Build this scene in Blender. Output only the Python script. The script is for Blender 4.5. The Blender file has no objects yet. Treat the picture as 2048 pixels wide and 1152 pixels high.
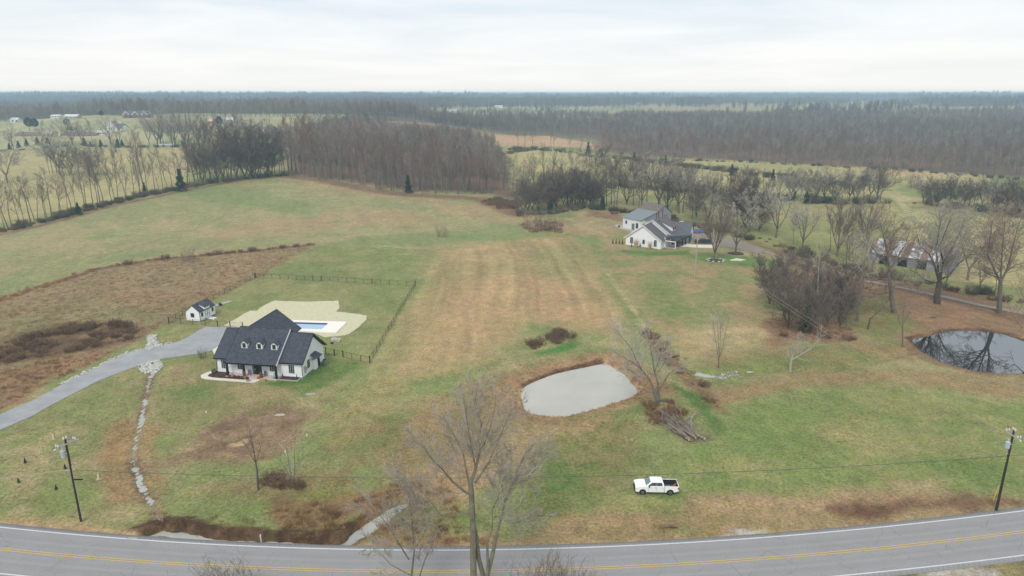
import bpy, bmesh, math, random
import numpy as np
from mathutils import Vector, Matrix
S = bpy.context.scene
C = S.collection
# ------------------------------------------------------------------ camera
CAM_Z = 50.0
TILT = math.atan((576-186)/1365.0)
cd = bpy.data.cameras.new('camera'); cam = bpy.data.objects.new('camera', cd); C.objects.link(cam)
cam.location = (0, 0, CAM_Z); cam.rotation_euler = (math.pi/2-TILT, 0, 0)
cd.sensor_width = 36; cd.lens = 24.0; cd.clip_start = 1; cd.clip_end = 40000
S.camera = cam
# ------------------------------------------------------------------ sky and sun
SUN_EL, SUN_AZ = 50, 200          # degrees, azimuth clockwise from +Y
W = bpy.data.worlds.new('World'); S.world = W; W.use_nodes = True
nt = W.node_tree; N = nt.nodes; LK = nt.links; N.clear()
def wn(t, **k):
    n = N.new(t)
    for a, b in k.items(): setattr(n, a, b)
    return n
sky = wn('ShaderNodeTexSky', sky_type='NISHITA', sun_disc=False, sun_elevation=math.radians(SUN_EL), sun_rotation=math.radians(SUN_AZ))
skm = wn('ShaderNodeVectorMath', operation='SCALE'); skm.inputs['Scale'].default_value = 0.10
LK.new(sky.outputs[0], skm.inputs[0])
tc = wn('ShaderNodeTexCoord'); sep = wn('ShaderNodeSeparateXYZ'); LK.new(tc.outputs['Generated'], sep.inputs[0])
mz = wn('ShaderNodeMath', operation='MAXIMUM'); LK.new(sep.outputs['Z'], mz.inputs[0]); mz.inputs[1].default_value = 0.0
az = wn('ShaderNodeMath', operation='ADD'); LK.new(mz.outputs[0], az.inputs[0]); az.inputs[1].default_value = 0.07
dx = wn('ShaderNodeMath', operation='DIVIDE'); LK.new(sep.outputs['X'], dx.inputs[0]); LK.new(az.outputs[0], dx.inputs[1])
dy = wn('ShaderNodeMath', operation='DIVIDE'); LK.new(sep.outputs['Y'], dy.inputs[0]); LK.new(az.outputs[0], dy.inputs[1])
cb = wn('ShaderNodeCombineXYZ'); LK.new(dx.outputs[0], cb.inputs[0]); LK.new(dy.outputs[0], cb.inputs[1])
cn = wn('ShaderNodeTexNoise'); cn.inputs['Scale'].default_value = 0.42; cn.inputs['Detail'].default_value = 5; cn.inputs['Roughness'].default_value = 0.55
cn.inputs['Distortion'].default_value = 0.5
LK.new(cb.outputs[0], cn.inputs['Vector'])
cr = wn('ShaderNodeValToRGB'); cr.color_ramp.elements[0].position = 0.34; cr.color_ramp.elements[1].position = 0.64
cr.color_ramp.elements[0].color = (0.56, 0.63, 0.695, 1); cr.color_ramp.elements[1].color = (0.755, 0.775, 0.79, 1)
LK.new(cn.outputs['Fac'], cr.inputs[0])
hz = wn('ShaderNodeMapRange'); hz.inputs['From Min'].default_value = 0.0; hz.inputs['From Max'].default_value = 0.12
hz.inputs['To Min'].default_value = 0.85; hz.inputs['To Max'].default_value = 0.0; LK.new(mz.outputs[0], hz.inputs['Value'])
hm = wn('ShaderNodeMixRGB'); hm.inputs[2].default_value = (0.82, 0.795, 0.755, 1); LK.new(hz.outputs[0], hm.inputs[0]); LK.new(cr.outputs[0], hm.inputs[1])
mx = wn('ShaderNodeMixRGB'); mx.inputs[0].default_value = 0.93; LK.new(skm.outputs[0], mx.inputs[1]); LK.new(hm.outputs[0], mx.inputs[2])
bg = wn('ShaderNodeBackground'); bg.inputs['Strength'].default_value = 1.0; LK.new(mx.outputs[0], bg.inputs['Color'])
wo = wn('ShaderNodeOutputWorld'); LK.new(bg.outputs[0], wo.inputs['Surface'])
sl = bpy.data.lights.new('sun', 'SUN'); sl.energy = 1.5; sl.angle = math.radians(22); sl.color = (1, .97, .92)
sun = bpy.data.objects.new('sun', sl); C.objects.link(sun)
_a = math.radians(SUN_AZ); _e = math.radians(SUN_EL)
sdir = Vector((math.sin(_a)*math.cos(_e), math.cos(_a)*math.cos(_e), math.sin(_e)))
sun.rotation_euler = sdir.to_track_quat('Z', 'Y').to_euler(); sun.location = (0, -50, 200)
S.view_settings.view_transform = 'Standard'; S.view_settings.look = 'None'
S.view_settings.exposure = 0.38; S.view_settings.gamma = 1.0; S.view_settings.use_curve_mapping = False
S.render.engine = 'CYCLES'
try:
    S.cycles.volume_bounces = 1; S.cycles.max_bounces = 6; S.cycles.volume_step_rate = 4
except Exception: pass
KLIGHT = 1.12
def lin(v):
    v /= 255.0
    return v/12.92 if v <= .04045 else ((v+.055)/1.055)**2.4
def sr(r, g, b, k=None):
    k = KLIGHT if k is None else k
    return (lin(r)/k, lin(g)/k, lin(b)/k)
# ------------------------------------------------------------------ numpy noise
def _h(ix, iy, s):
    n = (ix*374761393 + iy*668265263 + s*2147483647) & 0xffffffff
    n = ((n ^ (n >> 13))*1274126177) & 0xffffffff
    n = n ^ (n >> 16)
    return (n & 0xffff)/65535.0
def vnoise(x, y, s=0):
    x = np.asarray(x, float); y = np.asarray(y, float)
    fx = np.floor(x); fy = np.floor(y); ix = fx.astype(np.int64); iy = fy.astype(np.int64)
    tx = x-fx; ty = y-fy; tx = tx*tx*(3-2*tx); ty = ty*ty*(3-2*ty)
    a = _h(ix, iy, s); b = _h(ix+1, iy, s); c = _h(ix, iy+1, s); d = _h(ix+1, iy+1, s)
    return (a*(1-tx)+b*tx)*(1-ty)+(c*(1-tx)+d*tx)*ty
def fbm(x, y, s=0, o=4):
    r = 0; a = 0.5; t = 0
    for i in range(o):
        r = r+a*vnoise(x, y, s+i*7); t += a; a *= .5
        x, y = x*2.03*.8-y*2.03*.6, x*2.03*.6+y*2.03*.8
    return r/t
def sstep(a, b, x):
    t = np.clip((x-a)/(b-a), 0, 1); return t*t*(3-2*t)
# ------------------------------------------------------------------ terrain
_cp = [(0,60,0),(1024,60,0),(2048,60,0),(200,150,0),(1024,150,0),(1900,150,0),(-400,200,0),(2400,200,0),(0,250,0),(500,250,0),(1024,250,0),
 (1500,250,0),(2048,250,0),(750,330,.6),(1100,330,0),(1500,350,0),(2000,350,0),(580,400,5.5),(800,400,3),(950,380,1),(300,330,1.5),(0,380,2),(-200,380,3),
 (200,430,3),(200,540,8),(0,550,7),(370,540,9),(-200,600,8),(230,610,17),(100,620,13),(270,700,25),(500,720,24),(600,700,22),(400,650,18),(680,800,24),
 (0,850,17),(250,850,25),(550,850,24),(-200,900,14),(0,1150,6),(300,1250,8),(600,1300,12),(700,500,9),(850,520,9),(980,500,6),(1030,600,5),(1300,550,0),
 (1700,470,0),(2048,430,0),(1700,620,1),(2000,620,1),(2300,600,0),(1500,800,5),(2000,900,7),(1000,900,7),(1000,1350,19),(800,1500,18),(1300,1250,8),
 (1700,1500,13),(2048,1500,13),(1200,1900,15),(2400,1500,12)]
CPX = np.array([((u-1024)/1365*d/1.04, d, z) for u, d, z in _cp])
def hterr(x, y):
    x = np.asarray(x, float); y = np.asarray(y, float)
    num = np.zeros_like(x); den = np.zeros_like(x)
    for cx, cy, cz in CPX:
        sc = 30+0.16*cy
        w = 1/(((x-cx)**2+(y-cy)**2)/sc**2+.12)**2.4
        num += w*cz; den += w
    h = num/den
    d = np.hypot(x, y)
    r1 = -4+38*fbm(x/800+3.1, y/430+1.7, 5, 3)
    k = sstep(1500, 2400, d); h = h*(1-k)+r1*k
    r2 = 14+30*fbm(x/2600+.3, y/1300+9.2, 11, 4)
    k = sstep(3800, 5200, d); h = h*(1-k)+r2*k
    h = h*sstep(150, 330, d+40*np.minimum(1, 0*x)) if True else h
    return h
def h1(x, y): return float(hterr(np.array([x]), np.array([y]))[0])
CT, ST = math.cos(TILT), math.sin(TILT)
def G(u, v, z0=0.0):
    """point of the ground seen at photograph pixel (u, v)"""
    a = (u-1024)/1365.0; b = (576-v)/1365.0
    dx_, dy_, dz_ = a, CT+b*ST, -ST+b*CT
    t = (z0-CAM_Z)/dz_ if dz_ < -1e-4 else 9000
    if dy_*t < 240: return (dx_*t, dy_*t)
    tt = np.concatenate([np.arange(200, 1500, 4.0), np.arange(1500, 9000, 25.0)])
    hh = hterr(dx_*tt, dy_*tt); zz = CAM_Z+dz_*tt
    k = np.nonzero(zz <= hh+z0)[0]
    if len(k) == 0: return (dx_*2500, dy_*2500)
    k = k[0]
    if k > 0:
        f0 = zz[k-1]-hh[k-1]; f1 = zz[k]-hh[k]; t = tt[k-1]+(tt[k]-tt[k-1])*f0/(f0-f1+1e-9)
    else: t = tt[0]
    return (dx_*t, dy_*t)
def GP(pts): return [G(*p) for p in pts]
def pxm(x, y):  # photograph pixels per metre at a ground point
    z = h1(x, y)-CAM_Z
    return 1365.0/(y*CT-z*ST)
def project(x, y, z):
    zz = z-CAM_Z; d = y*CT-zz*ST; up = y*ST+zz*CT
    return 1024+1365*x/d, 576-1365*up/d
def sdist(X, Y, poly):
    """signed distance to polygon (negative inside)"""
    n = len(poly); dmin = np.full(X.shape, 1e18); ins = np.zeros(X.shape, bool)
    for i in range(n):
        ax, ay = poly[i]; bx, by = poly[(i+1) % n]
        ex, ey = bx-ax, by-ay; L2 = ex*ex+ey*ey+1e-12
        t = np.clip(((X-ax)*ex+(Y-ay)*ey)/L2, 0, 1)
        d2 = (X-ax-t*ex)**2+(Y-ay-t*ey)**2
        dmin = np.minimum(dmin, d2)
        if ay != by:
            c = ((ay > Y) != (by > Y)) & (X < (bx-ax)*(Y-ay)/(by-ay)+ax); ins ^= c
    d = np.sqrt(dmin); return np.where(ins, -d, d)
def ldist(X, Y, line):
    dmin = np.full(X.shape, 1e18)
    for (ax, ay), (bx, by) in zip(line[:-1], line[1:]):
        ex, ey = bx-ax, by-ay; t = np.clip(((X-ax)*ex+(Y-ay)*ey)/(ex*ex+ey*ey+1e-12), 0, 1)
        dmin = np.minimum(dmin, (X-ax-t*ex)**2+(Y-ay-t*ey)**2)
    return np.sqrt(dmin)
def inpoly(x, y, poly):
    ins = False; n = len(poly)
    for i in range(n):
        ax, ay = poly[i]; bx, by = poly[(i+1) % n]
        if (ay > y) != (by > y) and x < (bx-ax)*(y-ay)/(by-ay)+ax: ins = not ins
    return ins
# ------------------------------------------------------------------ materials
def mat(name, col, rough=.85, var=.12, scale=2.0, bump=0.0, bscale=8.0, metal=0, objrand=0.0, spec=.3, detail=4, stretch=None):
    m = bpy.data.materials.new(name); m.use_nodes = True
    t = m.node_tree; n = t.nodes; l = t.links; p = n['Principled BSDF']
    p.inputs['Roughness'].default_value = rough; p.inputs['Metallic'].default_value = metal
    p.inputs['Specular IOR Level'].default_value = spec
    co = n.new('ShaderNodeTexCoord'); vec = co.outputs['Object']
    if stretch:
        mp = n.new('ShaderNodeMapping'); mp.inputs['Scale'].default_value = stretch; l.new(vec, mp.inputs[0]); vec = mp.outputs[0]
    if var > 0:
        nz = n.new('ShaderNodeTexNoise'); nz.inputs['Scale'].default_value = scale; nz.inputs['Detail'].default_value = detail
        nz.inputs['Roughness'].default_value = .6; l.new(vec, nz.inputs['Vector'])
        mr = n.new('ShaderNodeMapRange'); mr.inputs['From Min'].default_value = .25; mr.inputs['From Max'].default_value = .75
        mr.inputs['To Min'].default_value = 1-var; mr.inputs['To Max'].default_value = 1+var; l.new(nz.outputs['Fac'], mr.inputs['Value'])
        f = mr.outputs[0]
        if objrand:
            oi = n.new('ShaderNodeObjectInfo'); m2 = n.new('ShaderNodeMapRange'); m2.inputs['To Min'].default_value = 1-objrand; m2.inputs['To Max'].default_value = 1+objrand
            l.new(oi.outputs['Random'], m2.inputs['Value']); mm = n.new('ShaderNodeMath'); mm.operation = 'MULTIPLY'; l.new(f, mm.inputs[0]); l.new(m2.outputs[0], mm.inputs[1]); f = mm.outputs[0]
        vm = n.new('ShaderNodeVectorMath'); vm.operation = 'SCALE'; vm.inputs[0].default_value = col; l.new(f, vm.inputs['Scale'])
        l.new(vm.outputs[0], p.inputs['Base Color'])
    else: p.inputs['Base Color'].default_value = (*col, 1)
    if bump > 0:
        bz = n.new('ShaderNodeTexNoise'); bz.inputs['Scale'].default_value = bscale; bz.inputs['Detail'].default_value = 3; l.new(vec, bz.inputs['Vector'])
        bn = n.new('ShaderNodeBump'); bn.inputs['Strength'].default_value = .6; bn.inputs['Distance'].default_value = bump
        l.new(bz.outputs['Fac'], bn.inputs['Height']); l.new(bn.outputs[0], p.inputs['Normal'])
    return m
# ------------------------------------------------------------------ object helpers
def tag(o, label=None, cat=None, group=None, kind=None):
    if label: o['label'] = label
    if cat: o['category'] = cat
    if group: o['group'] = group
    if kind: o['kind'] = kind
    return o
def empty(name, loc, rz=0, label=None, cat=None, group=None, parent=None):
    o = bpy.data.objects.new(name, None); C.objects.link(o); o.location = loc; o.rotation_euler = (0, 0, rz)
    o.empty_display_size = .3
    if parent: o.parent = parent
    return tag(o, label, cat, group)
class MB:
    def __init__(s): s.v = []; s.f = []
    def add(s, vs, fs):
        k = len(s.v); s.v += [tuple(p) for p in vs]; s.f += [tuple(i+k for i in f) for f in fs]; return s
    def box(s, x0, x1, y0, y1, z0, z1):
        return s.add([(x0,y0,z0),(x1,y0,z0),(x1,y1,z0),(x0,y1,z0),(x0,y0,z1),(x1,y0,z1),(x1,y1,z1),(x0,y1,z1)],
                     [(0,3,2,1),(4,5,6,7),(0,1,5,4),(1,2,6,5),(2,3,7,6),(3,0,4,7)])
    def bar(s, p, q, w, h):
        p = Vector(p); q = Vector(q); d = (q-p).normalized(); up = Vector((0,0,1)) if abs(d.z) < .95 else Vector((1,0,0))
        a = d.cross(up).normalized()*w/2; b = a.cross(d).normalized()*h/2
        r = [p-a-b, p+a-b, p+a+b, p-a+b, q-a-b, q+a-b, q+a+b, q-a+b]
        return s.add(r, [(0,3,2,1),(4,5,6,7),(0,1,5,4),(1,2,6,5),(2,3,7,6),(3,0,4,7)])
    def tube(s, pts, rad, k=6, cap=True):
        pts = [Vector(p) for p in pts]; n = len(pts)
        if not hasattr(rad, '__len__'): rad = [rad]*n
        vs = []; fs = []; ref = None
        for i, p in enumerate(pts):
            d = (pts[min(i+1, n-1)]-pts[max(i-1, 0)])
            d = d.normalized() if d.length > 1e-9 else Vector((0,0,1))
            if ref is None: ref = Vector((1,0,0)) if abs(d.x) < .7 else Vector((0,1,0))
            a = d.cross(ref).normalized(); b = a.cross(d); ref = b.cross(a)*0+ref
            for j in range(k):
                an = 2*math.pi*j/k; vs.append(p+(a*math.cos(an)+b*math.sin(an))*rad[i])
        for i in range(n-1):
            for j in range(k): fs.append((i*k+j, i*k+(j+1) % k, (i+1)*k+(j+1) % k, (i+1)*k+j))
        if cap: fs.append(tuple(range(k-1, -1, -1))); fs.append(tuple((n-1)*k+j for j in range(k)))
        return s.add(vs, fs)
    def prism(s, poly, z0, z1, axis='z'):
        """extrude a 2-D outline; axis z: (x,y) up; y: (x,z) along y; x: (y,z) along x"""
        n = len(poly)
        def m(p, t): return (p[0], p[1], t) if axis == 'z' else ((p[0], t, p[1]) if axis == 'y' else (t, p[0], p[1]))
        vs = [m(p, z0) for p in poly]+[m(p, z1) for p in poly]
        fs = [tuple(range(n-1, -1, -1)), tuple(range(n, 2*n))]+[(i, (i+1) % n, (i+1) % n+n, i+n) for i in range(n)]
        return s.add(vs, fs)
    def slab(s, quad, th):
        """thick sheet: quad of 3-D points (top side), extruded down by th along its normal"""
        q = [Vector(p) for p in quad]; nrm = (q[1]-q[0]).cross(q[2]-q[0]).normalized()
        if nrm.z < 0: nrm = -nrm
        lo = [p-nrm*th for p in q]; n = len(q)
        return s.add(q+lo, [tuple(range(n)), tuple(range(2*n-1, n-1, -1))]+[(i, i+n, (i+1) % n+n, (i+1) % n) for i in range(n)])
    def spike(s, p, q, r):
        p = Vector(p); q = Vector(q); d = (q-p).normalized(); a = d.cross(Vector((.3,.5,.8))).normalized(); b = d.cross(a)
        return s.add([p+a*r, p+(b*.87-a*.5)*r, p+(-b*.87-a*.5)*r, q], [(0,1,3),(1,2,3),(2,0,3)])
    def blob(s, c, r, k=7, rings=4, jit=.15, rng=random):
        vs = []; fs = []
        if not hasattr(r, '__len__'): r = (r, r, r)
        for i in range(rings+1):
            ph = math.pi*i/rings
            for j in range(k):
                an = 2*math.pi*(j+.5*(i % 2))/k; e = 1+rng.uniform(-jit, jit)
                vs.append((c[0]+r[0]*math.sin(ph)*math.cos(an)*e, c[1]+r[1]*math.sin(ph)*math.sin(an)*e, c[2]+r[2]*math.cos(ph)*e))
        for i in range(rings):
            for j in range(k): fs.append((i*k+j, (i+1)*k+j, (i+1)*k+(j+1) % k, i*k+(j+1) % k))
        return s.add(vs, fs)
    def mesh(s, name, m, smooth=False, fix=True):
        me = bpy.data.meshes.new(name); me.from_pydata(s.v, [], s.f)
        if fix:
            bm = bmesh.new(); bm.from_mesh(me); bmesh.ops.recalc_face_normals(bm, faces=bm.faces); bm.to_mesh(me); bm.free()
        if smooth: me.shade_smooth()
        for k in (m if isinstance(m, (list, tuple)) else [m]): me.materials.append(k)
        return me
    def build(s, name, m, parent=None, smooth=False, fix=True):
        o = bpy.data.objects.new(name, s.mesh(name, m, smooth, fix)); C.objects.link(o)
        if parent: o.parent = parent
        return o
def copy_tree(o, parent=None):
    c = o.copy(); C.objects.link(c)
    if parent: c.parent = parent
    for ch in list(o.children): copy_tree(ch, c)
    return c
def npmesh(name, V, F, m, smooth=False):
    V = np.asarray(V, np.float32); F = np.asarray(F, np.int32); k = F.shape[1]
    me = bpy.data.meshes.new(name); me.vertices.add(len(V)); me.vertices.foreach_set('co', V.ravel())
    me.loops.add(F.size); me.loops.foreach_set('vertex_index', F.ravel())
    me.polygons.add(len(F)); me.polygons.foreach_set('loop_start', np.arange(0, F.size, k, dtype=np.int32))
    me.polygons.foreach_set('use_smooth', np.full(len(F), smooth))
    me.update(calc_edges=True); me.materials.append(m); return me
# ------------------------------------------------------------------ outlines read as ground points
POND1 = GP([(1045,778),(1054,767),(1072,760),(1119,744),(1158,736),(1180,730),(1199,725.5),(1216,726),(1230,736),(1247,747),(1258,758),(1269,774),(1274,784),(1258,792),(1230,800),(1186,815),(1158,821),(1130,828),(1105,828),(1083,825.5),(1063,822),(1051,814),(1049,794)])
POND2 = GP([(1826,680),(1830,674),(1859,672),(1882,662),(1909,660),(1948,659),(1988,662),(2021,670),(2048,681),(2100,700),(2110,728),(2060,742),(2024,743),(1975,741),(1935,735),(1892,723),(1859,707),(1836,690)])
def chaikin(p, closed=True):
    for _ in range(2):
        o = []; n = len(p)
        for i in range(n if closed else n-1):
            a, b = p[i], p[(i+1) % n]; o += [(a[0]*.75+b[0]*.25, a[1]*.75+b[1]*.25), (a[0]*.25+b[0]*.75, a[1]*.25+b[1]*.75)]
        p = o
    return p
POND1, POND2 = chaikin(POND1), chaikin(POND2)
CREEK = GP([(268,1081),(290,1068),(322,1056.5),(345,1058),(375,1063),(402,1069),(430,1076),(480,1078),(520,1079),(570,1082),(620,1086),(682,1085),(702,1070),(730,1052),(757,1032),(790,1010),(830,990),(862,972)])
CREEK_B = GP([(1392,744),(1424,752),(1470,754),(1512,741),(1560,736),(1640,741),(1720,728),(1822,702)])
CHAN = GP([(302,748),(297,768),(290,800),(284,835),(272,880),(267,905),(267,925),(276,950),(288,980),(302,1003),(316,1022),(322,1040),(324,1056)])
YEL = GP([(-400,1052),(0,1094),(192,1118),(367,1133),(599,1145.5),(850,1149),(1200,1136),(1500,1114),(1774,1092),(2048,1072),(2500,1044)])
def smooth_line(pts, step=2.0):
    P = np.array(pts); s = np.concatenate([[0], np.cumsum(np.hypot(*np.diff(P, axis=0).T))])
    deg = min(4, len(P)-1); px = np.polyfit(s, P[:,0], deg); py = np.polyfit(s, P[:,1], deg)
    t = np.arange(0, s[-1], step); return [(float(a), float(b)) for a, b in zip(np.polyval(px, t), np.polyval(py, t))]
ROAD = smooth_line([(-140, 84)]+YEL[1:-1]+[(150, 85)], 2.5)
def offset(line, d):
    out = []
    for i, (x, y) in enumerate(line):
        a = line[max(i-1, 0)]; b = line[min(i+1, len(line)-1)]; ex, ey = b[0]-a[0], b[1]-a[1]; L = math.hypot(ex, ey)
        out.append((x-ey/L*d, y+ex/L*d))
    return out
DRIVE = GP([(-60,868),(0,830),(75,797),(137,762),(200,733),(235,715),(254,707),(286,699),(321,693),(360,683),(380,673),(398,661),(410,655),(452,654),(470,654),(440,690),(425,701),(407,706),(367,712),(318,719),(276,732),(242,745),(200,761),(125,799),(60,835),(0,861),(-60,900)])
STRAW = GP([(447,652),(500,622),(515,622),(525,613),(548,602),(615,604),(678,602),(677,608),(680,615),(673,624),(713,628),(733,632),(733,640),(722,651),(700,668),(690,671),(650,675),(620,664),(560,660),(470,654)])
MEADOW = GP([(-80,625),(0,606),(110,565),(190,540),(300,522),(450,507),(600,494),(622,490),(560,525),(508,556),(338,648),(290,672),(230,705),(120,758),(0,822),(-80,850)])
YARD = GP([(338,648),(510,556),(622,491),(880,500),(831,572),(740,727),(652,712),(600,660),(450,652)])
CREEKW = {}
# ------------------------------------------------------------------ ground heights near the camera
def hdetail(X, Y, base):
    D = np.hypot(X, Y); h = base.copy()
    near = (D < 420)
    bump = (fbm(X/9., Y/9., 21, 3)-.5)*.30+(fbm(X/2.2, Y/2.2, 22, 2)-.5)*.12
    dr = ldist(X, Y, ROAD)
    k = sstep(4.0, 8.0, dr)*sstep(500, 350, D)
    dd = sdist(X, Y, DRIVE); k = k*sstep(0, 2.5, dd)
    hx, hy = -45, 124; k = k*sstep(14, 24, np.hypot(X-hx, (Y-hy)))*sstep(16, 26, np.hypot(X+46, Y-150))
    k = k*sstep(16, 26, np.hypot(X-58, Y-232))
    h = h+bump*k
    # ponds
    e = (fbm(X/3, Y/3, 31, 2)-.5)*1.2
    d = sdist(X, Y, POND1)+e*.5; h = h-1.25*sstep(1.3, -1.6, d)+.35*np.exp(-((d-5)/3.5)**2)
    d = sdist(X, Y, POND2)+e*.5; h = h-1.25*sstep(1.3, -1.6, d)
    d = ldist(X, Y, CREEK)+e*.55+(fbm(X/1.1, Y/1.1, 33, 2)-.5)*.7; h = h-1.5*sstep(1.5, .2, d)*sstep(4.4, 5.2, dr)*sstep(0, 7, np.hypot(X-CREEK[-1][0], Y-CREEK[-1][1]))
    d = ldist(X, Y, CREEK_B)+e*.4; h = h-.5*sstep(2.0, .2, d+(fbm(X/1.3, Y/1.3, 35, 2)-.5)*1.4)*sstep(0, 3, np.hypot(X-CREEK_B[2][0], Y-CREEK_B[2][1]))
    d = ldist(X, Y, CHAN)+(fbm(X/1.0, Y/1.0, 36, 2)-.5)*.7; h = h-.35*sstep(.75, .1, d)
    return h
def axis(segs):
    a = [segs[0][0]]
    for lo, hi, s0, s1 in segs:
        x = a[-1]
        while x < hi-1e-6:
            s = s0+(s1-s0)*(x-lo)/(hi-lo); x = min(x+max(s, .05), hi); a.append(x)
    return np.array(a)
xr = axis([(0, 95, .62, .62), (95, 260, .62, 3.0), (260, 1500, 3.0, 40), (1500, 13000, 40, 260)])
XS = np.concatenate([-xr[::-1][:-1], xr])
YS = axis([(-200, 48, 12, 3), (48, 60, 1.0, .5), (60, 165, .5, .6), (165, 300, .6, 1.6), (300, 700, 1.6, 6), (700, 2500, 6, 26), (2500, 15000, 26, 160)])
GX, GY = np.meshgrid(XS, YS); sh = GX.shape; X = GX.ravel(); Y = GY.ravel()
HB = hterr(X, Y); Z = HB.copy()
m_ = (np.hypot(X, Y) < 520)
Z[m_] = hdetail(X[m_], Y[m_], HB[m_])
DD = np.hypot(X, Y)
m2 = DD > 3800
Z[m2] += (fbm(X[m2]/140, Y[m2]/220, 77, 3)-.5)*12*sstep(3800, 5200, DD[m2])
# ------------------------------------------------------------------ ground colours: the cover each piece of land carries
COL = np.zeros((len(X), 3)); n1 = fbm(X/26, Y/26, 41, 4); n2 = fbm(X/7, Y/7, 43, 3); n3 = fbm(X/1.9, Y/1.9, 45, 3)
def C3(*a): return np.array(sr(*a))*np.array([1.0, .942, .94])
def mixn(ca, cb_, n): n = n[:, None]; return ca*(1-n)+cb_*n
pat = sstep(.36, .64, .55*n1+.45*n2)
COL[:] = mixn(C3(156,146,102), C3(126,138,82), pat)
def zone(px, A, B, soft=1.5, n=None, jit=2.0, strength=1.0, world=None, bias=0.0, noise=None):
    poly = world if world is not None else GP(px)
    xs = [p[0] for p in poly]; ys = [p[1] for p in poly]; m = soft*2+jit*2+4
    s = (X > min(xs)-m) & (X < max(xs)+m) & (Y > min(ys)-m) & (Y < max(ys)+m)
    if not s.any(): return
    idx = np.nonzero(s)[0]; x = X[idx]; y = Y[idx]
    sd = sdist(x, y, poly)+jit*2*(n2[idx]-.5)+jit*(n3[idx]-.5)
    w = sstep(soft, -soft, sd)*strength
    if noise is not None: w = w*sstep(noise[0], noise[1], .5*n2[idx]+.5*n3[idx])
    nn = pat[idx] if n is None else sstep(.4, .6, fbm(x/n, y/n, 51, 3)+bias)
    B = tuple(b*.74+a*.26 for a, b in zip(A, B)); c = mixn(C3(*A), C3(*B), nn)
    COL[idx] = COL[idx]*(1-w[:, None])+c*w[:, None]
def strip(px, width, A, B, n=3.0, strength=1.0, world=None, jit=.8, noise=None):
    line = world if world is not None else GP(px)
    xs = [p[0] for p in line]; ys = [p[1] for p in line]; m = width*2+jit*3
    s = (X > min(xs)-m) & (X < max(xs)+m) & (Y > min(ys)-m) & (Y < max(ys)+m); idx = np.nonzero(s)[0]; x = X[idx]; y = Y[idx]
    sd = ldist(x, y, line)+jit*2*(n3[idx]-.5)+jit*(n2[idx]-.5); w = sstep(width, width*.45, sd)*strength
    if noise is not None: w = w*sstep(noise[0], noise[1], .5*n2[idx]+.5*n3[idx])
    nn = sstep(.4, .6, fbm(x/n, y/n, 53, 3)); c = mixn(C3(*A), C3(*B), nn)
    COL[idx] = COL[idx]*(1-w[:, None])+c*w[:, None]
# woods far away: the whole distant country is a patchwork of wood and field
pw = fbm(X/420+5, Y/520+2, 61, 3); far = sstep(620, 760, DD)
wood = sstep(.47, .52, pw)
wc = mixn(C3(112,98,84), C3(92,84,74), n1); fc = mixn(C3(150,146,98), C3(168,152,104), sstep(.45, .55, n1))
farc = fc*(1-wood[:, None])+wc*wood[:, None]
COL = COL*(1-far[:, None])+farc*far[:, None]
FARWOOD = lambda x, y: fbm(np.array(x)/420+5, np.array(y)/520+2, 61, 3)
# big left field
zone([(-200,500),(0,468),(180,420),(380,375),(575,352),(700,368),(820,388),(960,395),(1040,430),(1120,460),(1000,470),(890,500),(622,490),(450,505),(200,540),(0,606),(-200,680)], (160,148,106), (136,142,92), 3, jit=4)
for p in ([(340,385),(420,368),(520,380),(560,400),(480,410),(390,400)], [(560,395),(640,410),(620,430),(540,420)], [(180,470),(240,460),(250,474),(190,480)], [(450,400),(500,395),(560,415),(500,420)],
          [(620,350),(780,380),(950,400),(940,412),(780,395),(620,362)], [(640,490),(760,470),(900,462),(980,470),(900,490),(760,495)], [(1030,440),(1090,470),(1060,490),(900,475),(960,460)], [(200,525),(320,512),(340,500),(230,508)], [(0,560),(60,545),(40,590),(-20,600)]):
    zone(p, (120,138,84), (130,142,90), 3, jit=5, strength=.75)
for p in ([(560,360),(700,372),(860,390),(900,405),(780,400),(640,376)], [(860,400),(1030,410),(1090,440),(1000,450),(900,430)], [(400,460),(560,440),(700,430),(640,470),(450,480)], [(650,420),(820,420),(880,450),(700,455)]):
    zone(p, (168,144,104), (158,140,104), 4, jit=5, strength=.75)
strip([(0,470),(180,424),(380,378),(560,352)], 3.0, (138,106,84), (126,100,80))
strip([(570,352),(700,372),(820,390),(960,398),(1040,430)], 7.0, (140,106,84), (124,96,78), strength=.9)
strip([(190,520),(330,475),(400,455),(450,430)], .8, (140,122,92), (136,118,90), strength=.5)
# brown meadow with darker brush
zone(None, (150,126,92), (138,128,90), 1.2, n=5, jit=1.2, world=MEADOW)
zone([(60,590),(200,540),(420,520),(560,505),(520,540),(380,600),(250,640),(100,640)], (152,126,96), (144,130,96), 4, n=9, jit=4, strength=.8)
zone([(0,640),(60,622),(180,600),(330,620),(290,650),(120,650),(0,668)], (140,134,92), (128,126,84), 3, n=5, strength=.7)
zone([(-60,700),(0,690),(60,665),(130,650),(210,648),(300,655),(288,672),(240,690),(180,700),(90,712),(0,730),(-60,730)], (114,90,70), (134,106,82), 2, n=4, jit=3)
zone([(0,672),(110,648),(200,650),(150,662),(60,672),(0,690)], (110,106,74), (122,96,74), 1.5, n=3, jit=2, strength=.7)
zone([(150,672),(230,664),(270,672),(200,682)], (168,142,110), (150,122,96), 1.5, n=3, strength=.8)
zone([(-60,760),(0,740),(130,715),(230,700),(120,756),(0,815),(-60,850)], (152,118,86), (138,112,84), 2, n=3, jit=2, strength=.9)
strip([(-60,620),(0,600),(60,580),(110,566),(190,540)], 2.2, (140,106,80), (160,118,86))
strip([(190,540),(300,521),(400,512),(500,503),(620,490)], 2.4, (120,94,78), (140,110,84))
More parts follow.
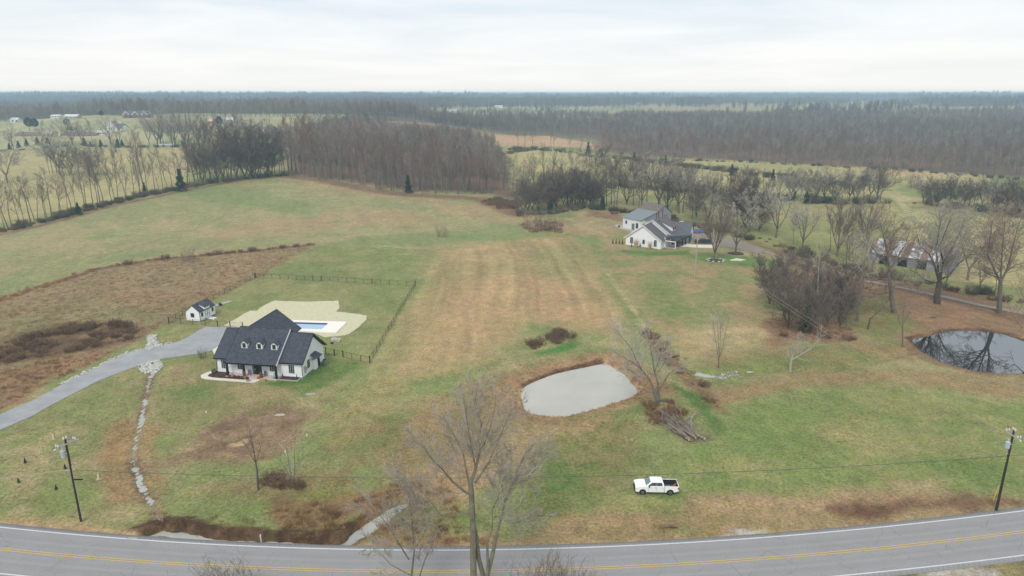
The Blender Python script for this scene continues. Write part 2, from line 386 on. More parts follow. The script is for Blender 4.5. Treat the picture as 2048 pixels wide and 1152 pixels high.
# lawns round the white house
zone(None, (140,140,90), (118,132,76), 1.0, n=8, jit=.5, world=YARD)
zone([(660,555),(880,500),(831,572),(790,640),(700,600)], (136,138,86), (120,134,78), 3, n=7)
strip([(510,556),(622,491)], 1.3, (132,110,80), (146,122,88)); strip([(338,648),(510,556)], 1.2, (150,132,92), (134,120,82))
zone([(290,690),(330,645),(450,655),(400,662),(350,684),(322,694)], (150,144,96), (122,134,76), 1, n=3)
zone([(0,865),(200,764),(290,735),(300,760),(260,900),(270,960),(320,1050),(250,1075),(0,1040)], (150,140,98), (124,132,78), 1.5, n=5)
zone([(330,730),(430,710),(440,765),(600,770),(560,820),(420,850),(300,880),(300,780)], (150,138,96), (128,132,80), 1.5, n=5)
zone([(0,900),(60,870),(180,800),(240,770),(290,740),(280,752),(200,800),(120,850),(80,880)], (116,134,70), (128,138,78), 2, n=4, strength=.7, jit=2)
zone([(340,785),(400,775),(430,790),(380,802)], (112,134,72), (124,138,78), 1.5, jit=1.5, strength=.8)
zone([(80,950),(160,940),(200,975),(180,1010),(110,1020),(70,985)], (120,138,72), (130,140,80), 2, jit=2, strength=.7)
zone([(400,1010),(470,970),(520,950),(560,990),(590,1000),(560,1040),(450,1050)], (114,134,70), (134,140,82), 2, n=3, jit=2, strength=.8)
zone([(600,770),(620,748),(652,716),(740,728),(700,745),(650,770),(610,790),(560,772)], (92,120,58), (112,130,68), 1.5, n=3, jit=1.5)
zone([(560,760),(606,758),(650,722),(660,735),(620,765),(560,775),(520,768)], (84,116,54), (100,124,62), .7, n=2, jit=.6)
strip([(245,850),(235,900),(238,940),(262,985)], 3.2, (164,122,84), (150,118,82), strength=.7)
strip([(300,860),(290,900),(292,940),(310,985)], 2.0, (160,124,86), (150,124,88), strength=.6)
strip(None, 1.0, (150,128,96), (120,100,76), world=CHAN, jit=.3)
# bare brown patch and creek banks
zone([(350,925),(360,890),(400,860),(470,830),(560,820),(600,835),(600,870),(560,900),(520,930),(420,925)], (132,106,84), (150,128,98), 3, n=2.5, jit=4)
zone([(400,870),(450,840),(540,822),(580,850),(540,900),(440,905)], (108,86,70), (128,102,82), 2, n=2, jit=2, noise=(.42,.55))
zone([(370,900),(440,870),(560,830),(590,860),(540,925)], (184,156,118), (172,146,112), 2, n=2, jit=2, noise=(.52,.58))
zone([(420,960),(600,930),(720,920),(700,960),(560,1000),(440,1005)], (146,124,92), (134,120,84), 2, n=3, jit=3, strength=.7)
zone([(540,1000),(700,985),(730,1020),(690,1060),(620,1075),(560,1065),(540,1040)], (112,88,58), (134,112,74), 1.5, n=2, jit=2)
zone([(590,960),(640,940),(720,950),(730,990),(660,1010),(600,1000)], (120,122,68), (140,112,76), 2, n=3, jit=3, strength=.8)
strip(None, 3.2, (98,78,54), (120,94,66), world=CREEK, n=1.5, jit=.9)
strip(None, 1.3, (74,56,42), (96,74,54), world=offset(CREEK, 1.5), n=1.2, jit=.7)
zone([(250,1080),(300,1075),(400,1088),(520,1092),(620,1098),(720,1095),(850,1080),(1000,1060),(1000,1110),(700,1112),(500,1104),(260,1086)], (184,156,112), (164,138,98), 1.0, n=1.2, jit=1.0)
strip([(0,1047),(120,1060),(260,1078),(400,1094),(600,1104),(900,1104),(1200,1090),(1500,1072),(1774,1050),(2048,1032)], 1.8, (176,150,108), (156,134,96), n=1.0, jit=.8)
zone([(700,1000),(800,960),(900,980),(900,1090),(760,1095),(720,1060)], (150,112,78), (128,108,70), 2, n=2.5, jit=3, strength=.85)
zone([(780,1000),(900,1000),(980,1020),(980,1060),(850,1065),(790,1040)], (110,128,66), (130,122,76), 2, n=2.5, jit=2, strength=.8)
zone([(700,850),(820,830),(960,760),(1040,780),(1040,850),(960,930),(860,1000),(740,960)], (150,122,88), (134,118,80), 4, n=4, jit=4, strength=.85)
zone([(640,900),(700,840),(800,830),(820,870),(720,930)], (112,118,70), (134,112,80), 3, n=3, jit=3, strength=.75)
zone([(640,870),(700,780),(840,700),(880,720),(780,800),(700,890)], (160,142,94), (146,140,88), 4, n=6, strength=.7)
# tan mown strip in the middle
zone([(880,500),(1020,480),(1150,470),(1185,500),(1210,560),(1260,640),(1240,690),(1180,650),(1060,640),(960,720),(900,740),(790,760),(760,730),(810,620),(850,560)], (170,146,104), (152,140,94), 4, n=14, jit=4)
zone([(930,560),(1060,550),(1180,590),(1240,630),(1200,665),(1060,640),(960,700),(860,680),(880,600)], (180,146,108), (168,144,102), 5, n=7, jit=4, strength=.8)
zone([(1060,500),(1170,490),(1190,540),(1130,570),(1070,550)], (138,140,88), (146,142,94), 5, strength=.6)
strip([(886,500),(850,570),(790,660),(740,760)], 1.6, (170,156,108), (156,148,100), strength=.5)
for i in range(0):
    u = 880+i*24; strip([(u,505),(u+(u-1020)*.25-10,620),(u+(u-1020)*.55-30,720)], .55, (184,160,116), (176,152,108), strength=.35, jit=.6)
strip([(1188,470),(1215,540),(1260,620),(1300,670),(1345,730)], 3.0, (118,134,76), (136,140,90), strength=.75)
strip([(1215,545),(1270,625),(1330,700)], 1.0, (184,164,118), (160,150,102), strength=.7)
strip([(1300,670),(1345,725),(1395,775),(1450,820)], 2.4, (120,100,74), (136,114,82), n=1.5)
zone([(1350,775),(1400,790),(1450,850),(1480,900),(1440,880),(1400,830)], (86,118,56), (106,128,66), 1.5, n=2, jit=1.5)
# pasture round the second house
zone([(1190,470),(1250,440),(1350,505),(1570,515),(1560,560),(1540,640),(1560,700),(1450,740),(1390,730),(1300,640),(1240,570)], (156,138,98), (126,136,82), 3, n=7, jit=3)
zone([(1390,505),(1460,510),(1560,518),(1540,535),(1420,530),(1380,515)], (100,130,64), (116,134,72), 2, n=5)
zone([(1240,500),(1330,505),(1380,500),(1380,510),(1300,512),(1240,505)], (96,126,62), (112,132,70), 1, jit=1)
zone([(1280,560),(1360,570),(1390,620),(1330,640),(1290,600)], (112,132,70), (134,138,84), 3, n=4, strength=.8)
zone([(1340,690),(1400,660),(1520,640),(1560,680),(1450,700),(1360,720)], (182,160,118), (160,146,100), 3, n=3, jit=3, strength=.8)
zone([(1130,440),(1180,420),(1270,425),(1250,450),(1200,470),(1150,465)], (170,146,112), (150,136,98), 3, n=5, jit=3, strength=.8)
zone([(1050,450),(1130,440),(1180,475),(1120,462),(1050,465)], (166,140,108), (150,124,94), 2, n=4, jit=3, strength=.8)
zone([(1180,420),(1250,430),(1240,440),(1170,432)], (130,100,80), (140,112,88), 2, strength=.8)
zone([(1500,705),(1640,690),(1800,690),(1830,700),(1700,735),(1560,745),(1430,745),(1400,735)], (112,124,66), (146,122,86), 2, n=4, jit=2, strength=.8)
zone([(1420,780),(1560,750),(1720,735),(1850,740),(2048,760),(2048,800),(1800,770),(1600,780),(1450,810)], (152,124,90), (146,130,90), 2, n=6, jit=2, strength=.85)
# leaf litter under the right-hand trees
zone([(1590,515),(1700,545),(1900,580),(2048,625),(2100,680),(2048,700),(1980,655),(1880,655),(1830,668),(1780,655),(1700,650),(1560,640),(1540,700),(1600,660),(1560,560)], (152,118,90), (136,112,82), 2, n=4, jit=3)
zone([(1700,600),(1790,590),(1800,640),(1840,650),(1760,690),(1700,650)], (112,128,66), (132,122,76), 2, n=3, jit=3, strength=.8)
zone([(1540,640),(1620,640),(1700,660),(1720,680),(1660,690),(1560,675),(1530,655)], (142,110,86), (126,98,78), 1.5, n=2, jit=2)
zone([(1650,680),(1800,680),(1850,715),(1820,720),(1700,705),(1640,695)], (156,122,90), (136,124,80), 2, n=2, jit=3, strength=.7)
for w_, a_, b_ in ((4.2, (152,122,94), (136,110,84)), (1.5, (92,68,52), (120,88,64))):
    strip(None, w_, a_, b_, world=POND2+[POND2[0]], n=1.5, jit=1)
strip([(1500,480),(1600,520),(1750,565),(1900,598),(2048,640)], 4.5, (132,100,78), (116,92,72), strength=.8, n=2)
# round the mud pond
for w_, a_, b_ in ((7.5, (158,126,92), (140,118,84)), (3.2, (150,118,90), (166,138,104)), (1.2, (132,100,76), (172,146,112))):
    strip(None, w_, a_, b_, world=POND1+[POND1[0]], n=2, jit=1.6)
strip([(1046,770),(1075,757),(1120,741),(1160,732),(1200,722)], 1.0, (92,66,52), (110,82,62), n=1, jit=.5)
zone([(1065,705),(1110,695),(1150,680),(1158,690),(1140,705),(1080,712)], (70,124,56), (86,128,62), 1, jit=1)
zone([(1230,825),(1290,790),(1310,800),(1290,830),(1240,860),(1180,870)], (90,122,58), (120,128,74), 2, n=2, jit=2, strength=.85)
zone([(1040,870),(1160,840),(1280,850),(1300,900),(1260,960),(1180,1020),(1060,1060),(1010,1010),(1010,920)], (116,122,68), (140,128,86), 3, n=3, jit=4)
zone([(1070,940),(1150,940),(1160,985),(1100,1010),(1060,990)], (84,122,60), (108,126,70), 3, n=3, jit=3, strength=.8)
zone([(820,940),(1000,850),(1200,845),(1100,880),(1000,960),(900,1010)], (166,134,98), (150,128,92), 3, n=3, jit=3, strength=.8)
# bright lawn lower right
zone([(1460,820),(1640,780),(1800,775),(2048,805),(2200,830),(2200,1000),(2048,990),(1850,985),(1600,1010),(1300,1030),(1200,1020),(1290,960),(1380,890),(1450,860)], (140,142,86), (114,134,72), 3, n=6, jit=4)
zone([(1560,830),(1800,850),(2000,900),(2040,930),(1850,925),(1650,880)], (156,146,96), (138,140,86), 4, n=4, jit=3, strength=.8)
zone([(1800,905),(1900,895),(2048,930),(2048,970),(1900,960),(1780,930)], (104,130,66), (116,134,72), 3, n=4, jit=3, strength=.8)
zone([(1460,830),(1540,800),(1640,830),(1620,940),(1540,900),(1480,880)], (112,136,70), (130,142,80), 3, n=3, jit=3, strength=.8)
zone([(1380,1000),(1500,985),(1700,985),(1850,985),(2048,985),(2100,1020),(2048,1035),(1800,1050),(1600,1065),(1380,1075)], (166,140,104), (146,130,90), 2, n=2.5, jit=2)
zone([(1660,1015),(1750,1005),(1860,995),(1960,985),(2060,1000),(2060,1020),(1900,1020),(1800,1035),(1690,1035)], (108,80,62), (128,98,76), 1.5, n=1.5, jit=2)
zone([(1780,965),(1860,955),(1900,965),(1880,985),(1800,985)], (176,152,116), (160,140,104), 1.5, n=1.5, jit=2, strength=.8)
zone([(1180,1020),(1380,1020),(1560,1050),(1500,1066),(1200,1085),(1000,1095),(1050,1060)], (160,136,96), (140,124,84), 2, n=2, jit=2)
# this side of the road
zone([(-100,1160),(0,1148),(300,1170),(800,1200),(1500,1165),(2048,1122),(2100,1130),(2100,1260),(-100,1260)], (124,118,78), (150,134,96), .6, n=1.5, jit=.5)
zone([(1850,1140),(1920,1133),(1990,1142),(2010,1170),(1840,1180)], (172,168,160), (150,140,122), .6, n=1, jit=.8)
# fields beyond the hedgerows
zone([(-150,310),(20,302),(150,291),(370,295),(380,340),(375,372),(260,400),(120,420),(0,450),(-150,480)], (172,160,112), (156,152,102), 4, n=30, jit=5)
zone([(330,325),(380,315),(380,345),(330,345)], (176,146,110), (166,142,106), 5, strength=.8)
zone([(1000,300),(1060,299),(1250,318),(1500,345),(1750,380),(1960,420),(1780,405),(1500,380),(1240,345),(1100,345),(1040,340)], (176,164,112), (160,156,102), 4, n=30, jit=5)
zone([(1300,318),(1500,322),(1750,335),(1970,350),(1980,362),(1900,368),(1800,372),(1780,395),(1820,405),(1830,420),(2048,440),(2048,580),(1900,560),(1760,440),(1700,420),(1770,400),(1640,365),(1400,338)], (172,160,110), (154,150,98), 4, n=30, jit=5)
zone([(1720,342),(1860,342),(1880,352),(1760,352)], (190,160,116), (182,152,110), 5, strength=.8)
zone([(1040,370),(1240,420),(1500,440),(1760,440),(1900,560),(1600,510),(1360,440),(1180,420)], (150,148,94), (136,142,86), 4, n=20)
strip([(1796,402),(1815,425),(1850,450),(1880,475)], 3.0, (122,138,76), (130,140,84)); strip([(1794,402),(1813,425),(1848,450)], .9, (184,172,128), (176,166,122)); strip([(1802,402),(1822,425),(1858,450)], .9, (184,172,128), (176,166,122))
zone([(1785,396),(1835,398),(1830,404),(1790,402)], (190,172,136), (184,166,130), 1.5, jit=1)
zone([(980,270),(1100,272),(1200,290),(1190,298),(1000,292)], (186,150,118), (176,146,112), 4, n=20)
zone([(-300,240),(0,240),(250,232),(700,222),(760,232),(640,246),(590,262),(575,300),(370,294),(0,303),(-300,310)], (168,164,124), (144,150,106), 6, n=25, jit=8)
zone([(860,215),(1150,208),(1200,222),(1180,236),(950,240),(850,232)], (160,160,120), (146,150,108), 10, n=40, jit=8)
# forest floors
for p in ([(575,350),(580,300),(620,245),(950,260),(1000,300),(1020,345),(1040,400),(990,388),(820,380),(700,364)], [(1190,300),(1500,322),(1750,336),(2048,355),(2300,350),(2300,230),(1200,240)]):
    zone(p, (124,96,80), (104,88,76), 6, n=20, jit=6)
zone([(294,673),(303,669),(313,671),(313,683),(325,690),(300,701),(286,699),(297,688)], (120,114,104), (104,98,90), .3, jit=.3)  # ground under the riprap painted dark, shading the gaps between stones
zone([(276,731),(290,727),(319,720),(327,733),(316,744),(309,750),(302,746),(292,747),(281,743)], (120,114,104), (104,98,90), .3, jit=.3)
zone([(1440,1072),(1470,1064),(1530,1062),(1525,1070),(1470,1076)], (186,182,176), (160,150,132), .4, n=1, jit=.6)
zone([(1315,1052),(1340,1044),(1366,1050),(1360,1062),(1325,1062)], (110,80,54), (150,112,72), .4, n=.8, jit=.6)
# swaths left by the mower in the middle field
_cw = sstep(3, -6, sdist(X, Y, GP([(880,500),(1020,480),(1150,470),(1185,500),(1210,560),(1260,640),(1240,690),(1180,650),(1060,640),(960,720),(900,740),(790,760),(760,730),(810,620),(850,560)])))
_xw = X+.05*(Y-150)+5*fbm(X/40, Y/50, 91, 2)
_sw = .6*(vnoise(_xw/1.15, Y/28, 92)-.5)+.7*(vnoise(_xw/2.9, Y/45, 93)-.5)
COL *= (1+.42*_sw*_cw)[:, None]
_fw = sstep(60, 120, DD)*sstep(520, 380, DD)*(1-_cw)
COL *= (1+.13*(vnoise((X*.94+Y*.34)/3.4, (Y*.94-X*.34)/40, 94)-.5)*_fw)[:, None]
_l = COL.mean(1)[:, None]; COL = COL*.84+_l*.16*np.array([1.03, 1.0, .93])
me = bpy.data.meshes.new('ground'); ny, nx = sh
me.vertices.add(len(X)); me.vertices.foreach_set('co', np.stack([X, Y, Z], 1).astype(np.float32).ravel())
ii = (np.arange(ny-1)[:, None]*nx+np.arange(nx-1)[None, :]).ravel(); F = np.stack([ii, ii+1, ii+nx+1, ii+nx], 1).astype(np.int32)
me.loops.add(F.size); me.loops.foreach_set('vertex_index', F.ravel()); me.polygons.add(len(F)); me.polygons.foreach_set('loop_start', np.arange(0, F.size, 4, dtype=np.int32))
me.polygons.foreach_set('use_smooth', np.ones(len(F), bool)); me.update(calc_edges=True)
ca = me.color_attributes.new('cover', 'FLOAT_COLOR', 'POINT'); ca.data.foreach_set('color', np.concatenate([COL, np.ones((len(X), 1))], 1).astype(np.float32).ravel())
ground = bpy.data.objects.new('ground', me); C.objects.link(ground); tag(ground, kind='structure')
print('ground faces', len(F))
# height lookup on the built surface
def hz(x, y):
    i = int(np.clip(np.searchsorted(XS, x)-1, 0, len(XS)-2)); j = int(np.clip(np.searchsorted(YS, y)-1, 0, len(YS)-2))
    a = (x-XS[i])/(XS[i+1]-XS[i]); b = (y-YS[j])/(YS[j+1]-YS[j]); ZZ = Z.reshape(sh)
    return float((ZZ[j,i]*(1-a)+ZZ[j,i+1]*a)*(1-b)+(ZZ[j+1,i]*(1-a)+ZZ[j+1,i+1]*a)*b)
def gmat():
    m = bpy.data.materials.new('ground_cover'); m.use_nodes = True; t = m.node_tree; n = t.nodes; l = t.links; p = n['Principled BSDF']
    p.inputs['Roughness'].default_value = .95; p.inputs['Specular IOR Level'].default_value = .1
    at = n.new('ShaderNodeAttribute'); at.attribute_name = 'cover'; co = n.new('ShaderNodeTexCoord')
    def noise(s, d, r, stretch=None, dist=0):
        v = co.outputs['Object']
        if stretch:
            mp = n.new('ShaderNodeMapping'); mp.inputs['Scale'].default_value = stretch; l.new(v, mp.inputs[0]); v = mp.outputs[0]
        z = n.new('ShaderNodeTexNoise'); z.inputs['Scale'].default_value = s; z.inputs['Detail'].default_value = d; z.inputs['Roughness'].default_value = r; z.inputs['Distortion'].default_value = dist
        l.new(v, z.inputs['Vector']); return z.outputs['Fac']
    def rng(f, a, b, c, d):
        r = n.new('ShaderNodeMapRange'); r.inputs['From Min'].default_value = a; r.inputs['From Max'].default_value = b; r.inputs['To Min'].default_value = c; r.inputs['To Max'].default_value = d; l.new(f, r.inputs['Value']); return r.outputs[0]
    def mul(a, b):
        k = n.new('ShaderNodeMath'); k.operation = 'MULTIPLY'; l.new(a, k.inputs[0]); l.new(b, k.inputs[1]); return k.outputs[0]
    f = mul(rng(noise(.55, 5, .7, (1,.8,1)), .3, .7, .80, 1.22), rng(noise(2.3, 8, .9), .34, .66, .35, 1.72))
    f = mul(f, rng(noise(.09, 4, .6, dist=1), .3, .7, .90, 1.10))
    # short dry tufts and green tufts
    hs = n.new('ShaderNodeMixRGB'); hs.blend_type = 'MULTIPLY'; hs.inputs[2].default_value = (.90, 1.0, .76, 1); l.new(at.outputs['Color'], hs.inputs[1]); l.new(rng(noise(.42, 6, .75), .46, .60, 0, .85), hs.inputs[0])
    h2 = n.new('ShaderNodeMixRGB'); h2.blend_type = 'MULTIPLY'; h2.inputs[2].default_value = (1.26, 1.13, 1.0, 1); l.new(hs.outputs[0], h2.inputs[1]); l.new(rng(noise(2.1, 8, .9), .50, .62, 0, 1.0), h2.inputs[0])
    vm = n.new('ShaderNodeVectorMath'); vm.operation = 'SCALE'; l.new(h2.outputs[0], vm.inputs[0]); l.new(f, vm.inputs['Scale']); l.new(vm.outputs[0], p.inputs['Base Color'])
    bn = n.new('ShaderNodeBump'); bn.inputs['Strength'].default_value = .75; bn.inputs['Distance'].default_value = .12; l.new(noise(2.6, 4, .7), bn.inputs['Height']); l.new(bn.outputs[0], p.inputs['Normal'])
    return m
me.materials.append(gmat())
# ------------------------------------------------------------------ water
def water(name, col, rough, bump=.0, scale=1.0, var=.1):
    m = mat(name, col, rough, var, .12, spec=.5); p = m.node_tree.nodes['Principled BSDF']; p.inputs['IOR'].default_value = 1.33
    if bump:
        n = m.node_tree.nodes; l = m.node_tree.links; co = n.new('ShaderNodeTexCoord'); z = n.new('ShaderNodeTexNoise'); z.inputs['Scale'].default_value = scale; z.inputs['Detail'].default_value = 2
        l.new(co.outputs['Object'], z.inputs['Vector']); b = n.new('ShaderNodeBump'); b.inputs['Strength'].default_value = .3; b.inputs['Distance'].default_value = bump; l.new(z.outputs['Fac'], b.inputs['Height']); l.new(b.outputs[0], p.inputs['Normal'])
    return m
def sheet(name, poly, z, m, grow=0, kind='structure', parent=None):
    cx = sum(p[0] for p in poly)/len(poly); cy = sum(p[1] for p in poly)/len(poly)
    pts = [((p[0]-cx)*(1+grow)+cx, (p[1]-cy)*(1+grow)+cy) for p in poly]
    b = MB().prism(pts, z-.05, z); o = b.build(name, m, parent); tag(o, kind=kind); return o
sheet('pond_water', POND1, -.34, water('murky_water', sr(180,176,166,1.06), .07, .006, 1.2, .10), .10)
p2 = water('dark_water', (.012, .016, .022), .02, .004, 1.2, .2); p2.node_tree.nodes['Principled BSDF'].inputs['Specular IOR Level'].default_value = 1.0
p2.node_tree.nodes['Principled BSDF'].inputs['IOR'].default_value = 2.3
sheet('pond_water', POND2, -.34, p2, .10)
def ribbon(name, line, w0, w1, z, m, th=.0, follow=False, parent=None):
    a = offset(line, w0); b = offset(line, w1); n = len(line); mb = MB(); vs = []
    zz = [(hz(*line[i])+z if follow else z) for i in range(n)]
    top = [(*a[i], zz[i]) for i in range(n)]+[(*b[i], zz[i]) for i in range(n)]
    fs = [(i, i+1, n+i+1, n+i) for i in range(n-1)]
    if th:
        bot = [(x, y, q-th) for x, y, q in top]; top = top+bot; k = 2*n
        fs += [(i+k, n+i+k, n+i+1+k, i+1+k) for i in range(n-1)]+[(i, i+k, i+1+k, i+1) for i in range(n-1)]+[(n+i, n+i+1, n+i+1+k, n+i+k) for i in range(n-1)]
        fs += [(0, n, n+k, k), (n-1, n-1+k, 2*n-1+k, 2*n-1)]
    mb.add(top, fs); o = mb.build(name, m, parent, fix=bool(th)); return o
def dens(line, step=1.0):
    out = []
    for (ax, ay), (bx, by) in zip(line[:-1], line[1:]):
        k = max(1, int(math.hypot(bx-ax, by-ay)/step)); out += [(ax+(bx-ax)*i/k, ay+(by-ay)*i/k) for i in range(k)]
    out.append(line[-1]); return out
wm = water('creek_water_surface', sr(172,172,164), .12, .004, 4, .2)
tag(ribbon('creek_water', dens(CREEK, .8), 1.7, -1.7, -.88, wm), kind='structure')
tag(ribbon('creek_water', dens(CREEK_B[:3], .8), 2.0, -2.0, -.30, wm), kind='structure')
# ------------------------------------------------------------------ roads
def amat():
    m = mat('asphalt', sr(152,150,149), .9, .05, .35, .01, 30); t = m.node_tree; n = t.nodes; l = t.links; p = n['Principled BSDF']
    src = p.inputs['Base Color'].links[0].from_socket; at = n.new('ShaderNodeAttribute'); at.attribute_name = 'lane'
    co = n.new('ShaderNodeTexCoord'); nz = n.new('ShaderNodeTexNoise'); nz.inputs['Scale'].default_value = .6; nz.inputs['Detail'].default_value = 4; l.new(co.outputs['Object'], nz.inputs['Vector'])
    mv = n.new('ShaderNodeMixRGB'); mv.inputs[0].default_value = .35; l.new(co.outputs['Object'], mv.inputs[1]); l.new(nz.outputs['Color'], mv.inputs[2])
    mp = n.new('ShaderNodeMapping'); mp.inputs['Scale'].default_value = (.55, .9, 1); l.new(mv.outputs[0], mp.inputs[0])
    vo = n.new('ShaderNodeTexVoronoi'); vo.feature = 'DISTANCE_TO_EDGE'; vo.inputs['Scale'].default_value = .75; l.new(mp.outputs[0], vo.inputs['Vector'])
    r = n.new('ShaderNodeMapRange'); r.inputs['From Min'].default_value = .006; r.inputs['From Max'].default_value = .018; r.inputs['To Min'].default_value = .84; r.inputs['To Max'].default_value = 1; l.new(vo.outputs['Distance'], r.inputs['Value'])
    n2_ = n.new('ShaderNodeTexNoise'); n2_.inputs['Scale'].default_value = .25; l.new(co.outputs['Object'], n2_.inputs['Vector'])
    r2 = n.new('ShaderNodeMapRange'); r2.inputs['From Min'].default_value = .42; r2.inputs['From Max'].default_value = .58; l.new(n2_.outputs['Fac'], r2.inputs['Value'])
    mm = n.new('ShaderNodeMixRGB'); mm.inputs[1].default_value = (1,1,1,1); l.new(r2.outputs[0], mm.inputs[0]); l.new(r.outputs[0], mm.inputs[2])
    fn = n.new('ShaderNodeTexNoise'); fn.inputs['Scale'].default_value = 9; fn.inputs['Detail'].default_value = 3; l.new(co.outputs['Object'], fn.inputs['Vector'])
    r3 = n.new('ShaderNodeMapRange'); r3.inputs['From Min'].default_value = .3; r3.inputs['From Max'].default_value = .7; r3.inputs['To Min'].default_value = .86; r3.inputs['To Max'].default_value = 1.14; l.new(fn.outputs['Fac'], r3.inputs['Value'])
    a = n.new('ShaderNodeMixRGB'); a.blend_type = 'MULTIPLY'; a.inputs[0].default_value = 1; l.new(src, a.inputs[1]); l.new(mm.outputs[0], a.inputs[2])
    b = n.new('ShaderNodeMixRGB'); b.blend_type = 'MULTIPLY'; b.inputs[0].default_value = 1; l.new(a.outputs[0], b.inputs[1]); l.new(r3.outputs[0], b.inputs[2])
    c = n.new('ShaderNodeMixRGB'); c.blend_type = 'MULTIPLY'; c.inputs[0].default_value = 1; l.new(b.outputs[0], c.inputs[1]); l.new(at.outputs['Color'], c.inputs[2]); l.new(c.outputs[0], p.inputs['Base Color'])
    return m
def road_mesh():
    offs = [-4.35,-3.6,-3.0,-2.6,-2.1,-1.7,-1.2,-.9,-.3,0,.3,.9,1.2,1.7,2.1,2.6,3.0,3.6,4.35]
    wear = [.86,.97,1.0,.95,.92,1.03,.93,.97,1.0,.93,1.0,.97,.93,1.03,.92,.95,1.0,.97,.86]
    cols = []; V = []
    L = [offset(ROAD, o) for o in offs]; n = len(ROAD)
    for j, l_ in enumerate(L):
        for p in l_: V.append((*p, .08+.06*(1-abs(offs[j])/4.35))); cols.append(wear[j])
    Fq = [(j*n+i, j*n+i+1, (j+1)*n+i+1, (j+1)*n+i) for j in range(len(offs)-1) for i in range(n-1)]
    k = len(V); V += [(*p, -.3) for p in L[0]]+[(*p, -.3) for p in L[-1]]; cols += [.8]*(2*n)
    Fq += [(i, k+i, k+i+1, i+1) for i in range(n-1)]+[((len(offs)-1)*n+i, (len(offs)-1)*n+i+1, k+n+i+1, k+n+i) for i in range(n-1)]
    me = npmesh('road', V, Fq, amat(), True); a = me.color_attributes.new('lane', 'FLOAT_COLOR', 'POINT')
    a.data.foreach_set('color', np.array([(c, c, c, 1) for c in cols], np.float32).ravel())
    o = bpy.data.objects.new('road', me); C.objects.link(o); tag(o, kind='structure'); return o
road = road_mesh()
for f in me.polygons[:0]: pass
def hroad(o): return .08+.06*(1-abs(o)/4.35)
white = mat('road_paint_white', sr(206,208,208,1.05), .8, .10, 3); yellow = mat('road_paint_yellow', sr(206,170,92), .8, .14, 3)
def line_on_road(name, o, w, m):
    a = ribbon(name, ROAD, o+w/2, o-w/2, hroad(o)+.008, m); tag(a, kind='structure')
for o in (3.62, -3.62): line_on_road('edge_line', o, .16, white)
for o in (.16, -.16): line_on_road('centre_line', o, .12, yellow)
# rumble marks outside the edge lines
rm = mat('rumble_groove', sr(134,132,134), .9, .1, 3); mb = MB()
for side in (1, -1):
    l_ = dens(offset(ROAD, side*4.0), .55); l_ = [l_[i] for i in range(0, len(l_), 1)]
    for i in range(2, len(l_)-2):
        if vnoise(l_[i][0]/14, side*3, 4) < .35: continue
        a, b = l_[i], l_[i+1]; ex, ey = b[0]-a[0], b[1]-a[1]; L_ = math.hypot(ex, ey)
        if L_ < .2: continue
        ex, ey = ex/L_, ey/L_; q = [(a[0]+ex*s-ey*t, a[1]+ey*s+ex*t, hroad(4.0)+.006) for s, t in ((0,-.13),(.16,-.13),(.16,.13),(0,.13))]
        mb.add(q, [(0,1,2,3)])
tag(mb.build('rumble_strip', rm, fix=False), kind='structure')
gravel = mat('gravel', sr(160,160,161), .95, .17, .35, .03, 9, detail=8)
def densepoly(poly, step=1.0): return dens(poly+[poly[0]], step)[:-1]
def ground_patch(name, poly, m, lift, th=.15, res=1.2, jit=0):
    pp = densepoly(poly, 1.0); rng = random.Random(5)
    if jit: pp = [(x+rng.uniform(-jit, jit), y+rng.uniform(-jit, jit)) for x, y in pp]
    n = len(pp); vs = [(x, y, max(hz(x, y), -.1)+lift) for x, y in pp]+[(x, y, hz(x, y)-th) for x, y in pp]
    bm = bmesh.new(); bv = [bm.verts.new(v) for v in vs]; bm.faces.new(bv[:n])
    for i in range(n): bm.faces.new((bv[i], bv[i+n], bv[(i+1) % n+n], bv[(i+1) % n]))
    bmesh.ops.recalc_face_normals(bm, faces=bm.faces); bmesh.ops.triangulate(bm, faces=bm.faces)
    m_ = bpy.data.meshes.new(name); bm.to_mesh(m_); bm.free(); m_.materials.append(m); o = bpy.data.objects.new(name, m_); C.objects.link(o); return o
tag(ground_patch('gravel_driveway', DRIVE, gravel, .09, jit=.12), kind='structure')
fargravel = mat('farm_gravel', sr(146,134,122), .95, .08, .4)
FROAD = [G(1385,468), G(1420,470), G(1470,488), G(1525,504), G(1575,518), G(1650,540), G(1720,560), G(1800,575), G(1900,596), G(1980,615), G(2048,628), G(2150,655)]
tag(ribbon('gravel_lane', dens(FROAD, 2), 1.25, -1.25, .10, fargravel, .0, True), kind='structure')
tag(ground_patch('gravel_yard', GP([(1375,466),(1400,470),(1440,470),(1480,482),(1530,500),(1520,510),(1470,497),(1425,492),(1380,482)]), fargravel, .13, jit=.3), kind='structure')
# ------------------------------------------------------------------ bare trees
def bark(name, c, v=.22, orand=.15): return mat(name, c, .95, v, 1.5, .02, 6, objrand=orand, spec=.1)
M_TRUNK = bark('grey_bark', sr(118,111,101)); M_TWIG = bark('twig_bark', sr(140,124,112), .15, .22)
M_DTRUNK = bark('dark_bark', sr(96,88,80)); M_DTWIG = bark('dark_twig', sr(118,107,98), .15)
M_RTWIG = bark('russet_twig', sr(138,112,98), .2); M_PALE = bark('pale_bark', sr(206,200,190), .12); M_GTWIG = bark('silver_twig', sr(172,164,152), .15)
M_LICHEN = bark('lichen_bark', sr(126,120,106), .38)
M_BRUSH = bark('bramble', sr(128,106,88), .3, .2); M_STRAW = bark('dry_grass', sr(206,182,152), .25, .15); M_RUST = bark('rust_leaf', sr(140,108,84), .3, .2)
M_GREEN = mat('evergreen', sr(58,78,60), .9, .35, 1.2, objrand=.2); M_OLIVE = mat('olive_scrub', sr(84,92,66), .9, .3, 1.2, objrand=.2)
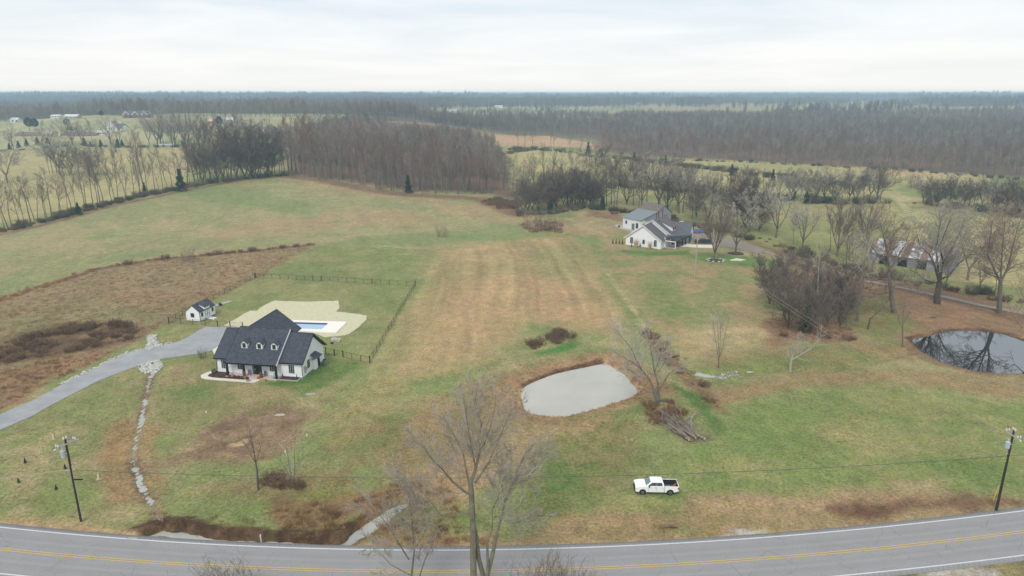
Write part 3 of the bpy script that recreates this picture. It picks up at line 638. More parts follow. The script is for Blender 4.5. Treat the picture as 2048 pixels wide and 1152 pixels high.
def perp(d, rng):
    r = Vector((rng.gauss(0,1), rng.gauss(0,1), rng.gauss(0,1))); r = r-d*r.dot(d)
    return r.normalized()
class Tree:
    """grows limbs into .wood (trunk and big limbs) and .crown (branches and twigs)"""
    def __init__(s, seed, cfg): s.rng = random.Random(seed); s.wood = MB(); s.crown = MB(); s.c = cfg
    def path(s, p, d, L, n, wob, up):
        pts = [Vector(p)]; d = Vector(d).normalized()
        for i in range(n):
            d = (d+perp(d, s.rng)*wob*s.rng.uniform(.3, 1)+Vector((0,0,up))).normalized(); pts.append(pts[-1]+d*(L/n))
        return pts
    def limb(s, pts, r0, r1, lvl, k=None, dens=1.0, tmin=None):
        c = s.c; n = len(pts); rad = [r0+(r1-r0)*(i/(n-1))**.8 for i in range(n)]
        big = lvl <= c.get('woodlvl', 1)
        (s.wood if big else s.crown).tube(pts, rad, k or (6 if lvl == 0 else (5 if lvl == 1 else 3)), cap=False)
        L = sum((pts[i+1]-pts[i]).length for i in range(n-1))
        s.kids(pts, rad, L, lvl, dens, tmin)
    def kids(s, pts, rad, L, lvl, dens=1.0, tmin=None):
        c = s.c; rng = s.rng; n = len(pts)
        if lvl+1 > c['levels']: return
        cnt = max(1, int(round(c['n'][lvl]*dens*(rng.uniform(.8, 1.2)))))
        t0 = tmin if tmin is not None else c['t0'][lvl]
        for i in range(cnt):
            t = t0+(1-t0)*((i+rng.uniform(.1, .9))/cnt); f = t*(n-1); j = min(int(f), n-2); a = f-j
            p = pts[j].lerp(pts[j+1], a); r = rad[j]+(rad[j+1]-rad[j])*a; d = (pts[j+1]-pts[j]).normalized()
            ang = math.radians(c['ang'][lvl]+rng.uniform(-13, 13))
            az = perp(d, rng)
            if lvl == 0 and c.get('flat'): az = (az+Vector((0,0,.15))).normalized()
            nd = (d*math.cos(ang)+az*math.sin(ang)).normalized()
            l2 = L*c['len'][lvl]*(1.12-c['tap'][lvl]*t)*rng.uniform(.75, 1.2)
            if lvl+1 == c['levels']:
                q = p+nd*l2*.5+Vector((0,0,l2*.08)); e = q+(nd+perp(nd, rng)*.35+Vector((0,0,.2))).normalized()*l2*.5
                s.crown.spike(p, e if rng.random() < .6 else q+(e-q)*.8, max(c['twig'], r*.3))
            else:
                pp = s.path(p, nd, l2, c['seg'][lvl+1], c['wob'][lvl+1], c['up'][lvl+1])
                s.limb(pp, max(r*c['rr'], c['twig']*1.3), c['twig']*1.2, lvl+1)
    def build(s, name, m1, m2, parts=True, smooth=False):
        if parts: return s.wood.mesh('trunk', m1, fix=False), s.crown.mesh('crown', m2, fix=False)
        k = len(s.wood.f); s.wood.add(s.crown.v, s.crown.f); me = s.wood.mesh(name, [m1, m2], fix=False)
        me.polygons.foreach_set('material_index', np.array([0]*k+[1]*(len(me.polygons)-k), np.int32)); me.update(); return me
def cfg(levels=3, n=(12,7,6,5), t0=(.35,.2,.15,.1), ang=(42,42,40,38), ln=(.42,.5,.5,.5), tap=(.7,.5,.4,.4), seg=(7,5,4,3), wob=(.10,.16,.2,.25), up=(.02,.07,.06,.05), rr=.55, twig=.02, **k):
    d = dict(levels=levels, n=n, t0=t0, ang=ang, len=ln, tap=tap, seg=seg, wob=wob, up=up, rr=rr, twig=twig); d.update(k); return d
def simple_tree(seed, H, r, c, lean=0, fork=0, tip=.15):
    t = Tree(seed, c); rng = t.rng; az = rng.uniform(0, 6.28); d = Vector((math.sin(az)*lean, math.cos(az)*lean, 1))
    if not fork: t.limb(t.path((0,0,-.4), d, H, c['seg'][0], c['wob'][0], c['up'][0]), r, r*tip, 0)
    else:
        base = t.path((0,0,-.4), d, H*fork[0], 3, .06, .02); t.wood.tube(base, [r, r*.85, r*.8, r*.8], 7, cap=False)
        for i in range(fork[1]):
            a = 6.28*(i+rng.uniform(-.2, .2))/fork[1]; sp = fork[2]
            t.limb(t.path(base[-1], Vector((math.cos(a)*sp, math.sin(a)*sp, 1)), H*(1-fork[0])*rng.uniform(.85, 1.1), c['seg'][0], c['wob'][0], c['up'][0]), r*.62, r*.12, 0)
    return t
KINDS = {}
def kind(name, meshes): KINDS[name] = meshes
# tall woodland trees (slim, branching in the upper part), seen from 250-600 m
for i in range(5): kind('wood%d' % i, simple_tree(100+i, 20, .24, cfg(3, n=(13,7,6), t0=(.38,.2,.1), ang=(40,42,40), ln=(.34,.5,.55), twig=.022, up=(.01,.10,.08,.05)), .05).build('t', M_TRUNK, M_TWIG))
for i in range(3): kind('russet%d' % i, simple_tree(130+i, 20, .24, cfg(3, n=(13,8,6), t0=(.35,.2,.1), ang=(40,42,40), ln=(.36,.5,.5), twig=.024, up=(.01,.10,.08,.05)), .05).build('t', M_TRUNK, M_RTWIG))
# broad field trees
for i in range(4): kind('broad%d' % i, simple_tree(160+i, 15, .34, cfg(4, n=(8,5,4,4), t0=(.25,.2,.15,.1), ang=(45,42,40,40), ln=(.55,.55,.5,.5), twig=.026, up=(.02,.06,.05,.05)), .03, (.22, 4, .55)).build('t', M_TRUNK, M_GTWIG))
# vase shaped trees
for i in range(3): kind('vase%d' % i, simple_tree(190+i, 16, .32, cfg(3, n=(11,8,8), t0=(.15,.12,.1), ang=(26,28,30), ln=(.5,.5,.45), twig=.026, up=(.04,.06,.05,.05), wob=(.06,.1,.14,.2)), .02, (.16, 5, .38)).build('t', M_TRUNK, M_TWIG))
# dark thicket trees
for i in range(3): kind('thicket%d' % i, simple_tree(210+i, 12, .18, cfg(3, n=(12,9,7), t0=(.1,.12,.1), ang=(46,46,44), ln=(.5,.5,.5), twig=.024), .1, (.08, 4, .5)).build('t', M_DTRUNK, M_DTWIG))
# slender sapling
for i in range(3): kind('slender%d' % i, simple_tree(230+i, 11, .10, cfg(3, n=(12,5,4), t0=(.3,.2,.1), ang=(28,30,34), ln=(.34,.5,.5), twig=.017), .06).build('t', M_TRUNK, M_TWIG))
def cedar(seed, H, w, m=None, pine=False):
    rng = random.Random(seed); mb = MB(); tr = MB().tube([(0,0,-.3),(0,0,H*.9)], [H*.02, H*.006], 5, cap=False)
    n = 900
    for i in range(n):
        t = rng.random()**.8; z = H*(.06+.94*t) if not pine else H*(.35+.63*t)
        prof = (1-t)**.75*(.75+.25*math.sin(t*23+rng.random())) if not pine else math.sin(math.pi*(.12+.86*t))**.8
        R = w*prof*(rng.uniform(.45, 1.0)**.5); a = rng.uniform(0, 6.283); x, y = R*math.cos(a), R*math.sin(a)
        s_ = H*.055*rng.uniform(.7, 1.4); d = Vector((math.cos(a), math.sin(a), rng.uniform(-.1, .8))).normalized(); p = Vector((x, y, z)); b = perp(d, rng)
        q = p-d*s_; mb.add([q+b*s_*.5, q-b*s_*.5, p+d*s_*.6, q+Vector((0,0,s_*.5))], [(0,1,2),(0,3,2),(1,3,2)])
    return tr.mesh('trunk', M_DTRUNK, fix=False), mb.mesh('crown', m or M_GREEN, fix=False)
for i in range(3): kind('cedar%d' % i, cedar(300+i, 9, 2.5))
for i in range(2): kind('pine%d' % i, cedar(310+i, 14, 4.2, pine=True))
kind('youngfir', cedar(320, 1.3, .42)); kind('arbor', cedar(321, 2.0, .42)); 
def bush_mesh(seed, H, w, n, m, twig=.012, leafy=0, rise=1.0):
    rng = random.Random(seed); mb = MB()
    for i in range(n):
        a = rng.uniform(0, 6.283); R = w*math.sqrt(rng.random())*.55; p = Vector((R*math.cos(a), R*math.sin(a), -.05))
        o = Vector((math.cos(a)*rng.uniform(.1, .8), math.sin(a)*rng.uniform(.1, .8), rise*rng.uniform(.8, 1.5))).normalized(); L = H*rng.uniform(.6, 1.05)
        q = p+o*L*.5; e = q+(o+perp(o, rng)*.5).normalized()*L*.5; mb.tube([p, q, e], [twig*1.4, twig, twig*.5], 3, cap=False)
        for j in range(5):
            s0 = p.lerp(q, rng.uniform(.3, 1)) if j < 2 else q.lerp(e, rng.random()); dd = (o+perp(o, rng)*.9).normalized(); mb.spike(s0, s0+dd*L*rng.uniform(.2, .38), twig)
            if leafy and rng.random() < leafy:
                l0 = s0+dd*L*.15; b = perp(dd, rng); z = .09*rng.uniform(.7, 1.5)*(H/1.5)**.5; mb.add([l0-b*z, l0+b*z, l0+dd*z*2], [(0,1,2)])
    return mb.mesh('stems', m, fix=False)
kind('bramble0', (None, bush_mesh(400, 1.7, 2.0, 90, M_BRUSH, .014, .4))); kind('bramble1', (None, bush_mesh(401, 1.5, 2.3, 90, M_RUST, .013, .5)))
kind('scrub0', (None, bush_mesh(402, 3.2, 2.6, 100, M_DTWIG, .022, .1))); kind('scrub1', (None, bush_mesh(403, 2.6, 2.4, 120, M_OLIVE, .022, .8)))
kind('shrub', (None, bush_mesh(404, 4.2, 2.6, 45, M_TWIG, .022, 0, 2.0)))
def plant_kind(k, x, y, s, name, label=None, cat='tree', group=None, rz=None, rng=random, sxy=None, lean=(0,0), z=None):
    tm, cm = KINDS[k]; z = hz(x, y)-.05 if z is None else z
    e = empty(name, (x, y, z), rng.uniform(0, 6.28) if rz is None else rz, label, cat, group); e.scale = (s*(sxy or 1), s*(sxy or 1), s); e.rotation_euler[0], e.rotation_euler[1] = lean
    if tm: o = bpy.data.objects.new('trunk', tm); C.objects.link(o); o.parent = e
    o = bpy.data.objects.new('crown' if tm else 'stems', cm); C.objects.link(o); o.parent = e
    return e
# ---- instanced masses (stuff)
def scatter(name, pts, rot, scl, idx, meshes, label=None):
    """one object whose points carry instances of the given meshes"""
    me = bpy.data.meshes.new(name); n = len(pts); me.vertices.add(n); me.vertices.foreach_set('co', np.asarray(pts, np.float32).ravel())
    for an, tp, v in (('rz', 'FLOAT', rot), ('sc', 'FLOAT', scl), ('ix', 'INT', idx)):
        a = me.attributes.new(an, tp, 'POINT'); a.data.foreach_set('value', np.asarray(v, np.float32 if tp == 'FLOAT' else np.int32))
    o = bpy.data.objects.new(name, me); C.objects.link(o); tag(o, kind='stuff')
    g = bpy.data.node_groups.new(name, 'GeometryNodeTree'); g.interface.new_socket('Geometry', in_out='INPUT', socket_type='NodeSocketGeometry'); g.interface.new_socket('Geometry', in_out='OUTPUT', socket_type='NodeSocketGeometry')
    n_ = g.nodes; l = g.links; gi = n_.new('NodeGroupInput'); go = n_.new('NodeGroupOutput'); ip = n_.new('GeometryNodeInstanceOnPoints'); jn = n_.new('GeometryNodeGeometryToInstance')
    for m_ in meshes:
        src = bpy.data.objects.new(name+'_source', m_); oi = n_.new('GeometryNodeObjectInfo'); oi.inputs['Object'].default_value = src; l.new(oi.outputs['Geometry'], jn.inputs[0])
        oi.inputs['As Instance'].default_value = False
    # one instance per source: wrap each in its own instance, then join
    n_.remove(jn); jg = n_.new('GeometryNodeJoinGeometry')
    for oi in [q for q in n_ if q.type == 'OBJECT_INFO']:
        w = n_.new('GeometryNodeGeometryToInstance'); l.new(oi.outputs['Geometry'], w.inputs[0]); l.new(w.outputs[0], jg.inputs[0])
    l.new(gi.outputs[0], ip.inputs['Points']); l.new(jg.outputs[0], ip.inputs['Instance']); ip.inputs['Pick Instance'].default_value = True
    def named(a, t):
        q = n_.new('GeometryNodeInputNamedAttribute'); q.data_type = t; q.inputs[0].default_value = a; return q.outputs[0]
    l.new(named('ix', 'INT'), ip.inputs['Instance Index'])
    cx = n_.new('ShaderNodeCombineXYZ'); l.new(named('rz', 'FLOAT'), cx.inputs[2]); l.new(cx.outputs[0], ip.inputs['Rotation'])
    c2 = n_.new('ShaderNodeCombineXYZ'); s_ = named('sc', 'FLOAT')
    for i in range(3): l.new(s_, c2.inputs[i])
    l.new(c2.outputs[0], ip.inputs['Scale']); l.new(ip.outputs[0], go.inputs[0])
    md = o.modifiers.new('scatter', 'NODES'); md.node_group = g; return o
NV = dict(wood=5, russet=3, broad=4, vase=3, thicket=3, slender=3, cedar=3, pine=2, bramble=2, scrub=2)
def pick(k, rng): return k+str(rng.randrange(NV[k])) if k in NV else k
HH = dict(wood=20, russet=20, broad=15, vase=16, thicket=12, slender=11, cedar=9, pine=14, bramble=1.7, scrub=3, shrub=4.2, youngfir=1.3, arbor=2.0)
def at_px(k, u, v, hpx, name, label, cat='tree', group=None, rng=None, **kw):
    """stand a plant where its foot shows at (u, v) with the height it shows there"""
    rng = rng or random.Random(int(u*7+v)); x, y = G(u, v); z = hz(x, y)
    s = hpx/(pxm(x, y)*.95)/HH[k]
    return plant_kind(pick(k, rng), x, y, s, name, label, cat, group, rng=rng, **kw)
def row(line, cnt, kinds, hpx, label, group, name='bare_tree', jit=(4, 5), seed=1, cat='tree', clump=0.0, order=True):
    made = []; rng = random.Random(seed); L = [0]
    for a, b in zip(line[:-1], line[1:]): L.append(L[-1]+math.hypot(b[0]-a[0], b[1]-a[1]))
    for i in range(cnt):
        t = L[-1]*(i+rng.uniform(.1, .9))/cnt+clump*rng.gauss(0, 10); t = min(max(t, 0), L[-1]-.01); j = max(q for q in range(len(L)-1) if L[q] <= t); f = (t-L[j])/(L[j+1]-L[j])
        u = line[j][0]+(line[j+1][0]-line[j][0])*f+rng.uniform(-jit[0], jit[0]); v = line[j][1]+(line[j+1][1]-line[j][1])*f+rng.uniform(-jit[1], jit[1]*.4)
        k = rng.choice(kinds); h0, h1_ = hpx; hh = h0+(h1_-h0)*(t/L[-1])
        x, y = G(u, v); s = hh*rng.uniform(.72, 1.15)/(pxm(x, y)*.95)/HH[k]
        if k in ('cedar', 'scrub', 'shrub'): s *= .45
        nm = {'thicket': 'thicket_tree', 'slender': 'slender_tree', 'broad': 'spreading_tree', 'russet': 'oak_tree'}.get(k, name)
        made.append((u, plant_kind(pick(k, rng), x, y, s, nm, label, cat, group, rng=rng, sxy=rng.uniform(.85, 1.2), lean=(rng.gauss(0, .04), rng.gauss(0, .04)))))
    if order:
        made.sort(key=lambda q: q[0]); n = len(made); W_ = ['', 'leftmost', 'second', 'third', 'fourth', 'fifth', 'sixth', 'seventh', 'eighth', 'ninth', 'tenth']
        for i, (u, o) in enumerate(made):
            j, sd_ = (i+1, 'left') if i < n/2 else (n-i, 'right')
            w = W_[j] if 0 < j < len(W_) else '%dth' % j
            if j == 21: w = '21st'
            if j == 22: w = '22nd'
            if j == 23: w = '23rd'
            o['label'] = label+(', %s from the %s end' % (w, sd_) if j > 1 else ', the one at the %s end' % sd_)
# ---- hedgerows and wood edges (things)
row([(6,462),(100,437),(200,412),(300,388),(370,374)], 38, ['wood','wood','slender','slender'], (92,82), 'bare tree in the left hedgerow of the big field', 'bare trees of the hedgerow left of the big field', seed=11)
row([(375,372),(470,360),(570,350)], 44, ['wood','slender','wood','thicket'], (88,82), 'bare grey tree in the dense hedgerow between the dark cedar and the wood', 'bare trees between cedar and wood', seed=12, order=False)
row([(575,350),(640,358),(700,366),(760,378),(830,385),(900,388),(985,385)], 66, ['wood','wood','russet'], (100,88), 'bare tree on the front edge of the middle wood', 'bare trees along the front edge of the middle wood', seed=13, jit=(8, 9), order=False)
row([(1000,385),(1040,398),(1100,404),(1170,412),(1240,418)], 28, ['wood','slender','wood'], (80,88), 'bare tree in the hedge behind the dark thicket', 'bare trees of the hedgerow behind the thicket', seed=14, jit=(6, 9))
row([(1045,425),(1080,425),(1120,415),(1160,412),(1200,415)], 18, ['thicket'], (74,60), 'dark thicket tree left of the barn', 'dark thicket trees left of the barn', seed=15, jit=(8, 6))
row([(1250,412),(1330,424),(1400,440),(1460,455),(1520,470)], 26, ['wood','broad','thicket'], (86,84), 'bare tree right behind the ranch house', 'bare trees behind the second white house', seed=16, jit=(8, 8))
row([(1100,345),(1240,360),(1340,372),(1440,385),(1560,395),(1640,400)], 26, ['wood','thicket','slender','wood'], (48,50), 'bare tree in the far hedgerow running behind the barn', 'bare trees of the far hedgerow behind the barn', seed=17, jit=(8, 8))
row([(1560,402),(1640,406),(1700,406),(1770,404)], 24, ['thicket','wood','wood','broad'], (56,62), 'bare bushy tree left of the pasture gate', 'bare trees left of the pasture gate', seed=18, jit=(8, 6))
row([(1840,408),(1920,416),(2000,424),(2060,432)], 26, ['thicket','wood','broad'], (50,60), 'bare bushy tree right of the pasture gate', 'bare trees right of the pasture gate', seed=19, jit=(8, 5))
row([(0,303),(150,290),(370,294)], 16, ['wood','broad'], (44,46), 'bare tree beyond the left back field', 'bare trees along the left back field', seed=20, jit=(6, 3))
row([(320,294),(400,294),(480,296),(560,300)], 26, ['wood','broad','vase'], (60,48), 'bare tree beyond the back field, left of the wood', 'bare trees beyond the back field', seed=21, jit=(8, 6))
row([(1010,298),(1100,300),(1250,318),(1330,328)], 14, ['wood'], (44,44), 'bare tree along the far edge of the middle pasture', 'bare trees along the far pasture edge', seed=22, jit=(6, 3))
row([(1220,300),(1330,318),(1500,325),(1640,332),(1760,338),(1900,348),(2048,358)], 46, ['wood','russet','wood'], (44,50), 'bare tree on the front edge of the big right-hand wood', 'bare trees along the front edge of the right-hand wood', seed=23, jit=(6, 4), order=False)
row([(90,345),(140,352),(190,352),(240,345)], 20, ['wood','slender','wood','thicket'], (54,58), 'bare tree of the clump in the back field', 'bare trees of the clump in the left back field', seed=24, jit=(10, 5))
row([(1548,585),(1552,625),(1575,655),(1620,668),(1690,662)], 20, ['slender','thicket','slender','slender'], (86,102), 'slim bare tree at the front of the pond grove', 'slim bare trees of the pond grove', seed=25, jit=(14, 18))
row([(1560,560),(1600,575),(1650,600),(1690,630)], 12, ['slender','thicket'], (60,88), 'slim bare tree at the back of the pond grove', 'slim bare trees behind the pond grove', seed=26, jit=(20, 22))
row([(1560,490),(1620,505),(1700,520),(1760,545),(1830,560),(1950,585),(2040,600)], 9, ['broad','wood'], (62,76), 'bare tree along the gravel lane by the old barn', 'bare trees along the gravel lane', seed=27, jit=(10, 10))
# cedars
for u, v, h, lb in ((363,383,42,'dark green cedar in the hedgerow left of the middle wood'),(817,386,34,'dark green cedar at the front edge of the middle wood'),(1176,308,22,'small dark cedar at the far edge of the middle pasture'),
    (1268,321,16,'tiny dark cedar on the far pasture edge right of the first'),(1330,332,20,'dark round cedar at the right end of the far pasture edge'),(1463,352,22,'dark cedar in the far hedgerow above the second white house'),(1545,362,22,'dark cedar in the far hedgerow right of centre'),(1612,408,24,'green cedar low in the hedgerow left of the pasture gate'),
    (1500,420,30,'dark evergreen in the hedgerow above the farm lane'),(1612,662,50,'dark green evergreen inside the pond grove'),(290,386,20,'low dark cedar at the foot of the left hedgerow'),(158,430,24,'dark cedar at the foot of the left hedgerow, further left'),
    (1100,425,26,'dark cedar inside the thicket left of the barn'),(1205,420,26,'dark cedar between the thicket and the barn'),(140,262,22,'dark round evergreen right of the white house on the far hill')):
    at_px('cedar', u, v, h, 'cedar_tree', lb, 'tree', sxy=1.1)
rg = random.Random(5)
for i, (u, v) in enumerate(((20,300),(38,296),(54,292),(76,290),(96,288),(170,292),(182,293),(202,292),(236,294),(245,293))):
    at_px('cedar', u, v, rg.uniform(9, 15), 'cedar_tree', 'small dark cedar beyond the left back field, %s' % ('leftmost', 'second from the left', 'third from the left', 'fourth from the left', 'fifth from the left', 'fifth from the right', 'fourth from the right', 'third from the right', 'second from the right', 'rightmost')[i], 'tree', 'small cedars along the left back field', sxy=1.5)
for u, v, h, lb in ((60,262,26,'spreading green pine left of the pale farm shed'),(72,262,24,'green pine next to the spreading pine on the left hill'),(135,256,18,'green pine right of the pair on the left hill'),(440,258,24,'green pine in front of the red roofed house'),(463,262,16,'smaller green pine beside the first one near the red roofed house'),
    (530,225,24,'tall green pine left of the two white gables'),(590,224,15,'green pine right of the two white gables'),(204,296-60,14,'dark pine at the edge of the big house garden')):
    at_px('pine', u, v, h, 'pine_tree', lb, 'tree')
# evergreen understory in the far hedges: a mass nobody could count
def mass(name, polys_px, spacing, kinds, srange, seed, line=False, jit=3, dens=None, jitpx=0):
    rng = random.Random(seed); P_, R_, S_, I_ = [], [], [], []; ms = []
    for k in kinds: 
        for i in range(NV.get(k, 1)):
            key = k+(str(i) if k in NV else ''); tm, cm = KINDS[key]; ms.append((k, cm))
    mesh_list = [m_ for _, m_ in ms]
    for poly in polys_px:
        w = GP(poly) if not isinstance(poly, dict) else poly['w']
        if line:
            for x, y in dens_line(w, spacing): 
                x += rng.uniform(-jit, jit); y += rng.uniform(-jit, jit); P_.append((x, y, hz(x, y)-.1))
        else:
            x0, x1 = min(p[0] for p in w), max(p[0] for p in w); y0, y1 = min(p[1] for p in w), max(p[1] for p in w)
            n = int((x1-x0)*(y1-y0)/spacing**2)
            for i in range(n):
                x, y = rng.uniform(x0, x1), rng.uniform(y0, y1)
                if inpoly(x, y, w) and (dens is None or dens(x, y) > rng.random()): P_.append((x, y, hz(x, y)-.1))
    for _ in P_: R_.append(rng.uniform(0, 6.28)); S_.append(rng.uniform(*srange)); I_.append(rng.randrange(len(mesh_list)))
    return scatter(name, P_, R_, S_, I_, mesh_list)
def dens_line(w, st): return dens(w, st)
mass('hedge_undergrowth', [[(0,464),(100,440),(200,414),(300,390),(370,376)],[(375,374),(470,360),(570,351)]], 1.0, ['scrub','bramble','bramble'], (.3, 1.1), 1, True, 2.0)
mass('hedge_undergrowth', [[(1045,430),(1100,428),(1160,418),(1240,424),(1330,436),(1400,452),(1470,470),(1540,484)],[(1560,495),(1640,520),(1760,552),(1900,580),(2060,612)]], 1.5, ['scrub','bramble','bramble'], (.3, 1.2), 2, True, 2.6)
mass('hedge_undergrowth', [[(1000,310),(1060,300),(1150,305)],[(1040,390),(1240,372),(1440,390),(1560,402),(1700,408),(1775,406)],[(1835,408),(1920,418),(2060,434)],[(1250,318),(1400,338),(1550,356),(1700,372)]], 2.2, ['scrub','bramble'], (.5, 1.7), 3, True, 4)
mass('field_edge_undergrowth', [[(0,303),(150,291),(370,295)],[(1000,299),(1250,318),(1500,325),(1760,339),(2048,360)]], 3.0, ['scrub','bramble'], (.3, 1.0), 4, True, 4)
# ---- woods (stuff): instanced small trees
def lowtree(seed, m1, m2, H=19): return simple_tree(seed, H*random.Random(seed).uniform(.75, 1.1), .26, cfg(2, n=(24,12), t0=(.42,.1), ang=(52,50), ln=(.40,.55), tap=(.75,.5), twig=.045, up=(.01,.05,.05), wob=(.14,.2,.25), seg=(4,3,2)), .05).build('t', m1, m2, parts=False)
LOWT = [lowtree(500+i, M_TRUNK, (M_TWIG, M_TWIG, M_RTWIG, M_TWIG, M_GTWIG)[i % 5]) for i in range(10)]
def cluster_far(seed):
    t = Tree(seed, cfg(2, n=(16,8), t0=(.3,.1), ang=(44,44), ln=(.34,.55), tap=(.6,.5), twig=.13, up=(.01,.1,.08), seg=(2,2,1)))
    for i in range(3): t.limb(t.path((t.rng.uniform(-7,7), t.rng.uniform(-7,7), -.5), (0,0,1), t.rng.uniform(15, 20), 2, .05, .01), .3, .08, 0, k=3)
    return t.build('far', M_TRUNK, M_TWIG, parts=False)
FART = [cluster_far(600+i) for i in range(4)]
def wood_stuff(name, region, spacing, seed, meshes, srange=(.75, 1.15)):
    rng = random.Random(seed); x0, x1, y0, y1, f = region; P_ = []
    nx_ = int((x1-x0)/spacing); ny_ = int((y1-y0)/spacing)
    gx = (x0+(np.arange(nx_)+.5)*spacing)[None, :]+np.zeros((ny_, 1)); gy = (y0+(np.arange(ny_)+.5)*spacing)[:, None]+np.zeros((1, nx_))
    r = np.random.RandomState(seed); gx = (gx+r.uniform(-.45, .45, gx.shape)*spacing).ravel(); gy = (gy+r.uniform(-.45, .45, gy.shape)*spacing).ravel()
    k = f(gx, gy); gx, gy = gx[k], gy[k]; ZZ = Z.reshape(sh)
    i = np.clip(np.searchsorted(XS, gx)-1, 0, len(XS)-2); j = np.clip(np.searchsorted(YS, gy)-1, 0, len(YS)-2)
    gz = ZZ[j, i]-.6; n = len(gx); print(name, n)
    return scatter(name, np.stack([gx, gy, gz], 1), r.uniform(0, 6.28, n), r.uniform(*srange, n)*(.72+.56*vnoise(gx/42, gy/42, 77)), r.randint(0, len(meshes), n), meshes)
WOOD_MID = GP([(580,346),(640,354),(700,362),(760,374),(830,381),(900,384),(985,381),(1030,395),(1030,350),(1010,318),(990,300)])+[(-60,640),(-170,640),(-200,560)]
wood_stuff('middle_wood', (-260, 120, 330, 680, lambda x, y: sdist(x, y, WOOD_MID) < -3), 6.2, 5, LOWT, (.62, .86))
WOOD_R = GP([(1210,298),(1330,315),(1500,322),(1640,329),(1760,335),(1900,345),(2048,355),(2200,366)])+[(900,520),(1900,1000),(1900,1750),(350,1750),(150,1100)]
wood_stuff('right_wood', (50, 1500, 420, 1250, lambda x, y: (sdist(x, y, WOOD_R) < -2) & (x < y*.95)), 7.4, 6, LOWT, (.52, .78))
OPEN_C = [(-180,1000),(-120,1750),(300,1750),(330,1350),(120,1020)]
def leftridge(x, y):
    return (y > 700) & (x < 60) & (x > -y*.95) & (sdist(x, y, OPEN_C) > 0) & (y > 775+40*vnoise(x/60, y/60, 3)) & (fbm(x/160, y/160, 8, 2) > .30)
wood_stuff('hill_wood', (-1300, 60, 640, 1300, leftridge), 9, 7, LOWT, (.6, 1.05))
def farf(x, y):
    d = np.hypot(x, y); return (d > 1200) & (np.abs(x) < y*.95) & ((FARWOOD(x, y) > .495) | (vnoise(x/60, y/25, 12) > .80)) & (sdist(x, y, OPEN_C) > -5)
wood_stuff('distant_woods', (-2700, 2700, 1150, 2700, farf), 19, 8, FART, (.8, 1.15))
def farf2(x, y): return (np.abs(x) < y*.9) & (FARWOOD(x, y) > .48)
wood_stuff('distant_woods', (-4300, 4300, 2700, 4600, farf2), 34, 9, FART, (1.0, 1.5))
VAL = GP([(1000,266),(1200,286),(1225,300),(1215,232),(1100,226),(880,232),(840,238),(950,258)])
wood_stuff('valley_wood', (-200, 330, 560, 1300, lambda x, y: (sdist(x, y, VAL) < 0) & (vnoise(x/40, y/40, 4) > .25)), 9.5, 16, LOWT, (.5, .75))
def scat(x, y): return (y > 520) & (np.abs(x) < y*.95) & (sdist(x, y, OPEN_C) > -400) & (vnoise(x/38, y/38, 14) > .70) & ~((sdist(x, y, WOOD_MID) < 10) | (sdist(x, y, WOOD_R) < 10))
wood_stuff('scattered_far_trees', (-1100, 420, 900, 1800, scat), 16, 10, LOWT, (.6, .95))
# ------------------------------------------------------------------ buildings
M_WALL = mat('white_siding', sr(236,237,238,1.02), .7, .03, 1.5); M_WALL2 = mat('old_white_siding', sr(222,222,220,1.0), .8, .06, 1.5)
M_TRIM = mat('white_trim', sr(228,230,232,1.0), .6, .02, 2); M_BLACK = mat('black_trim', (.012,.012,.014), .5, .1, 2, spec=.3)
M_SHING = mat('charcoal_shingle', sr(68,71,80,.98), .92, .42, 1.6, .03, 9, detail=7, stretch=(1,1.6,1)); M_SHING2 = mat('brown_grey_shingle', sr(104,98,98), .92, .16, 3, .03, 9, detail=7)
M_SHING3 = mat('slate_shingle', sr(98,100,106), .92, .14, 3, .03, 9)
M_PANE = mat('window_glass', (.035,.045,.05), .12, .3, 1.5, spec=.8); M_PANEL = mat('pale_glass', (.13,.17,.18), .15, .4, 1.2, spec=.8)  # M_PANEL is a paler glass tone than M_PANE
M_CONC = mat('pale_concrete', sr(222,214,198), .9, .06, 1.2); M_CONC2 = mat('grey_concrete', sr(176,170,162), .9, .08, 1.2)
M_WOOD = mat('brown_post', sr(112,84,60), .8, .2, 4); M_MULCH = mat('dark_mulch', sr(84,60,52), .95, .35, 6, .05, 12); M_RED = mat('weathered_red', sr(120,84,80), .9, .2, 3)
M_BARNW = mat('weathered_board', sr(152,154,162), .9, .22, 2.5, stretch=(6,6,.5)); M_METAL = mat('grey_green_metal', sr(128,136,138), .55, .10, .8, metal=.1); M_RUSTM = mat('rusty_brown_metal', sr(116,106,100), .8, .18, 1.0)
M_TIN = mat('old_tin', sr(214,211,216), .6, .14, .8); M_TINR = mat('rusty_tin', sr(146,112,98), .8, .25, .8); M_STONE2 = mat('ditch_stone', sr(160,156,148), .9, .25, 2.0, objrand=.2); M_STONE = mat('river_stone', sr(192,190,182), .9, .25, 2.0, objrand=.2)
M_BRICK = mat('red_brick', sr(132,104,98), .9, .15, 2); M_TAN = mat('tan_siding', sr(196,180,160), .9, .08, 2); M_ORANGE = mat('pumpkin_skin', sr(196,96,48), .6, .1, 4)
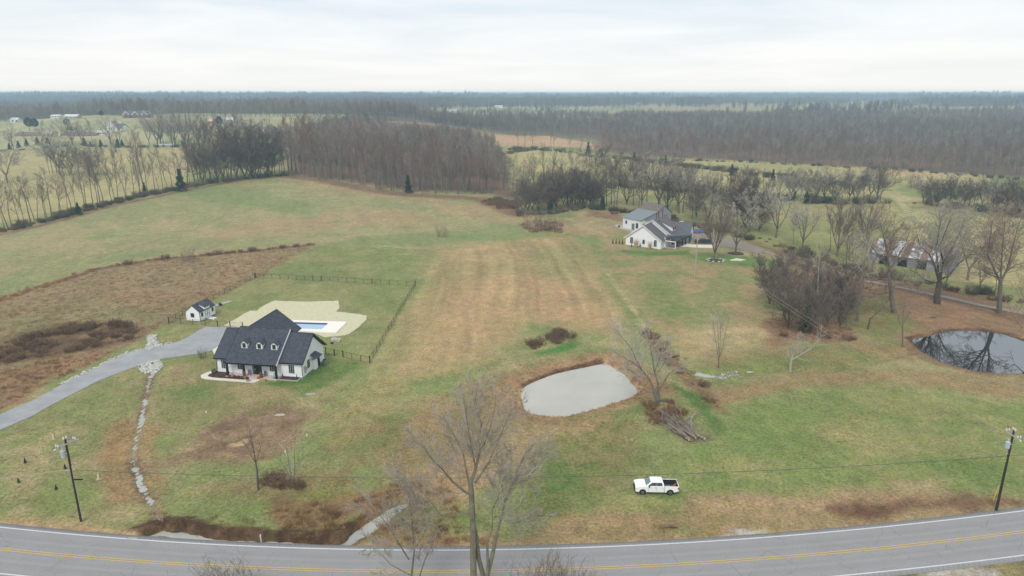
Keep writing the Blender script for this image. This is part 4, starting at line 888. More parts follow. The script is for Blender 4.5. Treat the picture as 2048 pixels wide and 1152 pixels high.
def window(e, face, u, v, z, w, h, grid=(2, 2), name='window', frame=M_BLACK, pane=M_PANE, t=.07):
    """face: '-v','+v','+u','-u' = outward direction; (u,v,z) = centre on the wall plane"""
    f = MB(); p = MB()
    def bx(mb, a0, a1, z0, z1, d0, d1):
        if face[1] == 'v': s = -1 if face[0] == '-' else 1; ys = sorted((v+s*d0, v+s*d1)); mb.box(u+a0, u+a1, ys[0], ys[1], z+z0, z+z1)
        else: s = -1 if face[0] == '-' else 1; xs = sorted((u+s*d0, u+s*d1)); mb.box(xs[0], xs[1], v+a0, v+a1, z+z0, z+z1)
    bx(f, -w/2, -w/2+t, -h/2, h/2, -.05, .07); bx(f, w/2-t, w/2, -h/2, h/2, -.05, .07); bx(f, -w/2+t, w/2-t, h/2-t, h/2, -.05, .07); bx(f, -w/2+t, w/2-t, -h/2, -h/2+t, -.05, .07)
    for i in range(1, grid[0]): c = -w/2+w*i/grid[0]; bx(f, c-.02, c+.02, -h/2+t, h/2-t, .03, .05)
    for i in range(1, grid[1]): c = -h/2+h*i/grid[1]; bx(f, -w/2+t, w/2-t, c-.025, c+.025, .03, .055)
    bx(p, -w/2+t*.5, w/2-t*.5, -h/2+t*.5, h/2-t*.5, -.04, .025)
    o = f.build(name, frame, e); p.build('pane', pane, o); return o
def battens(e, face, a0, a1, plane, z0, ztop, step=.42, m=None):
    mb = MB(); a = a0+step/2
    while a < a1:
        zt = ztop(a) if callable(ztop) else ztop
        if zt-z0 > .2:
            if face[1] == 'v': s = -1 if face[0] == '-' else 1; y = sorted((plane, plane+s*.03)); mb.box(a-.03, a+.03, y[0], y[1], z0, zt)
            else: s = -1 if face[0] == '-' else 1; x = sorted((plane, plane+s*.03)); mb.box(x[0], x[1], a-.03, a+.03, z0, zt)
        a += step
    o = mb.build('battens', m or M_TRIM, e); o['kind'] = 'stuff'; return o
A9 = math.radians(-9); H0 = G(437, 744.5)
house = empty('farmhouse', (H0[0], H0[1], 0), A9, 'white modern farmhouse with charcoal roof, three dormers and a front porch beside the pool', 'house')
def gable_wall(name, u0, u1, v0, v1, ze, zr, vr, e, m=M_WALL, z0=-.3):
    return MB().prism([(v0,z0),(v1,z0),(v1,ze),(vr,zr),(v0,ze)], u0, u1, 'x').build(name, m, e)
gable_wall('wall', .0, 2.55, 0, 10, 2.85, 6.72, 5.0, house)
gable_wall('wall', 2.55, 12.45, 0, 10, 3.0, 6.95, 5.0, house)
gable_wall('wall', 12.45, 16.7, -.1, 9.3, 2.85, 6.52, 4.8, house)
MB().box(2.5, 7.8, 9.7, 16.4, -.3, 3.2).build('wall', M_WALL, house)
def roofpair(e, u0, u1, ve0, ze0, vr, zr, ve1, ze1, m, th=.2, name='roof'):
    o = MB().slab([(u0,ve0,ze0),(u1,ve0,ze0),(u1,vr,zr),(u0,vr,zr)], th).slab([(u0,vr,zr),(u1,vr,zr),(u1,ve1,ze1),(u0,ve1,ze1)], th).build(name, m, e)
    mb = MB()
    mb.bar((u0,ve0-.02,ze0-.16),(u1,ve0-.02,ze0-.16), .10, .16)
    for u in (u0-.03, u1+.03): mb.bar((u,ve0,ze0-.13),(u,vr,zr-.13), .06, .24); mb.bar((u,vr,zr-.13),(u,ve1,ze1-.13), .06, .24)
    mb.build('fascia', M_BLACK, o); MB().bar((u0,vr,zr+.01),(u1,vr,zr+.01), .26, .07).build('ridge_cap', m, o); return o
roofpair(house, -.4, 2.5, -.4, 3.02, 5.0, 7.05, 10.5, 2.95, M_SHING)
R1 = roofpair(house, 2.45, 12.5, -1.5, 2.72, 5.0, 7.5, 10.5, 3.2, M_SHING)
MB().bar((12.56,-1.5,2.62),(12.56,5.0,7.40), .05, .34).build('rake_board', M_TRIM, house)
roofpair(house, 12.58, 17.1, -.45, 2.95, 4.8, 6.95, 10.0, 2.85, M_SHING)
o = MB().slab([(3.5,5,7.12),(3.5,17,7.12),(8.5,17,3.3),(8.5,8.5,3.3),(3.9,5.2,6.9)], .2).slab([(3.5,5,7.12),(3.5,17,7.12),(-.6,17,3.9),(-.6,10.6,3.4),(.5,8,4.7)], .2).build('roof', M_SHING, house)
MB().bar((8.52,8.5,3.2),(8.52,17,3.2), .12, .18).bar((3.5,17.04,7.0),(8.55,17.04,3.15), .08, .26).bar((3.5,5.2,7.14),(3.5,17,7.14), .22, .06).build('fascia', M_BLACK, o)
MB().prism([(2.55,3.1),(8.0,3.1),(8.0,3.5),(3.5,6.8),(2.6,6.1)], 16.4, 16.6, 'y').build('wall', M_WALL, house)
for u in (2.7, 7.9): MB().box(u-.1, u+.1, 16.2, 16.4, 0, 3.2).build('post', M_BLACK, house)
# dormers
def rz_at(v): return 2.72+(v+1.5)*(4.78/6.5)
for u in (5.15, 8.15, 11.05)[:3]:
    u -= .05; v0 = 1.15; zb = rz_at(v0); w = .62; zt = zb+1.0; zr = zt+.55; vb = v0+(zt-zb)/.735; vr = v0+(zr-zb)/.735
    d = MB().prism([(u-w,zb-.1),(u+w,zb-.1),(u+w,zt),(u,zr-.1),(u-w,zt)], v0, v0+.1, 'y')
    for s in (-1, 1): d.add([(u+s*w,v0,zb-.1),(u+s*w,v0,zt),(u+s*w,vb,zt),(u+s*(w-.1),v0,zb-.1),(u+s*(w-.1),v0,zt),(u+s*(w-.1),vb,zt)], [(0,1,2),(3,5,4),(0,3,4,1),(1,4,5,2),(0,2,5,3)])
    do = d.build('dormer', M_WALL, house)
    MB().slab([(u-w-.18,v0-.18,zt-.08),(u,v0-.18,zr+.04),(u,vr+.2,zr+.04),(u-w-.18,vb-.1,zt-.08)], .07).slab([(u,v0-.18,zr+.04),(u+w+.18,v0-.18,zt-.08),(u+w+.18,vb-.1,zt-.08),(u,vr+.2,zr+.04)], .07).build('dormer_roof', M_SHING, do)
    window(do, '-v', u, v0, zb+.55, .62, .85, (2, 2))
# windows and doors
for u, w in ((1.35,.95),(4.55,.95),(10.95,1.0)): window(house, '-v', u, 0, 1.72, w, 1.55, (2, 3))
window(house, '-v', 14.7, -.1, 1.65, 1.0, 1.55, (2, 3)); window(house, '+u', 16.7, 2.6, 1.75, .9, 1.5, (1, 2))
dr = MB().box(6.95, 8.75, -.05, .04, .1, 2.65).build('front_door', M_BLACK, house)
MB().box(7.05, 7.32, -.09, -.05, .5, 2.5).box(8.38, 8.65, -.09, -.05, .5, 2.5).build('side_light', M_PANEL, dr); MB().box(7.5, 7.56, -.14, -.05, 1.0, 1.3).build('handle', M_TIN, dr)
for a0, a1, pl, z1 in ((.1,2.5,0,2.8),(2.6,12.4,0,2.9),(12.6,16.6,-.1,2.8)): battens(house, '-v', a0, a1, pl, .35, z1)
battens(house, '+u', -.1, 9.3, 16.7, .35, lambda a: 2.85+min(a+.1, 9.3-a)*.74)
MB().box(-.04, 2.5, -.06, 0, .2, .34).box(2.5, 12.45, -.05, 0, .2, .34).box(12.45, 16.76, -.16, -.1, .2, .34).box(16.7, 16.76, -.1, 9.3, .2, .34).build('skirt_board', M_TRIM, house)
MB().box(2.4, 12.5, -1.95, -.06, -.2, .1).build('porch_floor', mat('porch_slab', sr(206,190,182), .8, .05, 2), house)
for u, m_ in ((2.75, M_BLACK), (6.0, M_BLACK), (9.3, M_BLACK), (12.3, M_BLACK)):
    pst = MB().box(u-.17, u+.17, -1.5, -1.16, .1, 2.72).build('porch_post', m_, house)
    if u in (6.0, 9.3): MB().box(u-.2, u+.2, -1.54, -1.12, .1, 1.25).build('post_wrap', M_WOOD, pst)
MB().box(2.5, 12.5, -1.52, -1.14, 2.52, 2.74).build('porch_beam', M_BLACK, house)
MB().box(16.7, 17.35, 4.0, 6.0, -.2, 2.2).build('bump_out', M_WALL, house)
o = MB().slab([(16.7,3.55,3.15),(18.15,3.55,2.55),(18.15,5.7,2.55),(16.7,5.7,3.15)], .12).build('awning', M_SHING, house); MB().bar((16.75,3.9,1.9),(17.9,3.9,2.5), .1, .1).bar((16.75,5.4,1.9),(17.9,5.4,2.5), .1, .1).build('bracket', M_BLACK, o)
MB().box(17.35, 17.42, 5.1, 5.95, .1, 2.2).build('side_door', M_BLACK, house)
MB().tube([(16.78,-.2,2.75),(16.78,-.2,.2),(17.0,-.35,.1)], .05, 5).tube([(-.08,-.1,2.8),(-.08,-.1,.2)], .05, 5).tube([(2.4,-.2,2.8),(2.4,-.2,2.2)], .05, 5).build('downspout', M_BLACK, house)
MB().box(16.7, 16.85, .8, 1.3, .6, 1.9).build('meter_box', M_CONC2, house); MB().box(16.7, 16.82, 1.5, 1.8, .9, 1.5).build('meter_box', M_CONC2, house)
def HW(u, v, z=0): c, s = math.cos(A9), math.sin(A9); return (H0[0]+u*c-v*s, H0[1]+u*s+v*c, z)
def placed(name, u, v, rz, label, cat, group=None, z=None): x, y, _ = HW(u, v); return empty(name, (x, y, hz(x, y)-.02 if z is None else z), A9+rz, label, cat, group)
ac = placed('air_conditioner', 18.0, 6.9, 0, 'grey air conditioner standing by the side wall of the white farmhouse', 'air conditioner')
MB().tube([(0,0,0),(0,0,.95)], .5, 12).build('casing', mat('ac_metal', sr(128,130,136), .6, .1, 9), ac); MB().tube([(0,0,.95),(0,0,.99)], .36, 12).build('fan_grille', M_BLACK, ac)
# flagstone path, beds, porch things
def local_patch(name, pts, z0, z1, m, kind='structure', label=None, cat=None):
    P_ = [HW(*p)[:2] for p in pts]; o = MB().prism(P_, z0, z1).build(name, m); tag(o, label, cat, kind=kind); return o
local_patch('front_path', [(-.1,1.5),(-.9,1.2),(-2.0,-.6),(-2.3,-2.0),(-1.6,-3.0),(-.5,-3.4),(2,-3.5),(9.0,-3.5),(9.9,-2.0),(7.6,-2.0),(7.3,-2.6),(1.0,-2.6),(-.6,-2.3),(-1.1,-1.6),(-.7,-.4),(-.05,.1)], -.2, .10, M_CONC)
b_ = local_patch('flower_bed', [(-.05,-.05),(2.35,-.05),(2.35,-1.9),(6.4,-1.98),(6.4,-2.55),(1.0,-2.55),(-.5,-2.25),(-1.05,-1.5),(-.6,-.4)], -.2, .16, M_MULCH)
local_patch('flower_bed', [(12.75,-.18),(16.3,-.18),(16.3,-1.5),(12.75,-1.5)], -.2, .16, M_MULCH)
local_patch('bed_edging', [(12.6,-.12),(12.75,-.12),(12.75,-1.5),(16.3,-1.5),(16.3,-.15),(16.5,-.15),(16.5,-1.7),(12.6,-1.7)], -.2, .14, M_CONC2)
rb = random.Random(8)
def leafball(r, m, n=220, flat=.8, seed=1):
    rng = random.Random(seed); mb = MB()
    for i in range(n):
        d = Vector((rng.gauss(0,1), rng.gauss(0,1), rng.gauss(0,1))).normalized(); 
        if d.z < -.3: continue
        c = Vector((d.x*r, d.y*r, (d.z*.5+.5)*r*2*flat))*rng.uniform(.75, 1.05); b = perp(d, rng); q = d.cross(b); z = r*.22; mb.add([c-b*z, c+b*z, c+q*z+d*z*.4, c-q*z*.8+d*z*.3], [(0,1,2),(0,3,1)])
    return mb.mesh('foliage', m, fix=False)
MUM = leafball(.36, mat('mum_rust', sr(122,62,56), .9, .3, 6)); PAMP = leafball(.42, mat('mum_pink', sr(206,180,176), .9, .2, 6), seed=2); DK = leafball(.45, M_GREEN, seed=3); OLV = leafball(.3, M_OLIVE, seed=4)
def ball(name, me_, u, v, s, label, cat, group=None): x, y, _ = HW(u, v); o = bpy.data.objects.new(name, me_); C.objects.link(o); o.location = (x, y, .1); o.scale = (s, s, s); tag(o, label, cat, group); return o
for i, (u, v, lb) in enumerate(((3.7,-2.25,'left'),(4.6,-2.3,'middle'),(5.4,-2.35,'right'))): ball('chrysanthemum', MUM, u, v, 1.0, 'rust red chrysanthemum mound in the bed by the porch, %s of three' % lb, 'flower', 'rust chrysanthemums by the porch')
ball('chrysanthemum', PAMP, 3.9, -1.75+-.2, 1.0, 'pale pink chrysanthemum behind the rust red ones by the porch', 'flower')
ball('shrub', DK, -.35, -.7, 1.1, 'dark green shrub at the left corner of the farmhouse', 'shrub'); ball('shrub', OLV, .3, -2.3, .9, 'small pale shrub at the front left edge of the flower bed', 'shrub'); ball('shrub', OLV, 1.7, -2.35, .9, 'small pale shrub in the middle of the flower bed edge', 'shrub'); ball('shrub', OLV, 6.0, -2.4, 1.1, 'olive shrub at the right end of the porch flower bed', 'shrub')
for u, s_ in ((13.3,'left'),(16.0,'right')):
    x, y, _ = HW(u, -.9); plant_kind('arbor', x, y, .45, 'conifer_sapling', 'tiny upright conifer at the %s end of the boxed bed' % s_, 'conifer', 'tiny conifers in the boxed bed', z=.12)
ball('shrub', OLV, 14.2, -.8, .7, 'low dark clump left of centre in the boxed bed', 'shrub'); ball('shrub', OLV, 15.1, -.8, .7, 'low dark clump right of centre in the boxed bed', 'shrub')
def pumpkin(u, v, s, lb):
    t = placed('pumpkin', u, v, 0, lb, 'pumpkin', 'pumpkins by the porch posts', z=.1); MB().blob((0,0,.16*s), (.24*s,.24*s,.18*s), 9, 6, .03).build('rind', M_ORANGE, t, True); MB().tube([(0,0,.3*s),(.02,0,.42*s)], .025, 4).build('stalk', M_WOOD, t)
pumpkin(6.45, -1.7, 1.1, 'orange pumpkin beside the second porch post from the left'); pumpkin(8.95, -1.85, 1.2, 'orange pumpkin beside the third porch post from the left'); pumpkin(8.85, -1.45, .8, 'smaller pumpkin behind the one at the third porch post')
def chair(u, v, rz, m, lb):
    t = placed('porch_chair', u, v, rz, lb, 'chair', z=.1)
    MB().box(-.28,.28,-.25,.25,.38,.45).build('seat', m, t); MB().box(-.28,.28,.2,.27,.45,.95).build('backrest', m, t)
    for a in (-.24, .24):
        for b in (-.2, .2): MB().box(a-.03,a+.03,b-.03,b+.03,0,.38).build('leg', m, t)
chair(6.55+.0, -.55, .2, mat('grey_chair_paint', sr(130,126,140), .6, .1, 4), 'grey porch chair left of the front door'); chair(9.55, -.6, -.2, bpy.data.materials['grey_chair_paint'], 'grey porch chair right of the front door'); chair(11.75, -1.35, -.5, mat('pale_blue_chair_paint', sr(160,186,192), .6, .1, 4), 'pale blue chair at the right end of the porch')
t = placed('planter', 7.7, -3.25, 0, 'grey planter of dark flowers on the front path', 'planter'); MB().tube([(0,0,0),(0,0,.12),(0,0,.55)], [.2,.22,.32], 8).build('pot', M_CONC2, t); o = bpy.data.objects.new('foliage', OLV); C.objects.link(o); o.parent = t; o.location = (0,0,.45); o.scale = (1.1,1.1,1.1)
t = placed('hay_bale', 10.3, -2.6, .1, 'straw bale lying in the grass in front of the porch', 'hay bale'); MB().box(-.5,.5,-.28,.28,0,.48).build('straw', mat('straw_bale', sr(176,158,108), .95, .3, 5), t); MB().box(-.2,-.17,-.29,.29,-.01,.49).box(.17,.2,-.29,.29,-.01,.49).build('twine', M_WOOD, t)
x, y = G(405, 716); plant_kind('shrub', x, y, .5, 'sapling', 'small leafless sapling beside the driveway left of the farmhouse', 'sapling')
x, y = G(672, 682); t = empty('stone_pile', (x, y, 0), 0, 'pale stones piled on the lawn right of the farmhouse', 'stones')
for i in range(6): MB().blob((rb.uniform(-.7,.7), rb.uniform(-.5,.5), .3), (.45,.35,.5), 6, 4, .2).build('stone', M_STONE, t)
x, y = G(664, 687); tag(MB().blob((x, y, .15), (.4,.3,.22), 6, 4, .2).build('black_bag', M_BLACK), 'small black bag on the lawn right of the farmhouse', 'bag')
# concrete apron, straw mat, pool
tag(ground_patch('concrete_apron', GP([(425,701),(437,693),(446,690),(440,706),(430,712)]), M_CONC, .12), kind='structure')
strawm = mat('straw_netting', sr(204,197,164), .95, .12, 1.2, .02, 3); rs = random.Random(4)
tag(ground_patch('straw_erosion_mat', STRAW, strawm, .10, .3, jit=.1), 'pale yellow straw erosion matting laid round the pool', 'mat')
DECK = [G(573,643,.2), G(691,646,.2), G(668,666,.2), G(590,663,.2)]; PI_ = [G(584,644,.2), G(655,648,.2), G(640,660,.2), G(588,659.5,.2)]
# rectangular pool in house-aligned frame
pc = G(622, 652); pool = empty('swimming_pool', (pc[0], pc[1], 0), A9+.06, 'rectangular blue swimming pool with a wide pale deck behind the farmhouse', 'pool')
def plocal(p): dx_, dy_ = p[0]-pc[0], p[1]-pc[1]; c, s = math.cos(A9+.06), math.sin(A9+.06); return (dx_*c+dy_*s, -dx_*s+dy_*c)
PW = [plocal(G(u, v, .1)) for u, v in ((584,645.5),(655,648),(641,660),(588,658.5))]; PD = [plocal(G(u, v, .1)) for u, v in ((575,642.5),(690,646),(668,666.5),(585,664.5))]
wx0, wx1, wy0, wy1 = PW[3][0]-1.5, PW[2][0]+.3, PW[3][1], PW[0][1]; print('pool', PW, PD)
dx0, dx1, dy0, dy1 = wx0-1.6, PD[2][0]+.5, PD[2][1], PD[1][1]+.3
d = MB().box(dx0,wx0,dy0,dy1,-.2,.32).box(wx1,dx1,dy0,dy1,-.2,.32).box(wx0,wx1,dy0,wy0,-.2,.32).box(wx0,wx1,wy1,dy1,-.2,.32).build('deck', mat('pool_deck', sr(232,226,216,1.0), .85, .03, 1), pool)
MB().box(wx0,wx1,wy1-.06,wy1,-.3,.27).box(wx0,wx0+.06,wy0,wy1-.06,-.3,.24).box(wx1-.06,wx1,wy0,wy1-.06,-.3,.24).build('basin_wall', mat('navy_liner', sr(50,66,108), .5, .1, 2), pool)
MB().box(wx0+.06,wx1-.06,wy0,wy1-.06,-.3,.18).build('pool_water', mat('pool_water', sr(168,196,218), .25, .03, .5), pool)
MB().box(wx0+.06,wx1-.06,wy1-.75,wy1-.06,.18,.24).build('cover_track', bpy.data.materials['navy_liner'], pool)
# shed
sc_ = G(374, 642); se = G(402, 644); srz = math.atan2(se[1]-sc_[1], se[0]-sc_[0]); 
shed = empty('garden_shed', (sc_[0], sc_[1], .05), srz, 'small white garden shed with charcoal roof, dormer and double doors', 'shed')
SW, SL, SE_, SR_ = 3.5, 5.6, 2.3, 3.75
MB().prism([(0,.15),(SW,.15),(SW,SE_),(SW/2,SR_),(0,SE_)], 0, SL, 'y').build('wall', M_WALL, shed); MB().box(.1,SW-.1,.1,SL-.1,-.1,.15).build('skid', M_BLACK, shed)
MB().slab([(-.2,-.15,SE_-.1),(-.2,SL+.15,SE_-.1),(SW/2,SL+.15,SR_+.08),(SW/2,-.15,SR_+.08)], .09).slab([(SW/2,-.15,SR_+.08),(SW/2,SL+.15,SR_+.08),(SW+.2,SL+.15,SE_-.1),(SW+.2,-.15,SE_-.1)], .09).build('roof', M_SHING, shed)
o = MB().slab([(SW/2,1.5,SR_+.16),(SW/2,3.9,SR_+.16),(SW+.45,3.9,3.05),(SW+.45,1.5,3.05)], .09).build('dormer_roof', M_SHING, shed)
MB().prism([(SW/2,SR_),(SW+.1,2.4),(SW+.1,3.05)], 1.65, 1.75, 'y').prism([(SW/2,SR_),(SW+.1,2.4),(SW+.1,3.05)], 3.65, 3.75, 'y').box(SW,SW+.1,1.75,3.65,2.35,3.0).build('dormer_wall', M_WALL, shed)
window(shed, '-v', SW*.47, 0, 1.45, .85, .95, (2, 2)); window(shed, '+u', SW, .8, 1.5, .6, .9, (2, 2)); window(shed, '+u', SW, 4.7, 1.5, .6, .9, (2, 2))
for a in (2.05, 2.75): o = MB().box(SW,SW+.05,a,a+.65,.2,2.15).build('door', M_TRIM, shed); MB().box(SW+.05,SW+.08,a,a+.65,1.15,1.2).box(SW+.05,SW+.08,a-.03,a+.02,.2,2.15).box(SW+.05,SW+.08,a+.6,a+.68,.2,2.15).build('door_trim', M_BLACK, o)
for a in (2.1, 2.85): MB().slab([(SW+.05,a,.22),(SW+1.9,a,.02),(SW+1.9,a+.5,.02),(SW+.05,a+.5,.22)], .05).build('ramp_board', M_TRIM, shed)
MB().box(SW-.05,SW+.04,-.04,.05,.15,SE_).build('corner_trim', M_BLACK, shed)
x, y = G(437, 609); tag(MB().prism([(x-1.6,y-2.2),(x+.1,y-2.0),(x+2.6,y+2.2),(x+1.4,y+2.6)], -.1, .16).build('concrete_pad', M_CONC2), 'low grey concrete pad on the lawn behind the shed', 'pad')
x, y = G(441, 611); tag(MB().blob((x, y, .3), (.45,.4,.4), 7, 5, .2).build('rubble_heap', M_MULCH), 'small dark heap on the concrete pad behind the shed', 'heap')
# ------------------------------------------------------------------ chain link fences
M_FENCE = mat('black_fence', (.02,.02,.022), .6, .1, 3); 
def fence(a, b, n, label, gates=(), h=1.25):
    A, B = G(*a), G(*b); L = math.hypot(B[0]-A[0], B[1]-A[1]); rz = math.atan2(B[1]-A[1], B[0]-A[0]); e = empty('chain_link_fence', (A[0], A[1], hz(*A)), rz, label, 'fence', 'black chain link fences round the yard')
    c, s = math.cos(rz), math.sin(rz)
    def gz(t): return hz(A[0]+c*t, A[1]+s*t)-hz(*A)
    ts = [L*i/n for i in range(n+1)]
    for i, t in enumerate(ts): big = i in (0, n) or i in gates; w = .07 if big else .035; MB().box(t-w, t+w, -w, w, gz(t)-.2, gz(t)+h+(.25 if big else .05)).build('post', M_FENCE, e)
    mb = MB(); ms = MB()
    for t0, t1 in zip(ts[:-1], ts[1:]):
        mb.bar((t0,0,gz(t0)+h),(t1,0,gz(t1)+h), .035, .035); mb.bar((t0,0,gz(t0)+.06),(t1,0,gz(t1)+.06), .02, .02); k = max(2, int((t1-t0)/.32))
        for j in range(k):
            f0 = t0+(t1-t0)*j/k; f1 = t0+(t1-t0)*(j+1)/k; ms.bar((f0,0,gz(f0)+.06),(f1,0,gz(f1)+h), .006, .006); ms.bar((f1,.012,gz(f1)+.06),(f0,.012,gz(f0)+h), .006, .006)
    mb.build('rail', M_FENCE, e); o = ms.build('wire_mesh', M_FENCE, e, fix=False); o['kind'] = 'stuff'; return e
fence((338,646),(510,556), 15, 'black chain link fence between the brown meadow and the shed lawn'); fence((512,556),(831,572), 19, 'black chain link fence along the far side of the pool yard', (7, 8, 14))
fence((831,572),(740,726), 18, 'black chain link fence down the right side of the pool yard'); fence((740,726),(652,708), 5, 'short black chain link fence joining the farmhouse to the right side of the yard', (3, 4)); fence((338,646),(486,657), 6, 'short black chain link fence in front of the shed above the driveway', (4, 5))
# ------------------------------------------------------------------ second white house
H2 = G(1251, 489); R2 = math.radians(-36)
h2 = empty('ranch_house', (H2[0], H2[1], 0), R2, 'white ranch house with grey brown roofs, wraparound porch and attached garage', 'house')
# front gable block: faces -v
MB().prism([(0,-.5),(12.9,-.5),(12.9,2.9),(6.4,7.2),(0,2.7)], 0, 6, 'y').build('wall', M_WALL, h2)
o = MB().slab([(-.5,-.4,2.45),(6.4,-.4,7.4),(6.4,6,7.4),(-.5,6,2.45)], .2).slab([(6.4,-.4,7.4),(13.4,-.4,2.8),(13.4,6,2.8),(6.4,6,7.4)], .2).build('roof', M_SHING2, h2)
MB().bar((-.5,-.44,2.36),(6.4,-.44,7.3), .06, .24).bar((6.4,-.44,7.3),(13.4,-.44,2.7), .06, .24).build('fascia', M_TRIM, o)
# taller body behind
MB().prism([(-.3,-.5),(13.6,-.5),(13.6,4.0),(7.0,8.3),(-.3,3.4)], 6.0, 16, 'y').build('wall', M_WALL, h2)
o = MB().slab([(-.8,5.6,3.2),(7.0,5.6,8.5),(7.0,16.3,8.5),(-.8,16.3,3.2)], .2).slab([(7.0,5.6,8.5),(14.1,5.6,3.9),(14.1,16.3,3.9),(7.0,16.3,8.5)], .2).build('roof', M_SHING2, h2)
MB().bar((-.8,5.56,3.1),(7.0,5.56,8.4), .06, .24).bar((7.0,5.56,8.4),(14.1,5.56,3.8), .06, .24).build('fascia', M_TRIM, o)
# shed dormer on the right slope
dm = MB().prism([(8.2,7.7),(13.0,4.7),(13.0,6.1)], 8.6, 12.0, 'y').build('dormer', M_WALL, h2); MB().slab([(7.9,8.3,8.15),(13.4,8.3,6.1),(13.4,12.3,6.1),(7.9,12.3,8.15)], .15).build('dormer_roof', M_SHING2, dm); window(dm, '+u', 13.0, 9.6, 5.45, .9, .9, (1, 1)); window(dm, '+u', 13.0, 11.1, 5.45, .9, .9, (1, 1))
# porch
MB().box(12.9, 17.0, 2.6, 15, -.4, .25).build('porch_floor', M_CONC2, h2); o = MB().slab([(12.9,2.2,4.1),(13.7,2.2,4.1),(17.3,2.2,2.85),(17.3,2.2,2.85)][:3]+[(17.3,15.2,2.85),(13.3,15.2,4.3)], .18).build('porch_roof', M_SHING3, h2)
MB().box(13.0,17.2,2.15,2.3,2.45,2.75).build('porch_beam', M_TRIM, h2); MB().box(17.05,17.2,2.3,15.1,2.45,2.72).build('porch_beam', M_BLACK, h2)
for v in (2.45, 5.4, 8.3, 11.2, 14.2): MB().box(16.9,17.15,v-.12,v+.12,.25,2.5).build('porch_post', M_TRIM if v < 3 else M_BLACK, h2)
MB().box(12.9,13.3,2.6,15,.2,3.9).build('wall', M_WALL, h2)
for (u, z, w, h) in ((2.2,1.75,1.0,2.1),(6.7,1.75,.9,1.4),(10.9,1.75,1.0,2.1)): window(h2, '-v', u, 0, z, w, h, (1, 2))
window(h2, '-v', 14.6, 6.0, 1.6, 1.0, 1.7, (1, 1)); MB().box(13.3, 16.8, 6.0, 6.1, .2, 3.0).build('wall', M_WALL, h2); MB().box(15.4,16.5,5.92,6.0,.25,2.4).build('front_door', M_BLACK, h2)
for v in (8.0, 10.5, 13): window(h2, '+u', 13.3, v, 1.6, 1.1, 1.7, (1, 2))
battens(h2, '-v', 0, 12.9, 0, 0, lambda a: 2.7+min(a, 12.9-a)*.66, .6)
# garage wing, turned a little
ga = empty('garage_wing', (13.2, 15.2, 0), math.radians(14), parent=h2); ga.name = 'garage_wing'
MB().prism([(0,-.5),(9.6,-.5),(9.6,2.9),(4.8,6.0),(0,2.9)], -6, 3.2, 'x').build('wall', M_WALL, ga)
o = MB().slab([(-6.3,-.4,2.7),(3.5,-.4,2.7),(3.5,4.8,6.2),(-6.3,4.8,6.2)], .2).slab([(-6.3,4.8,6.2),(3.5,4.8,6.2),(3.5,10,2.7),(-6.3,10,2.7)], .2).build('roof', M_SHING3, ga)
MB().box(3.2,3.28,1.6,6.4,0,2.3).build('garage_door', mat('garage_door_paint', sr(96,98,108), .6, .05, 2), ga)
# ornamental grasses, arborvitae by the house
for u, v, s, lb in ((1286,494,1.5,'left'),(1312,497,1.5,'right')):
    x, y = G(u-(0 if lb=='left' else 15)+ (0), v); kind('pampas_'+lb, (None, bush_mesh(450 if lb=='left' else 451, 3.0 if lb=='left' else 2.8, 1.0 if lb=='left' else .7, 70, M_STRAW, .02, 0, 3.0))); HH['pampas_'+lb] = 3
    plant_kind('pampas_'+lb, *G({'left':1272,'right':1299}[lb], v+{'left':1,'right':2}[lb]), 1.0, 'ornamental_grass', 'tall straw coloured ornamental grass against the ranch house gable, %s clump' % lb, 'grass', 'straw coloured grasses by the ranch house')
for i, u in enumerate((1225.5,1232,1238.5,1244.5)): at_px('arbor', u, 487+i*.5, 9.5, 'conifer_sapling', 'narrow dark conifer in the row of four left of the ranch house, %s' % ('farthest left','second from left','third from left','nearest the house')[i], 'conifer', 'four narrow conifers by the ranch house')
for u in (1263, 1280): at_px('arbor', u, 494, 8, 'conifer_sapling', 'dark conifer %s of the left ornamental grass clump' % ('left' if u < 1270 else 'right'), 'conifer')
tag(ground_patch('driveway_slab', GP([(1362,494),(1372,488),(1385,490),(1425,491),(1425,496.5),(1400,496),(1372,494)]), M_CONC, .16), kind='structure')
tag(ground_patch('patio_slab', GP([(1234,449),(1250,452),(1282,463),(1290,468),(1280,468),(1240,457),(1228,452)]), M_CONC2, .12), kind='structure')
# barn
BB = G(1246, 455); RB = math.radians(-55)
barn = empty('barn', (BB[0], BB[1], 0), RB, 'white walled barn with steep grey and brown metal roof behind the ranch house', 'barn')
prof = [(-.2,-.6),(16,-.6),(16,5.8),(12,8.7),(8.2,6.55),(-.2,4.3)]
MB().prism(prof[:], .0, 9.4, 'x').build('wall', M_WALL2, barn)
MB().prism([(0.3,4.2),(16,2.0),(16.05,5.8),(12,8.65),(8.2,6.5)], 9.4, 9.5, 'x').build('gable_boarding', M_BARNW, barn)
MB().slab([(-.4,-.6,4.2),(9.8,-.6,4.2),(9.8,8.2,6.7),(-.4,8.2,6.7)], .15).build('lower_roof', M_METAL, barn)
MB().slab([(-.4,8.2,6.72),(9.8,8.2,6.72),(9.8,12,8.9),(-.4,12,8.9)], .15).slab([(-.4,12,8.9),(9.8,12,8.9),(9.8,16.5,5.7),(-.4,16.5,5.7)], .15).build('upper_roof', M_RUSTM, barn)
for i in range(12): a = 2.2+i*1.1; MB().box(9.5,9.56,a,a+.5,3.6-(a*.12),4.3+min(a*.28,3.3) if a < 12 else 5.2).build('board', (M_RED if i in (5,6,8,9,10) else M_BARNW), barn)
